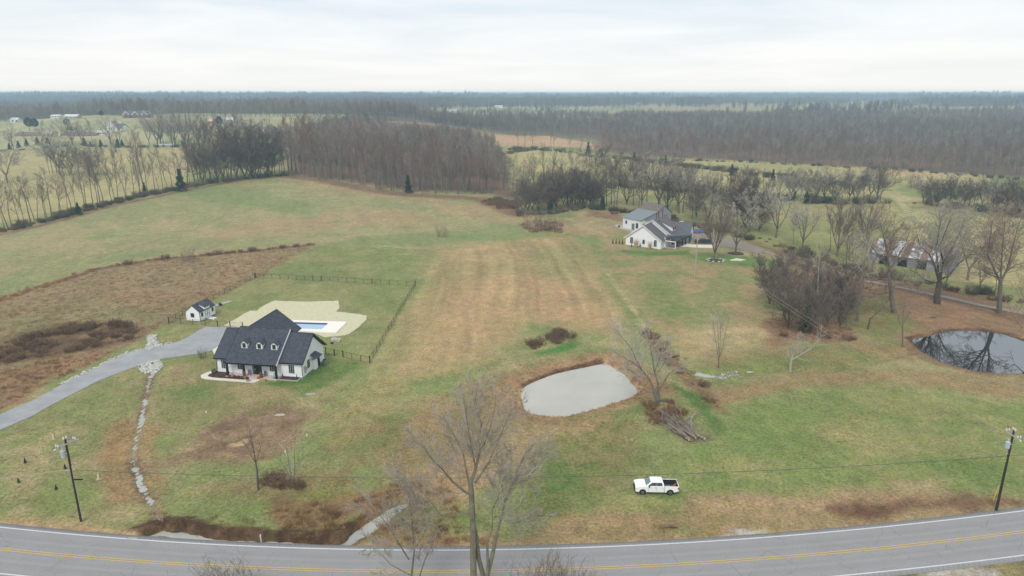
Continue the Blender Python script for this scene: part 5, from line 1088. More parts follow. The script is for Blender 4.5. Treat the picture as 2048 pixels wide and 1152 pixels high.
window(barn, '-v', 1.8, -.2, 2.5, .9, 1.2, (1, 1)); window(barn, '-v', 7.6, -.2, 1.9, 1.2, 2.0, (1, 1)); MB().box(4.9,6.3,-.32,-.2,0,2.5).build('glass_door', M_PANEL, barn); window(barn, '+u', 9.4, 1.6, 2.2, .1+1.0, 1.2, (1, 1)); window(barn, '+u', 9.5, 15, 1.8, .8, .8, (1, 1))
MB().box(-.5,9.5,-.45,-.2,4.02,4.14).build('gutter', M_TRIM, barn)
# old pasture barn behind the lane
OB = G(1736, 524); RO = math.radians(-42)
ob = empty('pasture_barn', (OB[0], OB[1], 0), RO, 'old grey pasture barn with streaked rusty tin roof among bare trees', 'barn')
OL, OW = 22.0, 12.0
MB().prism([(0,-.5),(OW,-.5),(OW,3.4),(OW/2,6.4),(0,3.4)], 0, OL, 'x').build('wall', M_BARNW, ob)
for i in range(int(OL/1.0)):
    mm = M_TINR if (i*7 % 5) in (0, 3) else M_TIN; MB().slab([(i-.3,-.5,3.15),(i+.66,-.5,3.15),(i+.66,OW/2,6.6+.02*(i%2)),(i-.3,OW/2,6.6+.02*(i%2))], .05).build('roof_sheet', mm, ob)
    MB().slab([(i-.3,OW/2,6.6),(i+.66,OW/2,6.6),(i+.66,OW+.5,3.15),(i-.3,OW+.5,3.15)], .05).build('roof_sheet', M_TIN, ob)
for a in (3, 8, 13): MB().box(a,a+2.6,-.06,0,0,2.6).build('dark_bay_panel', M_BLACK, ob)  # black panels on the wall paint in the shade of open bays
# ------------------------------------------------------------------ houses on the far hills
def farhouse(u, v, wpx, dpx, wall, roofm, label, rz=0.0, h=3.0, gables=0, rise=2.6, chimney=False, windows=3, cat='house', name='house', depth=9):
    x, y = G(u, v); k = pxm(x, y); w = wpx/k; e = empty(name, (x, y, hz(x, y)), rz+math.atan2(-x, y)*.0, label, cat)
    MB().box(-w/2, w/2, 0, depth, -.8, h).prism([(0.05,h),(depth-.05,h),(depth/2,h+rise-.2)], -w/2+.05, w/2-.05, 'x').build('wall', wall, e)
    r = MB().slab([(-w/2-.5,-.6,h-.2),(w/2+.5,-.6,h-.2),(w/2+.5,depth/2,h+rise),(-w/2-.5,depth/2,h+rise)], .25).slab([(-w/2-.5,depth/2,h+rise),(w/2+.5,depth/2,h+rise),(w/2+.5,depth+.6,h-.2),(-w/2-.5,depth+.6,h-.2)], .25).build('roof', roofm, e)
    if chimney: MB().box(w*.2,w*.2+1.2,depth/2,depth/2+1.2,h,h+rise+1.6).build('chimney', M_TRIM, r)
    for i in range(gables):
        c = -w/2+w*(i+.5)/gables; g_ = w/gables*.34; MB().prism([(c-g_,-.6),(c+g_,-.6),(c+g_,h),(c,h+g_*1.0),(c-g_,h)], -2.0, 1.5, 'y').build('gable', wall, e)
        MB().slab([(c-g_-.4,-2.3,h-.3),(c,-2.3,h+g_+.25),(c,depth/2,h+g_+.25),(c-g_-.4,depth/3,h-.3)], .2).slab([(c,-2.3,h+g_+.25),(c+g_+.4,-2.3,h-.3),(c+g_+.4,depth/3,h-.3),(c,depth/2,h+g_+.25)], .2).build('gable_roof', roofm, e)
        MB().bar((c-g_-.4,-2.35,h-.4),(c,-2.35,h+g_+.15), .1, .5).bar((c,-2.35,h+g_+.15),(c+g_+.4,-2.35,h-.4), .1, .5).build('gable_trim', M_TRIM, e); MB().box(c-.7,c+.7,-2.1,-2.0,.8,2.4).build('window', M_PANE, e)
    for i in range(windows):
        c = -w/2+w*(i+.5)/windows+.8; MB().box(c-.6,c+.6,-.08,0,.9,2.3).build('window', M_PANE, e)
    return e
farhouse(273,236,52,10, M_BRICK, M_SHING3, 'large brick house with three white edged gables on the far left hill', .1, 3.4, 3, 4.2)
farhouse(227,262,38,10, M_WALL2, M_SHING3, 'white house with a long dark roof and arched gable on the left hillside', -.25, 2.8, 1, 3.6, True)
farhouse(428,248,22,9, mat('salmon_brick', sr(192,140,120), .9, .1, 1), mat('peach_roof', sr(206,172,150), .9, .1, 1), 'house with pale peach roof left of the green pines', 0, 2.6, 0, 2.2)
farhouse(455,245,20,8, M_WALL2, M_TIN, 'pale tin roofed house right of the peach roofed house', 0, 2.6, 0, 2.0)
farhouse(541,226,14,6, M_WALL2, M_SHING3, 'small white house with steep twin gables, left one on the far ridge', .2, 3.0, 1, 3.4); farhouse(556,225,11,6, M_WALL2, M_SHING3, 'white garage with steep gable right of the twin gable house', .2, 2.6, 1, 3.0)
farhouse(670,223,36,9, M_BRICK, mat('tan_roof', sr(160,148,138), .9, .1, 1), 'broad brick house with tan hipped roof on the centre ridge', -.1, 3.2, 2, 3.2); farhouse(707,224,15,7, mat('rose_brick', sr(176,140,128), .9, .1, 1), bpy.data.materials['tan_roof'], 'small rose brick building right of the broad brick house', 0, 2.8, 0, 2.4)
farhouse(467,217,9,5, M_WALL2, M_TIN, 'small pale gabled house half hidden in trees on the left ridge', .3, 4, 1, 2)
farhouse(141,238,26,8, M_TAN, M_TIN, 'pale house behind the pines on the left hill', 0, 2.8, 0, 2.0); farhouse(110,236,17,6, M_WALL2, M_TIN, 'low white building left of the pale house on the left hill', 0, 2.2, 0, 1.4); farhouse(28,245,12,6, M_WALL2, M_TIN, 'small white house at the far left edge', .2, 2.8, 1, 2)
farhouse(95,275,20,10, M_TAN, mat('pale_tan_roof', sr(196,180,164), .9, .1, 1), 'pale tan farm shed with high roof below the pines', .1, 3.4, 0, 2.4, name='farm_shed', cat='shed')
farhouse(57,274,50,8, M_TAN, mat('dull_brown_roof', sr(120,104,98), .9, .1, 1), 'long low brown roofed farm building left of the tan shed', 0, 1.8, 0, 2.2, windows=0, name='farm_shed', cat='shed'); farhouse(158,274,70,8, M_TAN, bpy.data.materials['dull_brown_roof'], 'long low brown roofed farm building right of the tan shed', 0, 1.8, 0, 2.2, windows=0, name='farm_shed', cat='shed')
farhouse(200,270,15,6, M_WALL2, M_TIN, 'small tin roofed outbuilding below the white hillside house', 0, 2.2, 0, 1.2, name='farm_shed', cat='shed')
farhouse(534,270,28,8, M_TAN, M_TIN, 'low grey roofed building behind bare trees left of the wood', -.15, 2.4, 0, 2.0, name='farm_shed', cat='shed'); farhouse(505,270,22,6, M_BRICK, bpy.data.materials['dull_brown_roof'], 'dull brick ranch house left of the low grey roofed building', 0, 2.2, 0, 1.8)
farhouse(334,293,34,6, M_WALL2, M_TIN, 'long white greenhouse at the far edge of the left back field', 0, 1.2, 0, .8, windows=0, name='greenhouse', cat='greenhouse', depth=4); farhouse(411,292,8,5, M_WALL2, M_TRIM, 'small white hut beyond the back field', 0, 1.8, 0, 1.0, windows=0, name='hut', cat='shed', depth=3)
for i, (u, v, w, lb) in enumerate(((900,226,26,'white farmhouse with outbuildings in the distant centre'),(922,213,20,'long pale roofed farm house in the distant centre, above the white farmhouse'),(997,216,16,'white roofed barn in the distant centre'),(1087,212,12,'white roofed barn right of the distant centre'),(1113,225,11,'small white gabled house right of the distant centre'),
    (1072,236,20,'pale grey roofed farm building below the distant white barns'),(1280,209,10,'tiny white building far off to the right'))): farhouse(u, v, w, 6, M_WALL2, M_TIN, lb, .2*i-.5, 3.2, i % 2, 2.4, windows=0, name='farm_building')
# water tower on the horizon
x, y = G(1948, 193.5); t = empty('water_tower', (x, y, hz(x, y)), 0, 'tiny water tower on the far right horizon', 'water tower'); tk = 1.0
MB().blob((0,0,34), (9,9,5), 10, 6, 0).build('tank', M_TIN, t)
for a in range(6): MB().tube([(6*math.cos(a*1.047),6*math.sin(a*1.047),-5),(6*math.cos(a*1.047),6*math.sin(a*1.047),32)], .8, 4).build('leg', M_TIN, t)
# ------------------------------------------------------------------ trees drawn limb by limb
def hero(name, base, limbs, c, seed, m1, m2, label, cat='tree', group=None, trunks=()):
    t = Tree(seed, c); bx, by = G(*base); bz = hz(bx, by); rng = t.rng
    def pt(u, v, dy):
        a = (u-1024)/1365.0; b = (576-v)/1365.0; d1, d2, d3 = a, CT+b*ST, -ST+b*CT; q = (by+dy)/d2
        return Vector((d1*q-bx, by+dy-by, CAM_Z+d3*q-bz))
    for pts, r0, r1, d0, dd in trunks: P_ = [pt(u, v, d0+dd*i/(len(pts)-1)) for i, (u, v) in enumerate(pts)]; t.wood.tube(P_, [r0+(r1-r0)*i/(len(P_)-1) for i in range(len(P_))], 8, cap=False)
    for pts, r0, r1, d0, dd in limbs:
        P_ = [pt(u, v, d0+dd*i/(len(pts)-1)) for i, (u, v) in enumerate(pts)]; L = sum((P_[i+1]-P_[i]).length for i in range(len(P_)-1))
        t.limb(P_, r0, r1, 1, 6, dens=L/8.0, tmin=.12)
    a, b = t.build('t', m1, m2); e = empty(name, (bx, by, bz), 0, label, cat, group)
    for nm, me_ in (('trunk', a), ('crown', b)): o = bpy.data.objects.new(nm, me_); C.objects.link(o); o.parent = e
    print(name, len(a.polygons), len(b.polygons)); return e
HC = cfg(4, n=(0,14,8,7), t0=(0,.12,.12,.1), ang=(40,44,42,40), ln=(.5,.36,.5,.5), tap=(.5,.45,.4,.3), seg=(6,6,4,3), wob=(.1,.15,.2,.25), up=(.02,.05,.05,.05), rr=.45, twig=.016)
hero('bare_tree', (948,1184), [
 ([(941,968),(949,944),(954,926),(959,904),(957,883),(963,847),(949,811),(954,774)], .22, .03, 0, .8),
 ([(943,990),(929,983),(904,962),(886,940),(865,919),(847,894),(826,880)], .15, .025, 0, -2.5),
 ([(938,965),(934,947),(927,911),(915,883),(897,850),(884,825)], .13, .02, 0, 2),
 ([(950,965),(958,954),(975,929),(993,890),(1011,847),(1024,825)], .13, .02, 0, -1.5),
 ([(958,904),(972,880),(985,840),(992,800),(990,782)], .09, .02, .3, 2), ([(946,1022),(911,1031),(882,1031),(865,1008),(847,987),(829,969),(800,947)], .08, .018, 0, -2),
 ([(952,940),(944,900),(935,850),(928,800)], .08, .02, .3, -2), ([(993,1072),(1002,1037),(1011,1001),(1025,969),(1036,940),(1047,912),(1072,884)], .17, .025, 0, 2),
 ([(1002,1037),(1029,1047),(1061,1033),(1092,1031)], .08, .015, .6, -1.5), ([(1011,1001),(1000,960),(1008,930),(1020,900)], .07, .015, .8, 1.5), ([(984,1060),(985,1020),(1000,985),(1040,950)], .07, .015, 0, -2),
 ([(1025,969),(1050,960),(1080,930),(1100,900)], .06, .015, 1.2, 1)],
 HC, 7, M_LICHEN, M_GTWIG, 'tall bare lichen grey tree with several stems at the bottom centre, rising across the road',
 trunks=[([(948,1186),(947,1140),(946,1060),(943,990),(941,966)], .36, .24, 0, 0), ([(962,1186),(966,1150),(957,1115),(952,1072),(948,1050)], .27, .20, .5, 0),
         ([(972,1188),(974,1152),(984,1115),(993,1070)], .27, .18, -.3, .3), ([(970,1188),(976,1130),(974,1083),(984,1058)], .18, .09, -.6, .6)])
HC2 = dict(HC, n=(0,16,8,7), twig=.014)
hero('bare_tree', (826,1196), [([(823,1152),(829,1098),(825,1055),(822,1018),(815,985)], .12, .02, 0, .5), ([(818,1119),(793,1080),(779,1055),(757,1026),(729,1004)], .08, .015, 0, -.8),
 ([(840,1150),(850,1119),(862,1095),(872,1075)], .08, .015, 0, .6), ([(829,1098),(846,1072),(858,1045)], .06, .012, 0, 1), ([(825,1055),(800,1035),(790,1010)], .05, .012, 0, -.5), ([(820,1150),(780,1128),(760,1105),(735,1090)], .06, .012, 0, -.6)],
 HC2, 9, M_LICHEN, M_GTWIG, 'smaller pale grey bare tree left of the tall one at the bottom of the photo', trunks=[([(824,1198),(823,1152)], .16, .13, 0, 0), ([(832,1198),(840,1150)], .11, .09, 0, 0)])
PC = dict(HC, twig=.016)
hero('bare_tree', (1316,815), [([(1308,781),(1299,758),(1283,739),(1272,719),(1261,694),(1247,678),(1228,655)], .22, .03, 0, 1.5), ([(1316,767),(1309,744),(1305,717),(1299,683),(1293,652)], .18, .03, .2, 2.5),
 ([(1320,778),(1330,761),(1338,747),(1355,736),(1366,738)], .11, .02, 0, -1), ([(1316,745),(1327,728),(1333,711),(1351,711)], .07, .02, 0, 1), ([(1299,758),(1280,755),(1262,740),(1250,738)], .08, .02, 0, -1), ([(1283,739),(1265,725),(1240,710),(1222,700)], .09, .02, .3, -1.5), ([(1309,744),(1325,700),(1330,680)], .07, .02, .3, 1)],
 PC, 11, M_LICHEN, M_GTWIG, 'leaning grey bare tree on the bank between the mud pond and the brush pile', trunks=[([(1316,816),(1315,800),(1308,779)], .42, .26, 0, 0), ([(1316,806),(1317,790),(1316,765)], .28, .2, .2, 0)])
OC = cfg(4, n=(0,16,7,6), t0=(0,.1,.12,.1), ang=(45,50,44,42), ln=(.5,.42,.5,.5), tap=(.5,.4,.4,.3), seg=(6,6,4,3), wob=(.1,.2,.24,.28), up=(.02,.04,.05,.04), rr=.5, twig=.022)
hero('oak_tree', (1874,606), [([(1879,565),(1869,532),(1859,509),(1840,492),(1832,464)], .34, .04, 0, -3), ([(1879,562),(1886,525),(1902,499),(1919,466),(1929,436)], .34, .04, 0, 3), ([(1882,558),(1896,552),(1919,525),(1942,509),(1960,508)], .26, .04, 0, -2),
 ([(1877,560),(1876,538),(1872,499),(1879,455),(1884,430)], .3, .04, 0, 2), ([(1872,566),(1850,560),(1832,545),(1818,540)], .2, .03, 0, 1.5), ([(1886,525),(1880,490),(1896,450),(1905,432)], .2, .03, 0, -3)],
 OC, 13, M_DTRUNK, M_GTWIG, 'broad bare oak standing between the gravel lane and the dark pond', trunks=[([(1874,607),(1874,590),(1879,563)], .85, .6, 0, 0)])
hero('oak_tree', (1788,625), [([(1777,555),(1770,560),(1750,555),(1724,555),(1708,540)], .26, .04, 0, -2), ([(1777,555),(1778,532),(1773,499),(1767,472),(1760,445)], .3, .04, 0, 2), ([(1782,575),(1790,571),(1810,568),(1830,571),(1853,588)], .2, .03, 0, -2),
 ([(1780,585),(1757,588),(1734,585),(1715,578)], .16, .03, 0, -2), ([(1778,540),(1795,515),(1810,490),(1822,455)], .24, .03, 0, 2), ([(1776,535),(1755,510),(1738,485),(1730,465)], .2, .03, 0, 1), ([(1775,510),(1785,480),(1790,445)], .16, .03, 1, 2)],
 OC, 15, M_TRUNK, M_TWIG, 'bare oak with long level limbs left of the broad oak by the dark pond', trunks=[([(1788,626),(1783,598),(1782,578),(1777,553)], .6, .42, 0, 0)])
hero('oak_tree', (1998,626), [([(2001,565),(1988,538),(1975,509),(1981,466),(1985,440)], .28, .04, 0, -2), ([(2001,565),(2014,538),(2024,499),(2034,459),(2045,430)], .28, .04, 0, 2), ([(2001,560),(2003,520),(2006,480),(2010,440)], .24, .03, 0, 1), ([(2010,545),(2030,530),(2055,525)], .18, .03, 0, -1), ([(1995,555),(1970,545),(1955,530)], .16, .03, 0, 1)],
 OC, 17, M_TRUNK, M_TWIG, 'bare oak at the right edge beyond the dark pond', trunks=[([(1998,628),(1999,590),(2001,563)], .6, .4, 0, 0)])
hero('sycamore_tree', (1714,643), [([(1722,558),(1726,538),(1730,515),(1734,492),(1738,470)], .2, .03, 0, 0), ([(1723,552),(1713,538),(1710,525),(1704,505)], .1, .02, 0, -1), ([(1724,550),(1738,540),(1752,527),(1762,515)], .1, .02, 0, 1), ([(1726,538),(1722,510),(1716,485)], .08, .02, 0, 1)],
 dict(OC, n=(0,9,5,4), twig=.016), 19, M_LICHEN, M_GTWIG, 'tall white limbed sycamore at the right end of the pond grove', trunks=[([(1714,644),(1717,611),(1722,556)], .34, .2, 0, 0)])
hero('bare_tree', (1677,645), [([(1684,598),(1691,542),(1694,499),(1697,470)], .16, .03, 0, 0), ([(1688,570),(1672,545),(1662,520)], .07, .02, 0, 1), ([(1690,550),(1705,525),(1712,505)], .07, .02, 0, 1)], dict(OC, n=(0,10,5,4), twig=.018), 21, M_DTRUNK, M_DTWIG, 'slim dark trunked bare tree left of the white sycamore', trunks=[([(1677,646),(1680,620),(1684,596)], .22, .16, 0, 0)])
hero('snag_tree', (1635,616), [([(1636,560),(1637,538),(1640,512),(1642,488)], .14, .03, 0, 0), ([(1637,538),(1625,520),(1618,505)], .06, .02, 0, 1), ([(1639,520),(1652,505),(1658,495)], .06, .02, 0, 1)], dict(OC, n=(0,5,3,3), twig=.016), 22, M_GTWIG, M_GTWIG, 'pale dead tree sticking up out of the pond grove', trunks=[([(1635,617),(1636,558)], .2, .14, 0, 0)])
hero('bare_tree', (1735,658), [([(1741,637),(1760,621),(1774,604),(1782,592)], .12, .03, 0, 0), ([(1750,630),(1752,612),(1748,600)], .06, .02, 0, 1)], dict(OC, n=(0,7,4,3), twig=.016), 23, M_DTRUNK, M_TWIG, 'small leaning tree right of the white sycamore', trunks=[([(1735,659),(1741,636)], .2, .13, 0, 0)])
hero('bare_tree', (1805,693), [([(1805,657),(1806,631),(1809,600)], .1, .02, 0, 0), ([(1805,660),(1796,635),(1793,615)], .07, .02, 0, 1), ([(1806,650),(1817,630),(1822,612)], .06, .02, 0, -1)], dict(OC, n=(0,10,5,4), twig=.014), 24, M_TRUNK, M_TWIG, 'slender bare tree just left of the dark pond', trunks=[([(1805,694),(1805,655)], .16, .12, 0, 0)])
hero('bare_tree', (1581,743), [([(1582,720),(1595,713),(1622,697),(1632,684),(1645,670)], .14, .03, 0, 0), ([(1583,718),(1590,697),(1600,673)], .12, .02, 0, 1), ([(1582,722),(1574,705),(1576,685)], .08, .02, 0, 1), ([(1600,710),(1606,690),(1612,672)], .08, .02, 0, -1)], dict(OC, n=(0,11,6,5), twig=.014), 25, M_GTWIG, M_GTWIG, 'small crooked silver grey tree on the lawn left of the dark pond', trunks=[([(1580,744),(1582,718)], .26, .18, 0, 0)])
hero('bare_tree', (2078,690), [([(2070,640),(2050,600),(2036,570)], .12, .02, 0, 0), ([(2070,640),(2044,655),(2030,640),(2018,615)], .1, .02, 0, 1), ([(2074,650),(2060,590),(2050,540)], .14, .02, 0, 1)], dict(OC, n=(0,10,5,4), twig=.016), 26, M_TRUNK, M_TWIG, 'bare tree reaching in from the right edge over the dark pond', trunks=[([(2078,692),(2072,638)], .25, .16, 0, 0)])
hero('bare_tree', (517,979), [([(514,940),(509,910),(503,880),(498,855)], .10, .02, 0, 0), ([(513,930),(500,905),(486,880)], .05, .012, 0, .5), ([(512,925),(520,900),(526,875)], .05, .012, 0, -.5), ([(510,905),(498,880),(492,862)], .04, .012, 0, .5)], dict(HC, n=(0,11,5,4), twig=.010), 27, M_DTRUNK, M_TWIG, 'slender bare tree on the lawn left of the roadside brush', trunks=[([(517,980),(514,938)], .15, .11, 0, 0)])
hero('bare_tree', (585,975), [([(584,960),(578,930),(575,905),(570,885)], .06, .012, 0, 0), ([(588,960),(590,930),(588,900),(592,882)], .06, .012, 0, .3), ([(582,955),(566,930),(556,910)], .04, .01, 0, -.4), ([(590,950),(602,925),(606,905)], .04, .01, 0, .5)], dict(HC, n=(0,9,4,3), twig=.010), 28, M_TRUNK, M_GTWIG, 'many stemmed little bare tree rising from the roadside brush', trunks=[([(585,977),(585,958)], .09, .07, 0, 0)])
hero('bare_tree', (1437,736), [([(1437,720),(1433,690),(1428,660),(1424,640)], .07, .015, 0, 0), ([(1438,720),(1440,690),(1441,660),(1443,636)], .07, .015, 0, .5), ([(1438,718),(1446,690),(1452,660),(1455,645)], .06, .015, 0, -.5), ([(1437,705),(1436,670),(1434,636)], .06, .015, 0, 1)], dict(HC, n=(0,14,4,3), ang=(30,24,26,30), twig=.012), 29, M_TRUNK, M_GTWIG, 'upright brushy multi stemmed tree on the pasture right of the mud pond', trunks=[([(1437,737),(1437,718)], .12, .1, 0, 0)])
for k, u, v, h, lb in (('broad',1471,506,88,'wide bare tree ringed with mulch on the lawn right of the ranch house'),('vase',1428,520,100,'bare tree with stone edged ring in front of the ranch house slab'),('vase',1673,514,100,'vase shaped bare tree left of the old pasture barn'),('vase',1728,498,88,'vase shaped bare tree behind the left end of the old pasture barn'),
    ('broad',1551,476,92,'spreading bare tree behind the lane, right of the mulch ringed tree'),('broad',1604,498,80,'bare tree leaning right beyond the lane bend'),('broad',1935,560,110,'bare tree behind the broad oak by the lane'),('broad',16,365,64,'lone wide bare tree in the left back field at the edge'),
    ('wood',286,368,100,'tall bare tree with two trunks rising above the left hedgerow'),('wood',279,372,92,'second tall trunk beside the tall tree above the left hedgerow'),('broad',350,294,58,'round topped bare tree on the far side of the back field'),('broad',316,294,56,'bare tree left of the round topped one beyond the back field'),
    ('wood',586,350,88,'single pale trunked tree at the left corner of the middle wood'),('broad',120,350,72,'gnarled bare tree above the clump in the left back field'),('thicket',1755,400,70,'wide bare tree at the right end of the hedge by the pasture gate'),('wood',1213,412,90,'bare tree standing alone left of the barn roof'),
    ('shrub',885,474,26,'lone leafless shrub in the middle of the big field'),('shrub',1064,458,34,'leafless shrub at the left of the three beside the brushy patch'),('shrub',1088,461,36,'leafless shrub in the middle of the three beside the brushy patch'),('shrub',1113,462,30,'leafless shrub at the right of the three beside the brushy patch'),
    ('shrub',375,522,28,'pale leafless shrub on the edge between the field and the brown meadow'),('shrub',1425,372,30,'leafless shrub in the far hedgerow gap'),('shrub',1825,376,34,'leafless shrub in the pasture beyond the gate'),('slender',452,1215,100,'leafless roadside shrub poking up at the bottom left'),('slender',1085,1205,110,'leafless roadside shrub poking up at the bottom right of the tall tree')):
    at_px(k, u, v, h, 'leafless_shrub' if k == 'shrub' else 'bare_tree', lb, 'shrub' if k == 'shrub' else 'tree')
for u in (430, 480, 1050, 1110, 1140): at_px('shrub', u, 1200, 84, 'leafless_shrub', 'leafless twiggy shrub on this side of the road, %s' % {430:'farthest left',480:'second from the left',1050:'just right of the tall tree',1110:'third right of the tall tree',1140:'farthest right'}[u], 'shrub')
# ------------------------------------------------------------------ rank growth, weeds and stones (stuff)
def tuft(seed, h, w, n, m, wid=.03):
    rng = random.Random(seed); mb = MB()
    for i in range(n):
        a = rng.uniform(0, 6.28); r = w*math.sqrt(rng.random()); p = Vector((r*math.cos(a), r*math.sin(a), 0)); d = Vector((math.cos(a)*.4+rng.gauss(0,.2), math.sin(a)*.4+rng.gauss(0,.2), 1)).normalized(); b = perp(d, rng)*wid
        mb.add([p-b, p+b, p+d*h*rng.uniform(.6, 1.1)], [(0,1,2)])
    return mb.mesh('tuft', m, fix=False)
M_WEED = bark('meadow_weed', sr(150,124,92), .2, .22); M_WEED2 = bark('russet_weed', sr(160,128,96), .2, .2); M_WEED3 = bark('dark_weed', sr(140,114,90), .25, .25); M_WEEDG = bark('green_tuft', sr(112,118,72), .2, .2); M_BUFF = bark('buff_grass', sr(192,164,122), .15, .15)
TF = [tuft(700, .42, .45, 22, M_WEED, .02), tuft(701, .36, .5, 22, M_WEED, .02), tuft(702, .48, .4, 22, M_WEED2, .02)]
TD = [tuft(703, 1.2, .6, 40, M_WEED3), tuft(704, 1.0, .7, 40, M_WEED3), tuft(705, 1.1, .5, 36, M_WEED), KINDS['bramble0'][1]]
TO = [tuft(706, 1.0, .5, 36, M_WEED2), tuft(707, .9, .5, 36, M_WEED2), tuft(708, .9, .5, 30, M_WEED)]
TB = [tuft(709, .5, .35, 26, M_BUFF), tuft(710, .4, .4, 26, M_BUFF), tuft(711, .35, .35, 20, M_WEED)]
TG = [tuft(712, .22, .25, 12, M_WEEDG, .02), tuft(713, .25, .22, 12, M_WEED, .02), tuft(714, .2, .25, 12, M_BUFF, .02)]
def cover(name, poly_px, per, meshes, sr_=(.7, 1.3), seed=1, world=None, dn=None, line=None, lw=1.5):
    r = np.random.RandomState(seed)
    if line is not None:
        pts = dens(line, per); xs = np.array([p[0] for p in pts])+r.normal(0, lw, len(pts)); ys = np.array([p[1] for p in pts])+r.normal(0, lw, len(pts))
    else:
        w = world or GP(poly_px); x0, x1 = min(p[0] for p in w), max(p[0] for p in w); y0, y1 = min(p[1] for p in w), max(p[1] for p in w)
        n = int((x1-x0)*(y1-y0)/per); xs = r.uniform(x0, x1, n); ys = r.uniform(y0, y1, n); k = sdist(xs, ys, w) < 0; xs, ys = xs[k], ys[k]
    if dn is not None: k = dn(xs, ys); xs, ys = xs[k], ys[k]
    P_ = [(x, y, hz(x, y)-.03) for x, y in zip(xs, ys)]; n = len(P_)
    return scatter(name, P_, r.uniform(0, 6.28, n), r.uniform(*sr_, n), r.randint(0, len(meshes), n), meshes)
cover('meadow_grass', None, 1.3, TF, world=MEADOW, seed=2)
cover('dark_brush', [(-60,700),(0,690),(60,665),(130,650),(210,648),(300,655),(288,672),(240,690),(180,700),(90,712),(0,730),(-60,730)], 1.0, TD+TF[:1], (.45, .95), seed=3, dn=lambda x, y: vnoise(x/4, y/4, 3) > .30)
cover('russet_grass', [(-60,760),(0,740),(130,715),(240,695),(230,705),(120,756),(0,815),(-60,850)], 1.3, TO+TF, (.5, 1.0), seed=4)
cover('hedge_brush', None, .45, TD+TF, (.5, 1.0), 5, line=GP([(190,540),(300,521),(400,512),(500,503),(620,490)]), lw=.8)
cover('hedge_brush', None, .5, TO, (.6, 1.1), 6, line=GP([(-60,625),(0,600),(60,582),(110,566),(190,540)]), lw=1.0)
cover('creek_weeds', [(250,1083),(300,1078),(400,1090),(520,1094),(620,1099),(720,1095),(860,1082),(1000,1070),(1000,1104),(700,1106),(500,1098),(260,1088)], .22, TB, (.6,1.3), 7, dn=lambda x, y: (ldist(x, y, ROAD) > 4.9) & (ldist(x, y, CREEK) > .9))
cover('creek_weeds', [(560,1020),(620,1000),(690,1020),(690,1070),(620,1074),(560,1065)], .6, TD[:3]+TO+TB, (.4, .9), 8, dn=lambda x, y: ldist(x, y, CREEK) > .9)
cover('creek_weeds', [(525,955),(600,955),(610,975),(560,980),(530,972)], .5, TD[:3]+[KINDS['bramble0'][1]], (.35, .8), 9)
cover('creek_weeds', [(700,1000),(800,960),(900,980),(940,1090),(760,1097),(720,1060)], .7, TB+TO, (.5, 1.1), 10, dn=lambda x, y: (ldist(x, y, CREEK) > 1.0) & (ldist(x, y, ROAD) > 4.9))
cover('creek_weeds', None, .25, TB+TD[:3], (.4, .9), 11, line=CREEK, lw=2.0, dn=lambda x, y: (ldist(x, y, ROAD) > 5.2) & (ldist(x, y, CREEK) > .6))
cover('bank_weeds', None, .22, TB, (.4, 1.0), 12, line=offset(POND1+[POND1[0]], 1.2), lw=.6)
cover('bank_weeds', [(1056,690),(1075,675),(1120,665),(1148,672),(1140,685),(1100,690),(1062,700)], .8, [KINDS['bramble0'][1]]+TD, (.4, .95), 13, dn=lambda x, y: vnoise(x/1.6, y/1.6, 3) > .3)
cover('bank_weeds', [(1290,830),(1300,812),(1340,808),(1370,818),(1365,840),(1330,850),(1300,845)], .8, [KINDS['bramble1'][1]]+TO, (.35, .8), 14)
cover('fence_line_brush', None, .25, TD+[KINDS['bramble1'][1]]+TB+TB, (.3, .7), 15, line=GP([(1295,665),(1340,720),(1390,770),(1440,815)]), lw=1.2)
cover('grove_brush', [(1530,640),(1580,625),(1700,655),(1710,680),(1640,685),(1560,672)], 1.6, TO+TD+TB, (.4, .8), 16)
cover('roadside_grass', [(1000,1095),(1200,1082),(1500,1062),(1774,1040),(2048,1022),(2100,1028),(2048,1034),(1774,1053),(1500,1074),(1200,1092),(1000,1104)], .35, TB, (.3, .8), 17, dn=lambda x, y: ldist(x, y, ROAD) > 4.8)
cover('roadside_grass', [(-40,1040),(120,1056),(260,1074),(260,1084),(120,1066),(-40,1050)], .35, TB, (.3, .8), 18, dn=lambda x, y: ldist(x, y, ROAD) > 4.8)
cover('patch_weeds', [(1040,450),(1060,440),(1125,445),(1128,465),(1060,465)], 1.6, TD[:3]+TB, (.7, 1.3), 19); cover('patch_weeds', [(960,405),(1000,398),(1030,405),(1035,418),(1000,418)], 2.0, TD, (.7, 1.3), 20)
cover('lawn_tufts', [(0,870),(300,740),(640,770),(900,740),(1100,650),(1400,780),(1700,740),(2048,800),(2048,1030),(1200,1085),(700,1095),(300,1050),(0,1040)], 1.1, TG, (.5, 1.3), 21, dn=lambda x, y: (ldist(x, y, ROAD) > 5) & (sdist(x, y, POND1) > .5) & (ldist(x, y, CREEK) > 1.0) & (sdist(x, y, DRIVE) > .5) & (fbm(x/5, y/5, 4, 2) > .47))
SR2 = [MB().blob((0,0,.12), (.28,.22,.18), 6, 3, .25, random.Random(40+i)).mesh('rock', M_STONE2) for i in range(4)]
SR1 = [MB().blob((0,0,.12), (.28,.22,.18), 6, 3, .25, random.Random(i)).mesh('rock', M_STONE) for i in range(4)]
RIP1 = GP([(294,673),(303,669),(313,671),(313,683),(325,690),(300,701),(286,699),(297,688)]); RIP2 = GP([(276,731),(290,727),(319,720),(327,733),(316,744),(309,750),(302,746),(292,747),(281,743)])
cover('riprap', None, .07, SR1, (.5, 1.3), 30, world=RIP1); cover('riprap', None, .07, SR1, (.5, 1.3), 31, world=RIP2)
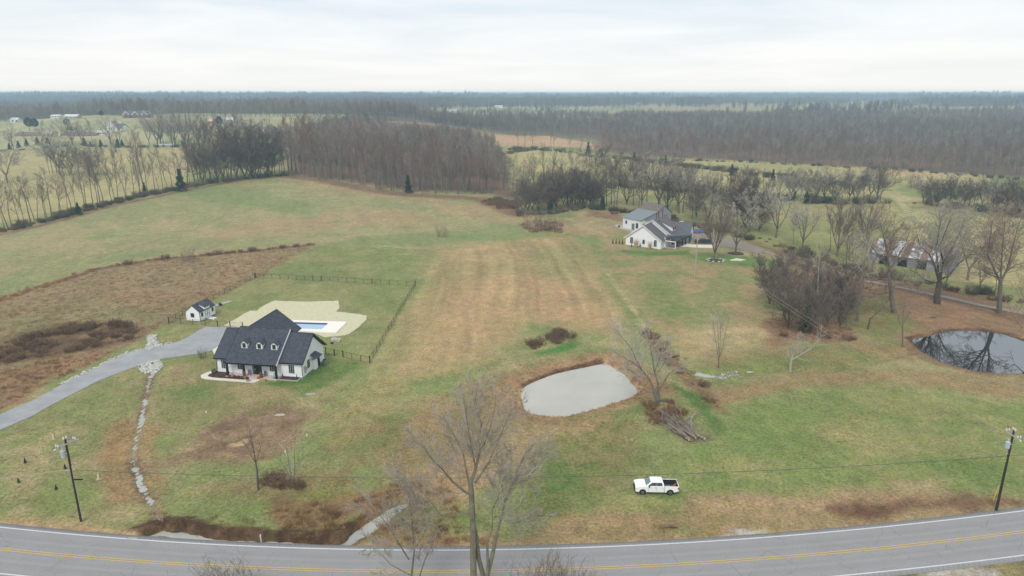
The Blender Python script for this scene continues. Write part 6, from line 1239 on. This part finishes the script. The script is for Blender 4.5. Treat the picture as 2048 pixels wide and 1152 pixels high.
cover('drive_edge_stones', None, .09, SR1, (.4, .9), 32, line=GP([(120,768),(137,761),(200,732),(235,714),(254,706),(286,698),(321,692),(345,686)]), lw=.3)
cover('channel_stones', None, .10, SR2, (.15, .5), 33, line=CHAN[:-1], lw=.24, dn=lambda x, y: vnoise(x/1.5, y/1.5, 8) > .35)
cover('stream_stones', None, .09, SR2+SR1[:1], (.4, 1.0), 34, line=GP([(1436,752),(1470,750),(1475,745)]), lw=.6)
tag(ribbon('channel_water', dens(CHAN[:-2], .8), .5, -.5, -.275, wm), kind='structure')
x, y = G(302, 752); tag(MB().prism([(x-.5,y-.6),(x+.5,y-.5),(x+.7,y+.5),(x,y+.9),(x-.5,y+.4)], -.3, -.12).build('puddle_water', wm), kind='structure')
for u, v, s in ((621,788,.9),(560,830,.8),(1500,741,.7)): x, y = G(u, v); tag(MB().prism([(x-1.1*s,y-.3*s),(x,y-.5*s),(x+1.2*s,y),(x+.5*s,y+.5*s),(x-.8*s,y+.4*s)], -.3, hz(x, y)+.05).build('puddle_water', wm), kind='structure')
x, y = G(302, 729); tag(MB().tube([(x+.2,y+1.2,-.05),(x-.1,y-.6,-.1)], .28, 10).build('culvert_pipe', M_BLACK), 'dark culvert pipe under the driveway among the white stones', 'pipe')
x, y = G(264, 1078); tag(MB().box(x-.5,x+.6,y-.15,y+.15,-.6,.12).build('culvert_headwall', M_CONC2), 'small pale culvert end at the left end of the roadside ditch', 'culvert')
x, y = G(522, 1080); tag(MB().box(x-.06,x+.06,y-.06,y+.06,-.8,.75).build('marker_post', M_TIN), 'short pale marker post standing in the roadside ditch', 'post')
for u, v, lb in ((413,826,'white pipe stub on the lawn in front of the farmhouse'),(614,872,'white pipe stub near the right edge of the bare brown patch'),(571,905,'white pipe stub on the bare brown patch')): x, y = G(u, v); tag(MB().tube([(x,y,-.1),(x,y,.35)], .08, 8).build('pipe_stub', M_TRIM), lb, 'pipe')
# ------------------------------------------------------------------ young firs and staked saplings
for u, v, lb in ((51,926,'young fir left of the utility pole, uppermost of the three'),(38,966,'young fir farthest left on the roadside lawn'),(113,979,'young fir just left of the utility pole foot'),(131,938,'young fir right behind the utility pole')): at_px('youngfir', u, v, 11, 'young_fir', lb, 'fir tree')
for u, v, lb in ((107,878,'staked sapling behind the top of the left utility pole'),(197,957,'staked sapling on the lawn right of the left utility pole')):
    x, y = G(u, v); t = empty('staked_sapling', (x, y, hz(x, y)), 0, lb, 'sapling'); MB().tube([(.3,0,-.1),(.28,.02,1.3)], .03, 4).build('stem', M_DTRUNK, t); MB().tube([(0,0,0),(0,0,.75)], .06, 6).build('tree_guard', M_TRIM, t); MB().blob((.1,0,.03), (.5,.4,.08), 7, 3, .2).build('mulch_ring', M_BUFF, t)
# ------------------------------------------------------------------ utility poles and wires
M_POLE = mat('creosote_pole', sr(58,50,46), .9, .3, 3, stretch=(4,4,.5)); M_POLE2 = mat('weathered_pole', sr(176,166,146), .9, .2, 3, stretch=(4,4,.5)); M_ARM = mat('grey_crossarm', sr(186,180,176), .85, .15, 4); M_CERAM = mat('porcelain', sr(214,212,216), .35, .1, 6); M_TRANS = mat('transformer_paint', sr(178,192,198), .5, .06, 2); M_WIRE = mat('wire', sr(84,84,84), .6, 0); M_WIRE2 = mat('bare_wire', sr(170,160,140), .6, 0); M_YEL = mat('yellow_guard', sr(206,190,80), .6, .05, 3)
def atz(u, v, z): return G(u, v, z)
def upole(base, hgt, a, b, label, m=M_POLE, side=-1, trans=True):
    x, y = G(*base); e = empty('utility_pole', (x, y, 0), 0, label, 'utility pole'); MB().tube([(0,0,-.3),(0,0,hgt*.5),(0,0,hgt)], [.17,.14,.11], 10).build('pole', m, e)
    if a:
        pa = Vector((*atz(*a, hgt-.55), 0))-Vector((x, y, 0)); pb = Vector((*atz(*b, hgt-.55), 0))-Vector((x, y, 0)); d = (pb-pa).normalized(); L = (pb-pa).length; cm = (pa+pb)/2; n = Vector((-d.y, d.x, 0)); L = min(L, 3.0); h_ = hgt-.55
        for s in (-.17, .17): MB().bar(-d*L/2+n*s+Vector((0,0,h_)), d*L/2+n*s+Vector((0,0,h_)), .10, .13).build('crossarm', M_ARM, e)
        for s in (-1, 1): MB().bar(d*s*L*.3+n*.2+Vector((0,0,h_-.05)), n*.14+Vector((0,0,h_-.75)), .03, .03).build('brace', M_ARM, e)
        ks = [(-L/2+.12, .17),(-L/2+.12,-.17),(L/2-.12,.17),(L/2-.12,-.17)]
        for q, s in ks: p = d*q+n*s; MB().tube([p+Vector((0,0,h_+.06)), p+Vector((0,0,h_+.14)), p+Vector((0,0,h_+.2)), p+Vector((0,0,h_+.36))], [.05,.11,.10,.06], 8).build('insulator', M_CERAM, e)
        for s in (-.17, .17): p = d*s; MB().tube([p+Vector((0,0,hgt-.02)), p+Vector((0,0,hgt+.15)), p+Vector((0,0,hgt+.38))], [.05,.12,.07], 8).build('insulator', M_CERAM, e)
        for q in (-L/2, L/2): MB().tube([d*q+Vector((0,0,h_-.1)), d*(q*1.15)+Vector((0,0,h_-.12)), d*(q*1.3)+Vector((0,0,h_-.2))], [.06,.09,.05], 7).build('dead_end_insulator', M_CERAM, e)
    if trans:
        c = Vector((side*.48, -.1, 0)); t = MB().tube([c+Vector((0,0,hgt-2.3)), c+Vector((0,0,hgt-2.22)), c+Vector((0,0,hgt-1.45)), c+Vector((0,0,hgt-1.38))], [.24,.28,.28,.2], 12).build('transformer', M_TRANS, e); MB().tube([c+Vector((0,0,hgt-1.4)), c+Vector((0,0,hgt-1.05))], .06, 6).build('bushing', M_CERAM, t); MB().box(min(0, c.x), max(0, c.x), -.15, -.05, hgt-1.8, hgt-1.7).build('bracket', M_ARM, t)
    return e, Vector((x, y, 0))
pl, PL = upole((163,1042), 11.0, (105,887), (143,870), 'dark utility pole with crossarms and transformer at the left beside the road')
MB().box(.12,1.15,-.05,.05,5.62,5.78).build('standoff_arm', M_BLACK, pl); MB().tube([(.17,-.02,.1),(.15,-.02,7.5)], .035, 5).build('ground_conduit', M_ARM, pl); MB().box(-.9,-.1,-.04,.04,6.9,6.98).build('cable_bracket', M_ARM, pl)
pr, PR = upole((1992,1021), 11.0, (2012,851), (2037,867), 'dark utility pole with crossarms and transformer at the right beside the road')
for z in (7.3, 7.9, 6.9): MB().tube([(-.22,0,z),(.22,0,z)], .05, 5).build('cable_bracket', M_ARM, pr)
pm, PM = upole((1389,556), 11.2, None, None, 'pale weathered utility pole standing alone in the pasture by the ranch house', M_POLE2, trans=False)
MB().tube([(-.15,0,10.9),(.35,0,10.9)], .06, 5).build('insulator', M_CERAM, pm)
def wire(a, b, sag, r, m, name, label, n=24):
    a, b = Vector(a), Vector(b); pts = [a.lerp(b, i/n)-Vector((0,0,4*sag*(i/n)*(1-i/n))) for i in range(n+1)]
    return tag(MB().tube(pts, r, 4).build(name, m), label, 'cable')
wire(PL+Vector((.9,0,6.95)), PR+Vector((-.15,0,7.6)), 1.9, .034, M_WIRE, 'telephone_cable', 'dark cable sagging across the whole view between the two roadside poles')
wire(PR+Vector((.15,0,7.6)), PR+Vector((40,8,7.8)), .5, .03, M_WIRE, 'telephone_cable', 'short dark cable running off right from the right pole')
wire(PL+Vector((-.7,0,7.0)), (PL.x-34, PL.y-5.5, 7.0), .7, .036, M_WIRE2, 'service_cable', 'pale twisted cable running down left from the left pole, lower one'); wire(PL+Vector((-1.3,-.5,10.3)), (PL.x-36, PL.y-3.5, 10.0), .7, .016, M_WIRE2, 'power_line', 'thin pale wire running left from the left pole crossarm')
wire(PM+Vector((-.1,0,11.0)), PR+Vector((-.8,.6,10.6)), 1.6, .020, M_WIRE2, 'power_line', 'thin pale wire from the pasture pole to the right roadside pole, upper one'); wire(PM+Vector((.3,0,10.2)), PR+Vector((-.1,0,9.6)), 1.8, .020, M_WIRE2, 'power_line', 'thin pale wire from the pasture pole to the right roadside pole, lower one')
wire(PR+Vector((.1,0,9)), PR+Vector((6.5,-3.2,0)), 0, .014, M_WIRE2, 'guy_wire', 'guy wire dropping right from the right roadside pole', 4)
g0 = G(200,1012); wire((g0[0], g0[1], 0), PL+Vector((.1,0,8.6)), 0, .010, M_WIRE, 'guy_wire', 'thin guy wire from the left pole to the yellow guard', 4)
dv = (PL+Vector((.1,0,8.6))-Vector((g0[0], g0[1], 0))).normalized(); tag(MB().tube([Vector((g0[0], g0[1], 0)), Vector((g0[0], g0[1], 0))+dv*2.2], .045, 6).build('guy_guard', M_YEL), 'yellow guy wire guard right of the left utility pole', 'guard')
for q, (u, v, lb) in enumerate(((1986,1001,'left'),(1993,1000,'right'))): x, y = G(u, v); tag(MB().tube([(x,y,0),(x+.45,y+.15,2.1)], .045, 6).build('guy_guard', M_YEL), 'yellow guy wire guard beside the right utility pole, %s one' % lb, 'guard')
# ------------------------------------------------------------------ pickup trucks
M_TYRE = mat('tyre', (.015,.015,.016), .9, .1, 4); M_RIM = mat('alloy', sr(150,150,154), .35, .1, 5, metal=.6); M_LAMP = mat('headlamp', sr(200,204,208), .2, .05, 4); M_TAIL = mat('tail_lamp', (.35,.03,.025), .3, .1, 4); M_BED = mat('bed_liner', (.018,.018,.02), .8, .1, 4); M_GLS = mat('truck_glass', (.025,.03,.035), .08, .1, 1, spec=.9); M_WSH = mat('windscreen', (.16,.20,.21), .1, .2, 1, spec=.9)
def bevel_obj(o, w=.05, seg=2):
    bm = bmesh.new(); bm.from_mesh(o.data); bmesh.ops.remove_doubles(bm, verts=bm.verts, dist=1e-4); bmesh.ops.recalc_face_normals(bm, faces=bm.faces)
    ed = [e_ for e_ in bm.edges if len(e_.link_faces) == 2 and e_.calc_face_angle(0) > .6]; bmesh.ops.bevel(bm, geom=ed, offset=w, segments=seg, affect='EDGES', clamp_overlap=True); bm.to_mesh(o.data); bm.free(); o.data.shade_smooth(); 
    try: o.data.set_sharp_from_angle(angle=math.radians(40))
    except Exception: pass
    return o
def arch(cx, r=.50, z0=.42, zc=.40, n=7): return [(cx+r*math.cos(math.pi*i/n), zc+r*math.sin(math.pi*i/n)) for i in range(n+1)]
def pickup(loc, rz, paint, label, load=True, name='pickup_truck'):
    e = empty(name, loc, rz, label, 'pickup truck'); FX, RX = 1.95, -1.80
    front = [(-1.0,.45),(1.4,.45)]+arch(FX)[::-1]+[(2.5,.45),(2.92,.5),(2.96,.85),(2.90,1.12),(2.72,1.22),(2.2,1.29),(1.55,1.34),(-1.0,1.36)]
    b = bevel_obj(MB().prism(front, -1.0, 1.0, 'y').build('body', paint, e), .07)
    for s in (-1, 1):
        side = [(-2.93,.62),(-2.4,.48)]+arch(RX)[::-1]+[(-1.2,.45),(-1.03,.45),(-1.03,1.36),(-2.93,1.36)]
        y0, y1 = (.90, 1.0) if s > 0 else (-1.0, -.90); bevel_obj(MB().prism(side, y0, y1, 'y').build('bed_side', paint, e), .025, 1)
    MB().box(-2.93,-1.03,-.89,.89,.55,.78).box(-1.1,-1.035,-.89,.89,.78,1.34).box(-2.2,-1.4,.66,.89,.78,.98).box(-2.2,-1.4,-.89,-.66,.78,.98).build('bed_floor', M_BED, e); bevel_obj(MB().box(-2.99,-2.91,-.96,.96,.68,1.36).build('tailgate', paint, e), .02, 1)
    MB().box(-2.90,-1.1,.885,.90,.79,1.33).box(-2.90,-1.1,-.90,-.885,.79,1.33).box(-2.905,-2.89,-.89,.89,.79,1.33).build('bed_lining', M_BED, e)
    # cab: waist ring to roof ring
    lo = [(1.60,-.95,1.33),(1.60,.95,1.33),(-1.0,.95,1.33),(-1.0,-.95,1.33)]; hi = [(.78,-.74,1.90),(.78,.74,1.90),(-.80,.74,1.90),(-.80,-.74,1.90)]
    cab = bevel_obj(MB().add(lo+hi, [(0,3,2,1),(4,5,6,7),(0,1,5,4),(1,2,6,5),(2,3,7,6),(3,0,4,7)]).build('cab', paint, e), .09, 3)
    def glass(q, nm, m=M_GLS):
        c = sum((Vector(p) for p in q), Vector())/4; n = (Vector(q[1])-Vector(q[0])).cross(Vector(q[2])-Vector(q[0])).normalized(); 
        if n.dot(c-Vector((0,0,1.4))) < 0: n = -n
        MB().add([Vector(p)+n*.018 for p in q]+[Vector(p)-n*.03 for p in q], [(0,1,2,3),(7,6,5,4),(0,4,5,1),(1,5,6,2),(2,6,7,3),(3,7,4,0)]).build(nm, m, e)
    def on(face, s, t):  # bilinear on a cab face
        a, b_, c, d = [Vector(p) for p in face]; return (a*(1-s)+b_*s)*(1-t)+(d*(1-s)+c*s)*t
    fr = (lo[0],lo[1],hi[1],hi[0]); glass([on(fr,.06,.12),on(fr,.94,.12),on(fr,.93,.90),on(fr,.07,.90)], 'windscreen', M_WSH); bk = (lo[2],lo[3],hi[3],hi[2]); glass([on(bk,.12,.2),on(bk,.88,.2),on(bk,.86,.85),on(bk,.14,.85)], 'rear_window')
    for fc in ((lo[1],lo[2],hi[2],hi[1]), (lo[3],lo[0],hi[0],hi[3])[::1]):
        rev = fc[0][1] < 0; A_ = (lambda s, t, fc=fc, rev=rev: on(fc, (1-s) if rev else s, t))
        glass([A_(.10,.14),A_(.545,.14),A_(.525,.86),A_(.13,.86)], 'side_window'); glass([A_(.555,.14),A_(.90,.14),A_(.88,.86),A_(.535,.86)], 'side_window')
    for cx in (FX, RX):
        for s in (-1, 1):
            y0 = s*.72; y1 = s*1.0; w = MB().tube([(cx,y0,.40),(cx,y0+s*.03,.40),(cx,y1-s*.03,.40),(cx,y1,.40)], [.36,.40,.40,.36], 20).build('tyre', M_TYRE, e); rm_ = MB().tube([(cx,y1-s*.02,.40),(cx,y1+s*.012,.40)], .24, 14)
            rm_.build('rim', M_RIM, w); sp = MB()
            for i in range(6): a = i*1.047; sp.bar((cx+.05*math.cos(a),y1+s*.016,.4+.05*math.sin(a)),(cx+.2*math.cos(a+.35),y1+s*.016,.4+.2*math.sin(a+.35)), .05, .012)
            sp.build('spoke', M_TYRE, w)
            MB().prism([(cx+.485*math.cos(math.pi*i/9), .40+.485*math.sin(math.pi*i/9)) for i in range(10)], min(s*.6, s*.97), max(s*.6, s*.97), 'y').build('wheel_well', M_BED, e)
    for s in (-1, 1):
        yy = sorted((s*.60, s*.99)); MB().box(2.78,2.965,yy[0],yy[1],.88,1.05).build('headlight', M_LAMP, e); y2 = sorted((s*.86, s*1.01)); MB().box(-3.0,-2.80,y2[0],y2[1],.92,1.26).build('tail_light', M_TAIL, e)
        ym = sorted((s*1.0, s*1.2)); MB().box(1.02,1.16,ym[0],ym[1],1.30,1.50).build('mirror', M_BLACK, e); y3 = sorted((s*1.0, s*1.012))
        MB().box(.06,.075,y3[0],y3[1],.6,1.34).box(-.93,-.915,y3[0],y3[1],.6,1.34).box(1.18,1.195,y3[0],y3[1],.6,1.3).build('door_seam', M_BLACK, e); MB().box(.12,.3,y3[0],y3[1]+.01*0,1.12,1.16).box(-.82,-.64,y3[0],y3[1],1.12,1.16).build('door_handle', M_BLACK, e)
    MB().box(2.93,2.985,-.58,.58,.72,1.08).build('grille', M_BLACK, e); MB().box(2.85,3.02,-.95,.95,.45,.62).build('front_bumper', M_BLACK, e); MB().box(-3.08,-2.92,-.95,.95,.48,.64).build('rear_bumper', M_RIM, e)
    e.scale = (.94, .94, .94)
    return e
ta, tb = G(1284,991.5), G(1341,992.5); mid = ((ta[0]+tb[0])/2, (ta[1]+tb[1])/2); rz_ = math.atan2(ta[1]-tb[1], ta[0]-tb[0]); n_ = Vector((-math.sin(rz_), math.cos(rz_)))
print('truck wheelbase px check', math.hypot(ta[0]-tb[0], ta[1]-tb[1]))
cxw = mid[0]-n_[0]*1.0-.075*math.cos(rz_); cyw = mid[1]-n_[1]*1.0-.075*math.sin(rz_)
paintw = mat('white_paint', sr(240,241,242,1.02), .3, .01, 1, spec=.5); paintb = mat('black_paint', (.02,.022,.025), .25, .02, 1, spec=.6)
tz = hz(cxw, cyw)+.0; truck = pickup((cxw, cyw, tz), rz_, paintw, 'white crew cab pickup truck parked on the grass near the road')
def bedpt(x, y): x *= .94; y *= .94; c, s = math.cos(rz_), math.sin(rz_); return (cxw+x*c-y*s, cyw+x*s+y*c)
x, y = bedpt(-1.55, .45); tag(MB().box(x-.3,x+.3,y-.25,y+.25,tz+.74,tz+1.08).build('toolbox', mat('grey_box', sr(110,118,126), .6, .1, 3)), 'grey box in the front of the white truck bed', 'box')
x, y = bedpt(-2.4, .2); tag(MB().bar((x-.4,y-.2,tz+.85),(x+.4,y+.3,tz+1.1), .12, .12).bar((x-.3,y+.2,tz+.85),(x+.3,y-.1,tz+.95), .1, .1).build('lumber', mat('orange_lumber', sr(160,104,80), .8, .2, 4)), 'reddish timbers lying in the rear of the white truck bed', 'lumber')
x, y = bedpt(-2.3, .6); tag(MB().box(x-.35,x+.35,y-.14,y+.14,tz+.78,tz+.92).build('pale_sack', M_TRIM), 'pale sack lying in the white truck bed', 'sack')
bx_, by_ = G(1405, 487); pickup((bx_, by_, hz(bx_, by_)+.08), math.radians(172), paintb, 'black pickup truck parked on the slab beside the ranch house', False)
bx_, by_ = G(1381, 463); pickup((bx_, by_, hz(bx_, by_)), math.radians(100), paintw, 'white pickup truck partly hidden behind the ranch garage', False)
bx_, by_ = G(1362, 452); pickup((bx_, by_, hz(bx_, by_)), math.radians(160), paintw, 'white pickup truck behind the ranch house roof, near the barn', False); bx_, by_ = G(1352, 450); pickup((bx_, by_, hz(bx_, by_)), math.radians(20), paintb, 'black pickup truck next to the barn corner', False)
# ------------------------------------------------------------------ brush pile
rp = random.Random(21); b0 = Vector((*G(1398,887), 0)); b1 = Vector((*G(1322,835), 0)); dd = (b1-b0); LN = dd.length; dn_ = dd.normalized(); pn = Vector((-dn_.y, dn_.x, 0)); bp = empty('brush_pile', b0, 0, 'pile of cut logs and grey branches beside the leaning tree', 'brush pile')
M_LOG = bark('grey_log', sr(150,138,126), .3); M_LOG2 = bark('dark_log', sr(110,98,90), .3); M_CUT = mat('cut_wood', sr(214,192,160), .8, .1, 6)
for i in range(13):
    s = rp.uniform(-1, 1); z = rp.uniform(.15, 1.1)*(1-abs(s)*.5); a = pn*s*1.2+Vector((0,0,z))+dn_*rp.uniform(0, 1.8); d_ = (dn_+pn*rp.uniform(-.25,.25)+Vector((0,0,rp.uniform(-.03,.1)))).normalized(); L_ = rp.uniform(2.5, 5.2); r_ = rp.uniform(.09, .26)
    lg = MB().tube([a, a+d_*L_*.5+pn*rp.uniform(-.15,.15), a+d_*L_], [r_, r_*.85, r_*.55], 8).build('log', rp.choice((M_LOG, M_LOG2)), bp); MB().tube([a-d_*.012, a+d_*.002], r_*.92, 8).build('cut_end', M_CUT, lg)
for a, b_ in (((1375,858),(1390,836)),((1383,870),(1381,848)),((1360,850),(1402,838))): p = Vector((*G(*a), .3))-b0; q = Vector((*G(*b_), 1.0))-b0; p.z = .3; q.z = 1.2; MB().tube([p, p.lerp(q,.5)+Vector((0,0,.2)), q], [.16,.14,.10], 7).build('log', M_LOG, bp)
br = MB()
for i in range(170):
    s = rp.gauss(0, .8); a = pn*s+Vector((0,0,abs(rp.gauss(.3,.45))+.1))+dn_*rp.uniform(.5, LN*.85); d_ = (dn_+pn*rp.gauss(0,.35)+Vector((0,0,rp.gauss(.12,.15)))).normalized(); L_ = rp.uniform(1.2, 3.4); r_ = rp.uniform(.02, .07); m_ = a+d_*L_*.5+perp(d_, rp)*.2; br.tube([a, m_, a+d_*L_+perp(d_, rp)*.35], [r_, r_*.7, r_*.25], 4, cap=False)
o = br.build('branches', M_LOG, bp, fix=False); o['kind'] = 'stuff'
br = MB()
for i in range(60): p = Vector((*G(rp.uniform(1375,1425), rp.uniform(868,885)), .05))-b0; p.z = .1; d_ = Vector((rp.gauss(0,1), rp.gauss(0,1), rp.uniform(0,.4))).normalized(); br.tube([p, p+d_*rp.uniform(.5,1.4)], [.025,.01], 3, cap=False)
o = br.build('loose_twigs', M_LOG, bp, fix=False); o['kind'] = 'stuff'
x, y = G(1330, 806); tag(MB().tube([(x-.9,y,.25),(x+1.0,y+.2,.3)], [.35,.3], 9).build('fallen_log', M_LOG2), 'thick dark log lying behind the foot of the leaning tree', 'log')
for u, v, lb in ((1072,823,'driftwood stick on the near shore of the mud pond'),(1865,636,'short dark log lying on the leaf litter above the dark pond'),(1342,1056,'low brown dirt mound on the verge near the road')): x, y = G(u, v); tag(MB().tube([(x-.8,y,hz(x,y)+.1),(x,y+.1,hz(x,y)+.18),(x+.8,y,hz(x,y)+.12)], [.07,.12,.06] if v > 700 else [.15,.16,.14], 7).build('log', M_LOG2), lb, 'log')  # the log shape near the road stands in for a dirt mound
# ------------------------------------------------------------------ things near the ranch house
def ring(u, v, r, lb): x, y = G(u, v); t = empty('tree_ring', (x, y, hz(x, y)), 0, lb, 'flower bed'); MB().prism([(r*math.cos(a*.52), r*.9*math.sin(a*.52)) for a in range(12)], -.2, .12).build('mulch', M_MULCH, t); return t, x, y
ring(1471, 507, 2.6, 'dark mulch ring round the wide tree by the ranch house'); t, x, y = ring(1431, 521, 2.4, 'mulch ring with low stone edging in front of the ranch house slab')
for i in range(9): a = i*.7-2.8; MB().blob((2.5*math.cos(a), 2.3*math.sin(a), .2), (.42,.3,.22), 6, 4, .2).build('stone', M_STONE, t)
x, y = G(1474, 520); tag(MB().prism([(x-2.4,y-.6),(x+.5,y-1.6),(x+2.6,y-.2),(x+.2,y+1.4)], -.1, .22).build('stone_slab', M_CONC), 'flat pale stone slab on the lawn near the mulch ringed tree', 'slab')
x, y = G(1399, 466); t = empty('tarp_pile', (x, y, hz(x, y)), -.2, 'blue tarpaulin heap with red pieces beside the gravel yard', 'tarp'); 
for i in range(8): MB().blob((rp.uniform(-3.2,2.2), rp.uniform(-.8,1.0), .5), (1.3,.9,.75), 7, 5, .25, rp).build('tarp', mat('blue_tarp%d' % i, sr(70,104,160), .6, .15, 2) if i == 0 else bpy.data.materials['blue_tarp0'], t)
for i in range(5): MB().blob((rp.uniform(-2,4.2), rp.uniform(-1.6,-.4), .3), (.8,.5,.45), 6, 4, .3, rp).build('red_scrap', M_RED, t)
MB().box(1.5,4.8,1.0,2.2,0,1.6).build('dark_crate', M_DTRUNK, t)
x, y = G(1229, 428); t = empty('farm_implement', (x, y, hz(x, y)), .2, 'faded red farm implement at the hedge left of the barn', 'farm machine'); MB().box(-1.6,1.2,-.5,.5,.4,1.1).build('frame', M_RED, t); 
for s in (-1.3, .9): MB().tube([(s,-.6,.45),(s,-.45,.45)], .45, 10).build('wheel', M_RED, t)
MB().bar((1.2,0,.6),(3.2,.2,.3), .12, .12).build('drawbar', M_RED, t)
x, y = G(1238, 455); tag(MB().tube([(x,y,0),(x,y,.9)], .3, 8).build('barrel', M_BLACK), 'small dark barrel at the left corner of the barn', 'barrel')
# ------------------------------------------------------------------ the damp air between here and the hills
hb = MB().box(-9000, 9000, -260, 15500, -4.5, 54)
hm_ = bpy.data.materials.new('haze_air'); hm_.use_nodes = True; t = hm_.node_tree; t.nodes.clear()
pv = t.nodes.new('ShaderNodeVolumePrincipled'); pv.inputs['Color'].default_value = (.56, .81, 1.0, 1); pv.inputs['Density'].default_value = .0003; pv.inputs['Anisotropy'].default_value = .1
ho = t.nodes.new('ShaderNodeOutputMaterial'); t.links.new(pv.outputs[0], ho.inputs['Volume'])
tag(hb.build('haze', hm_), kind='stuff')
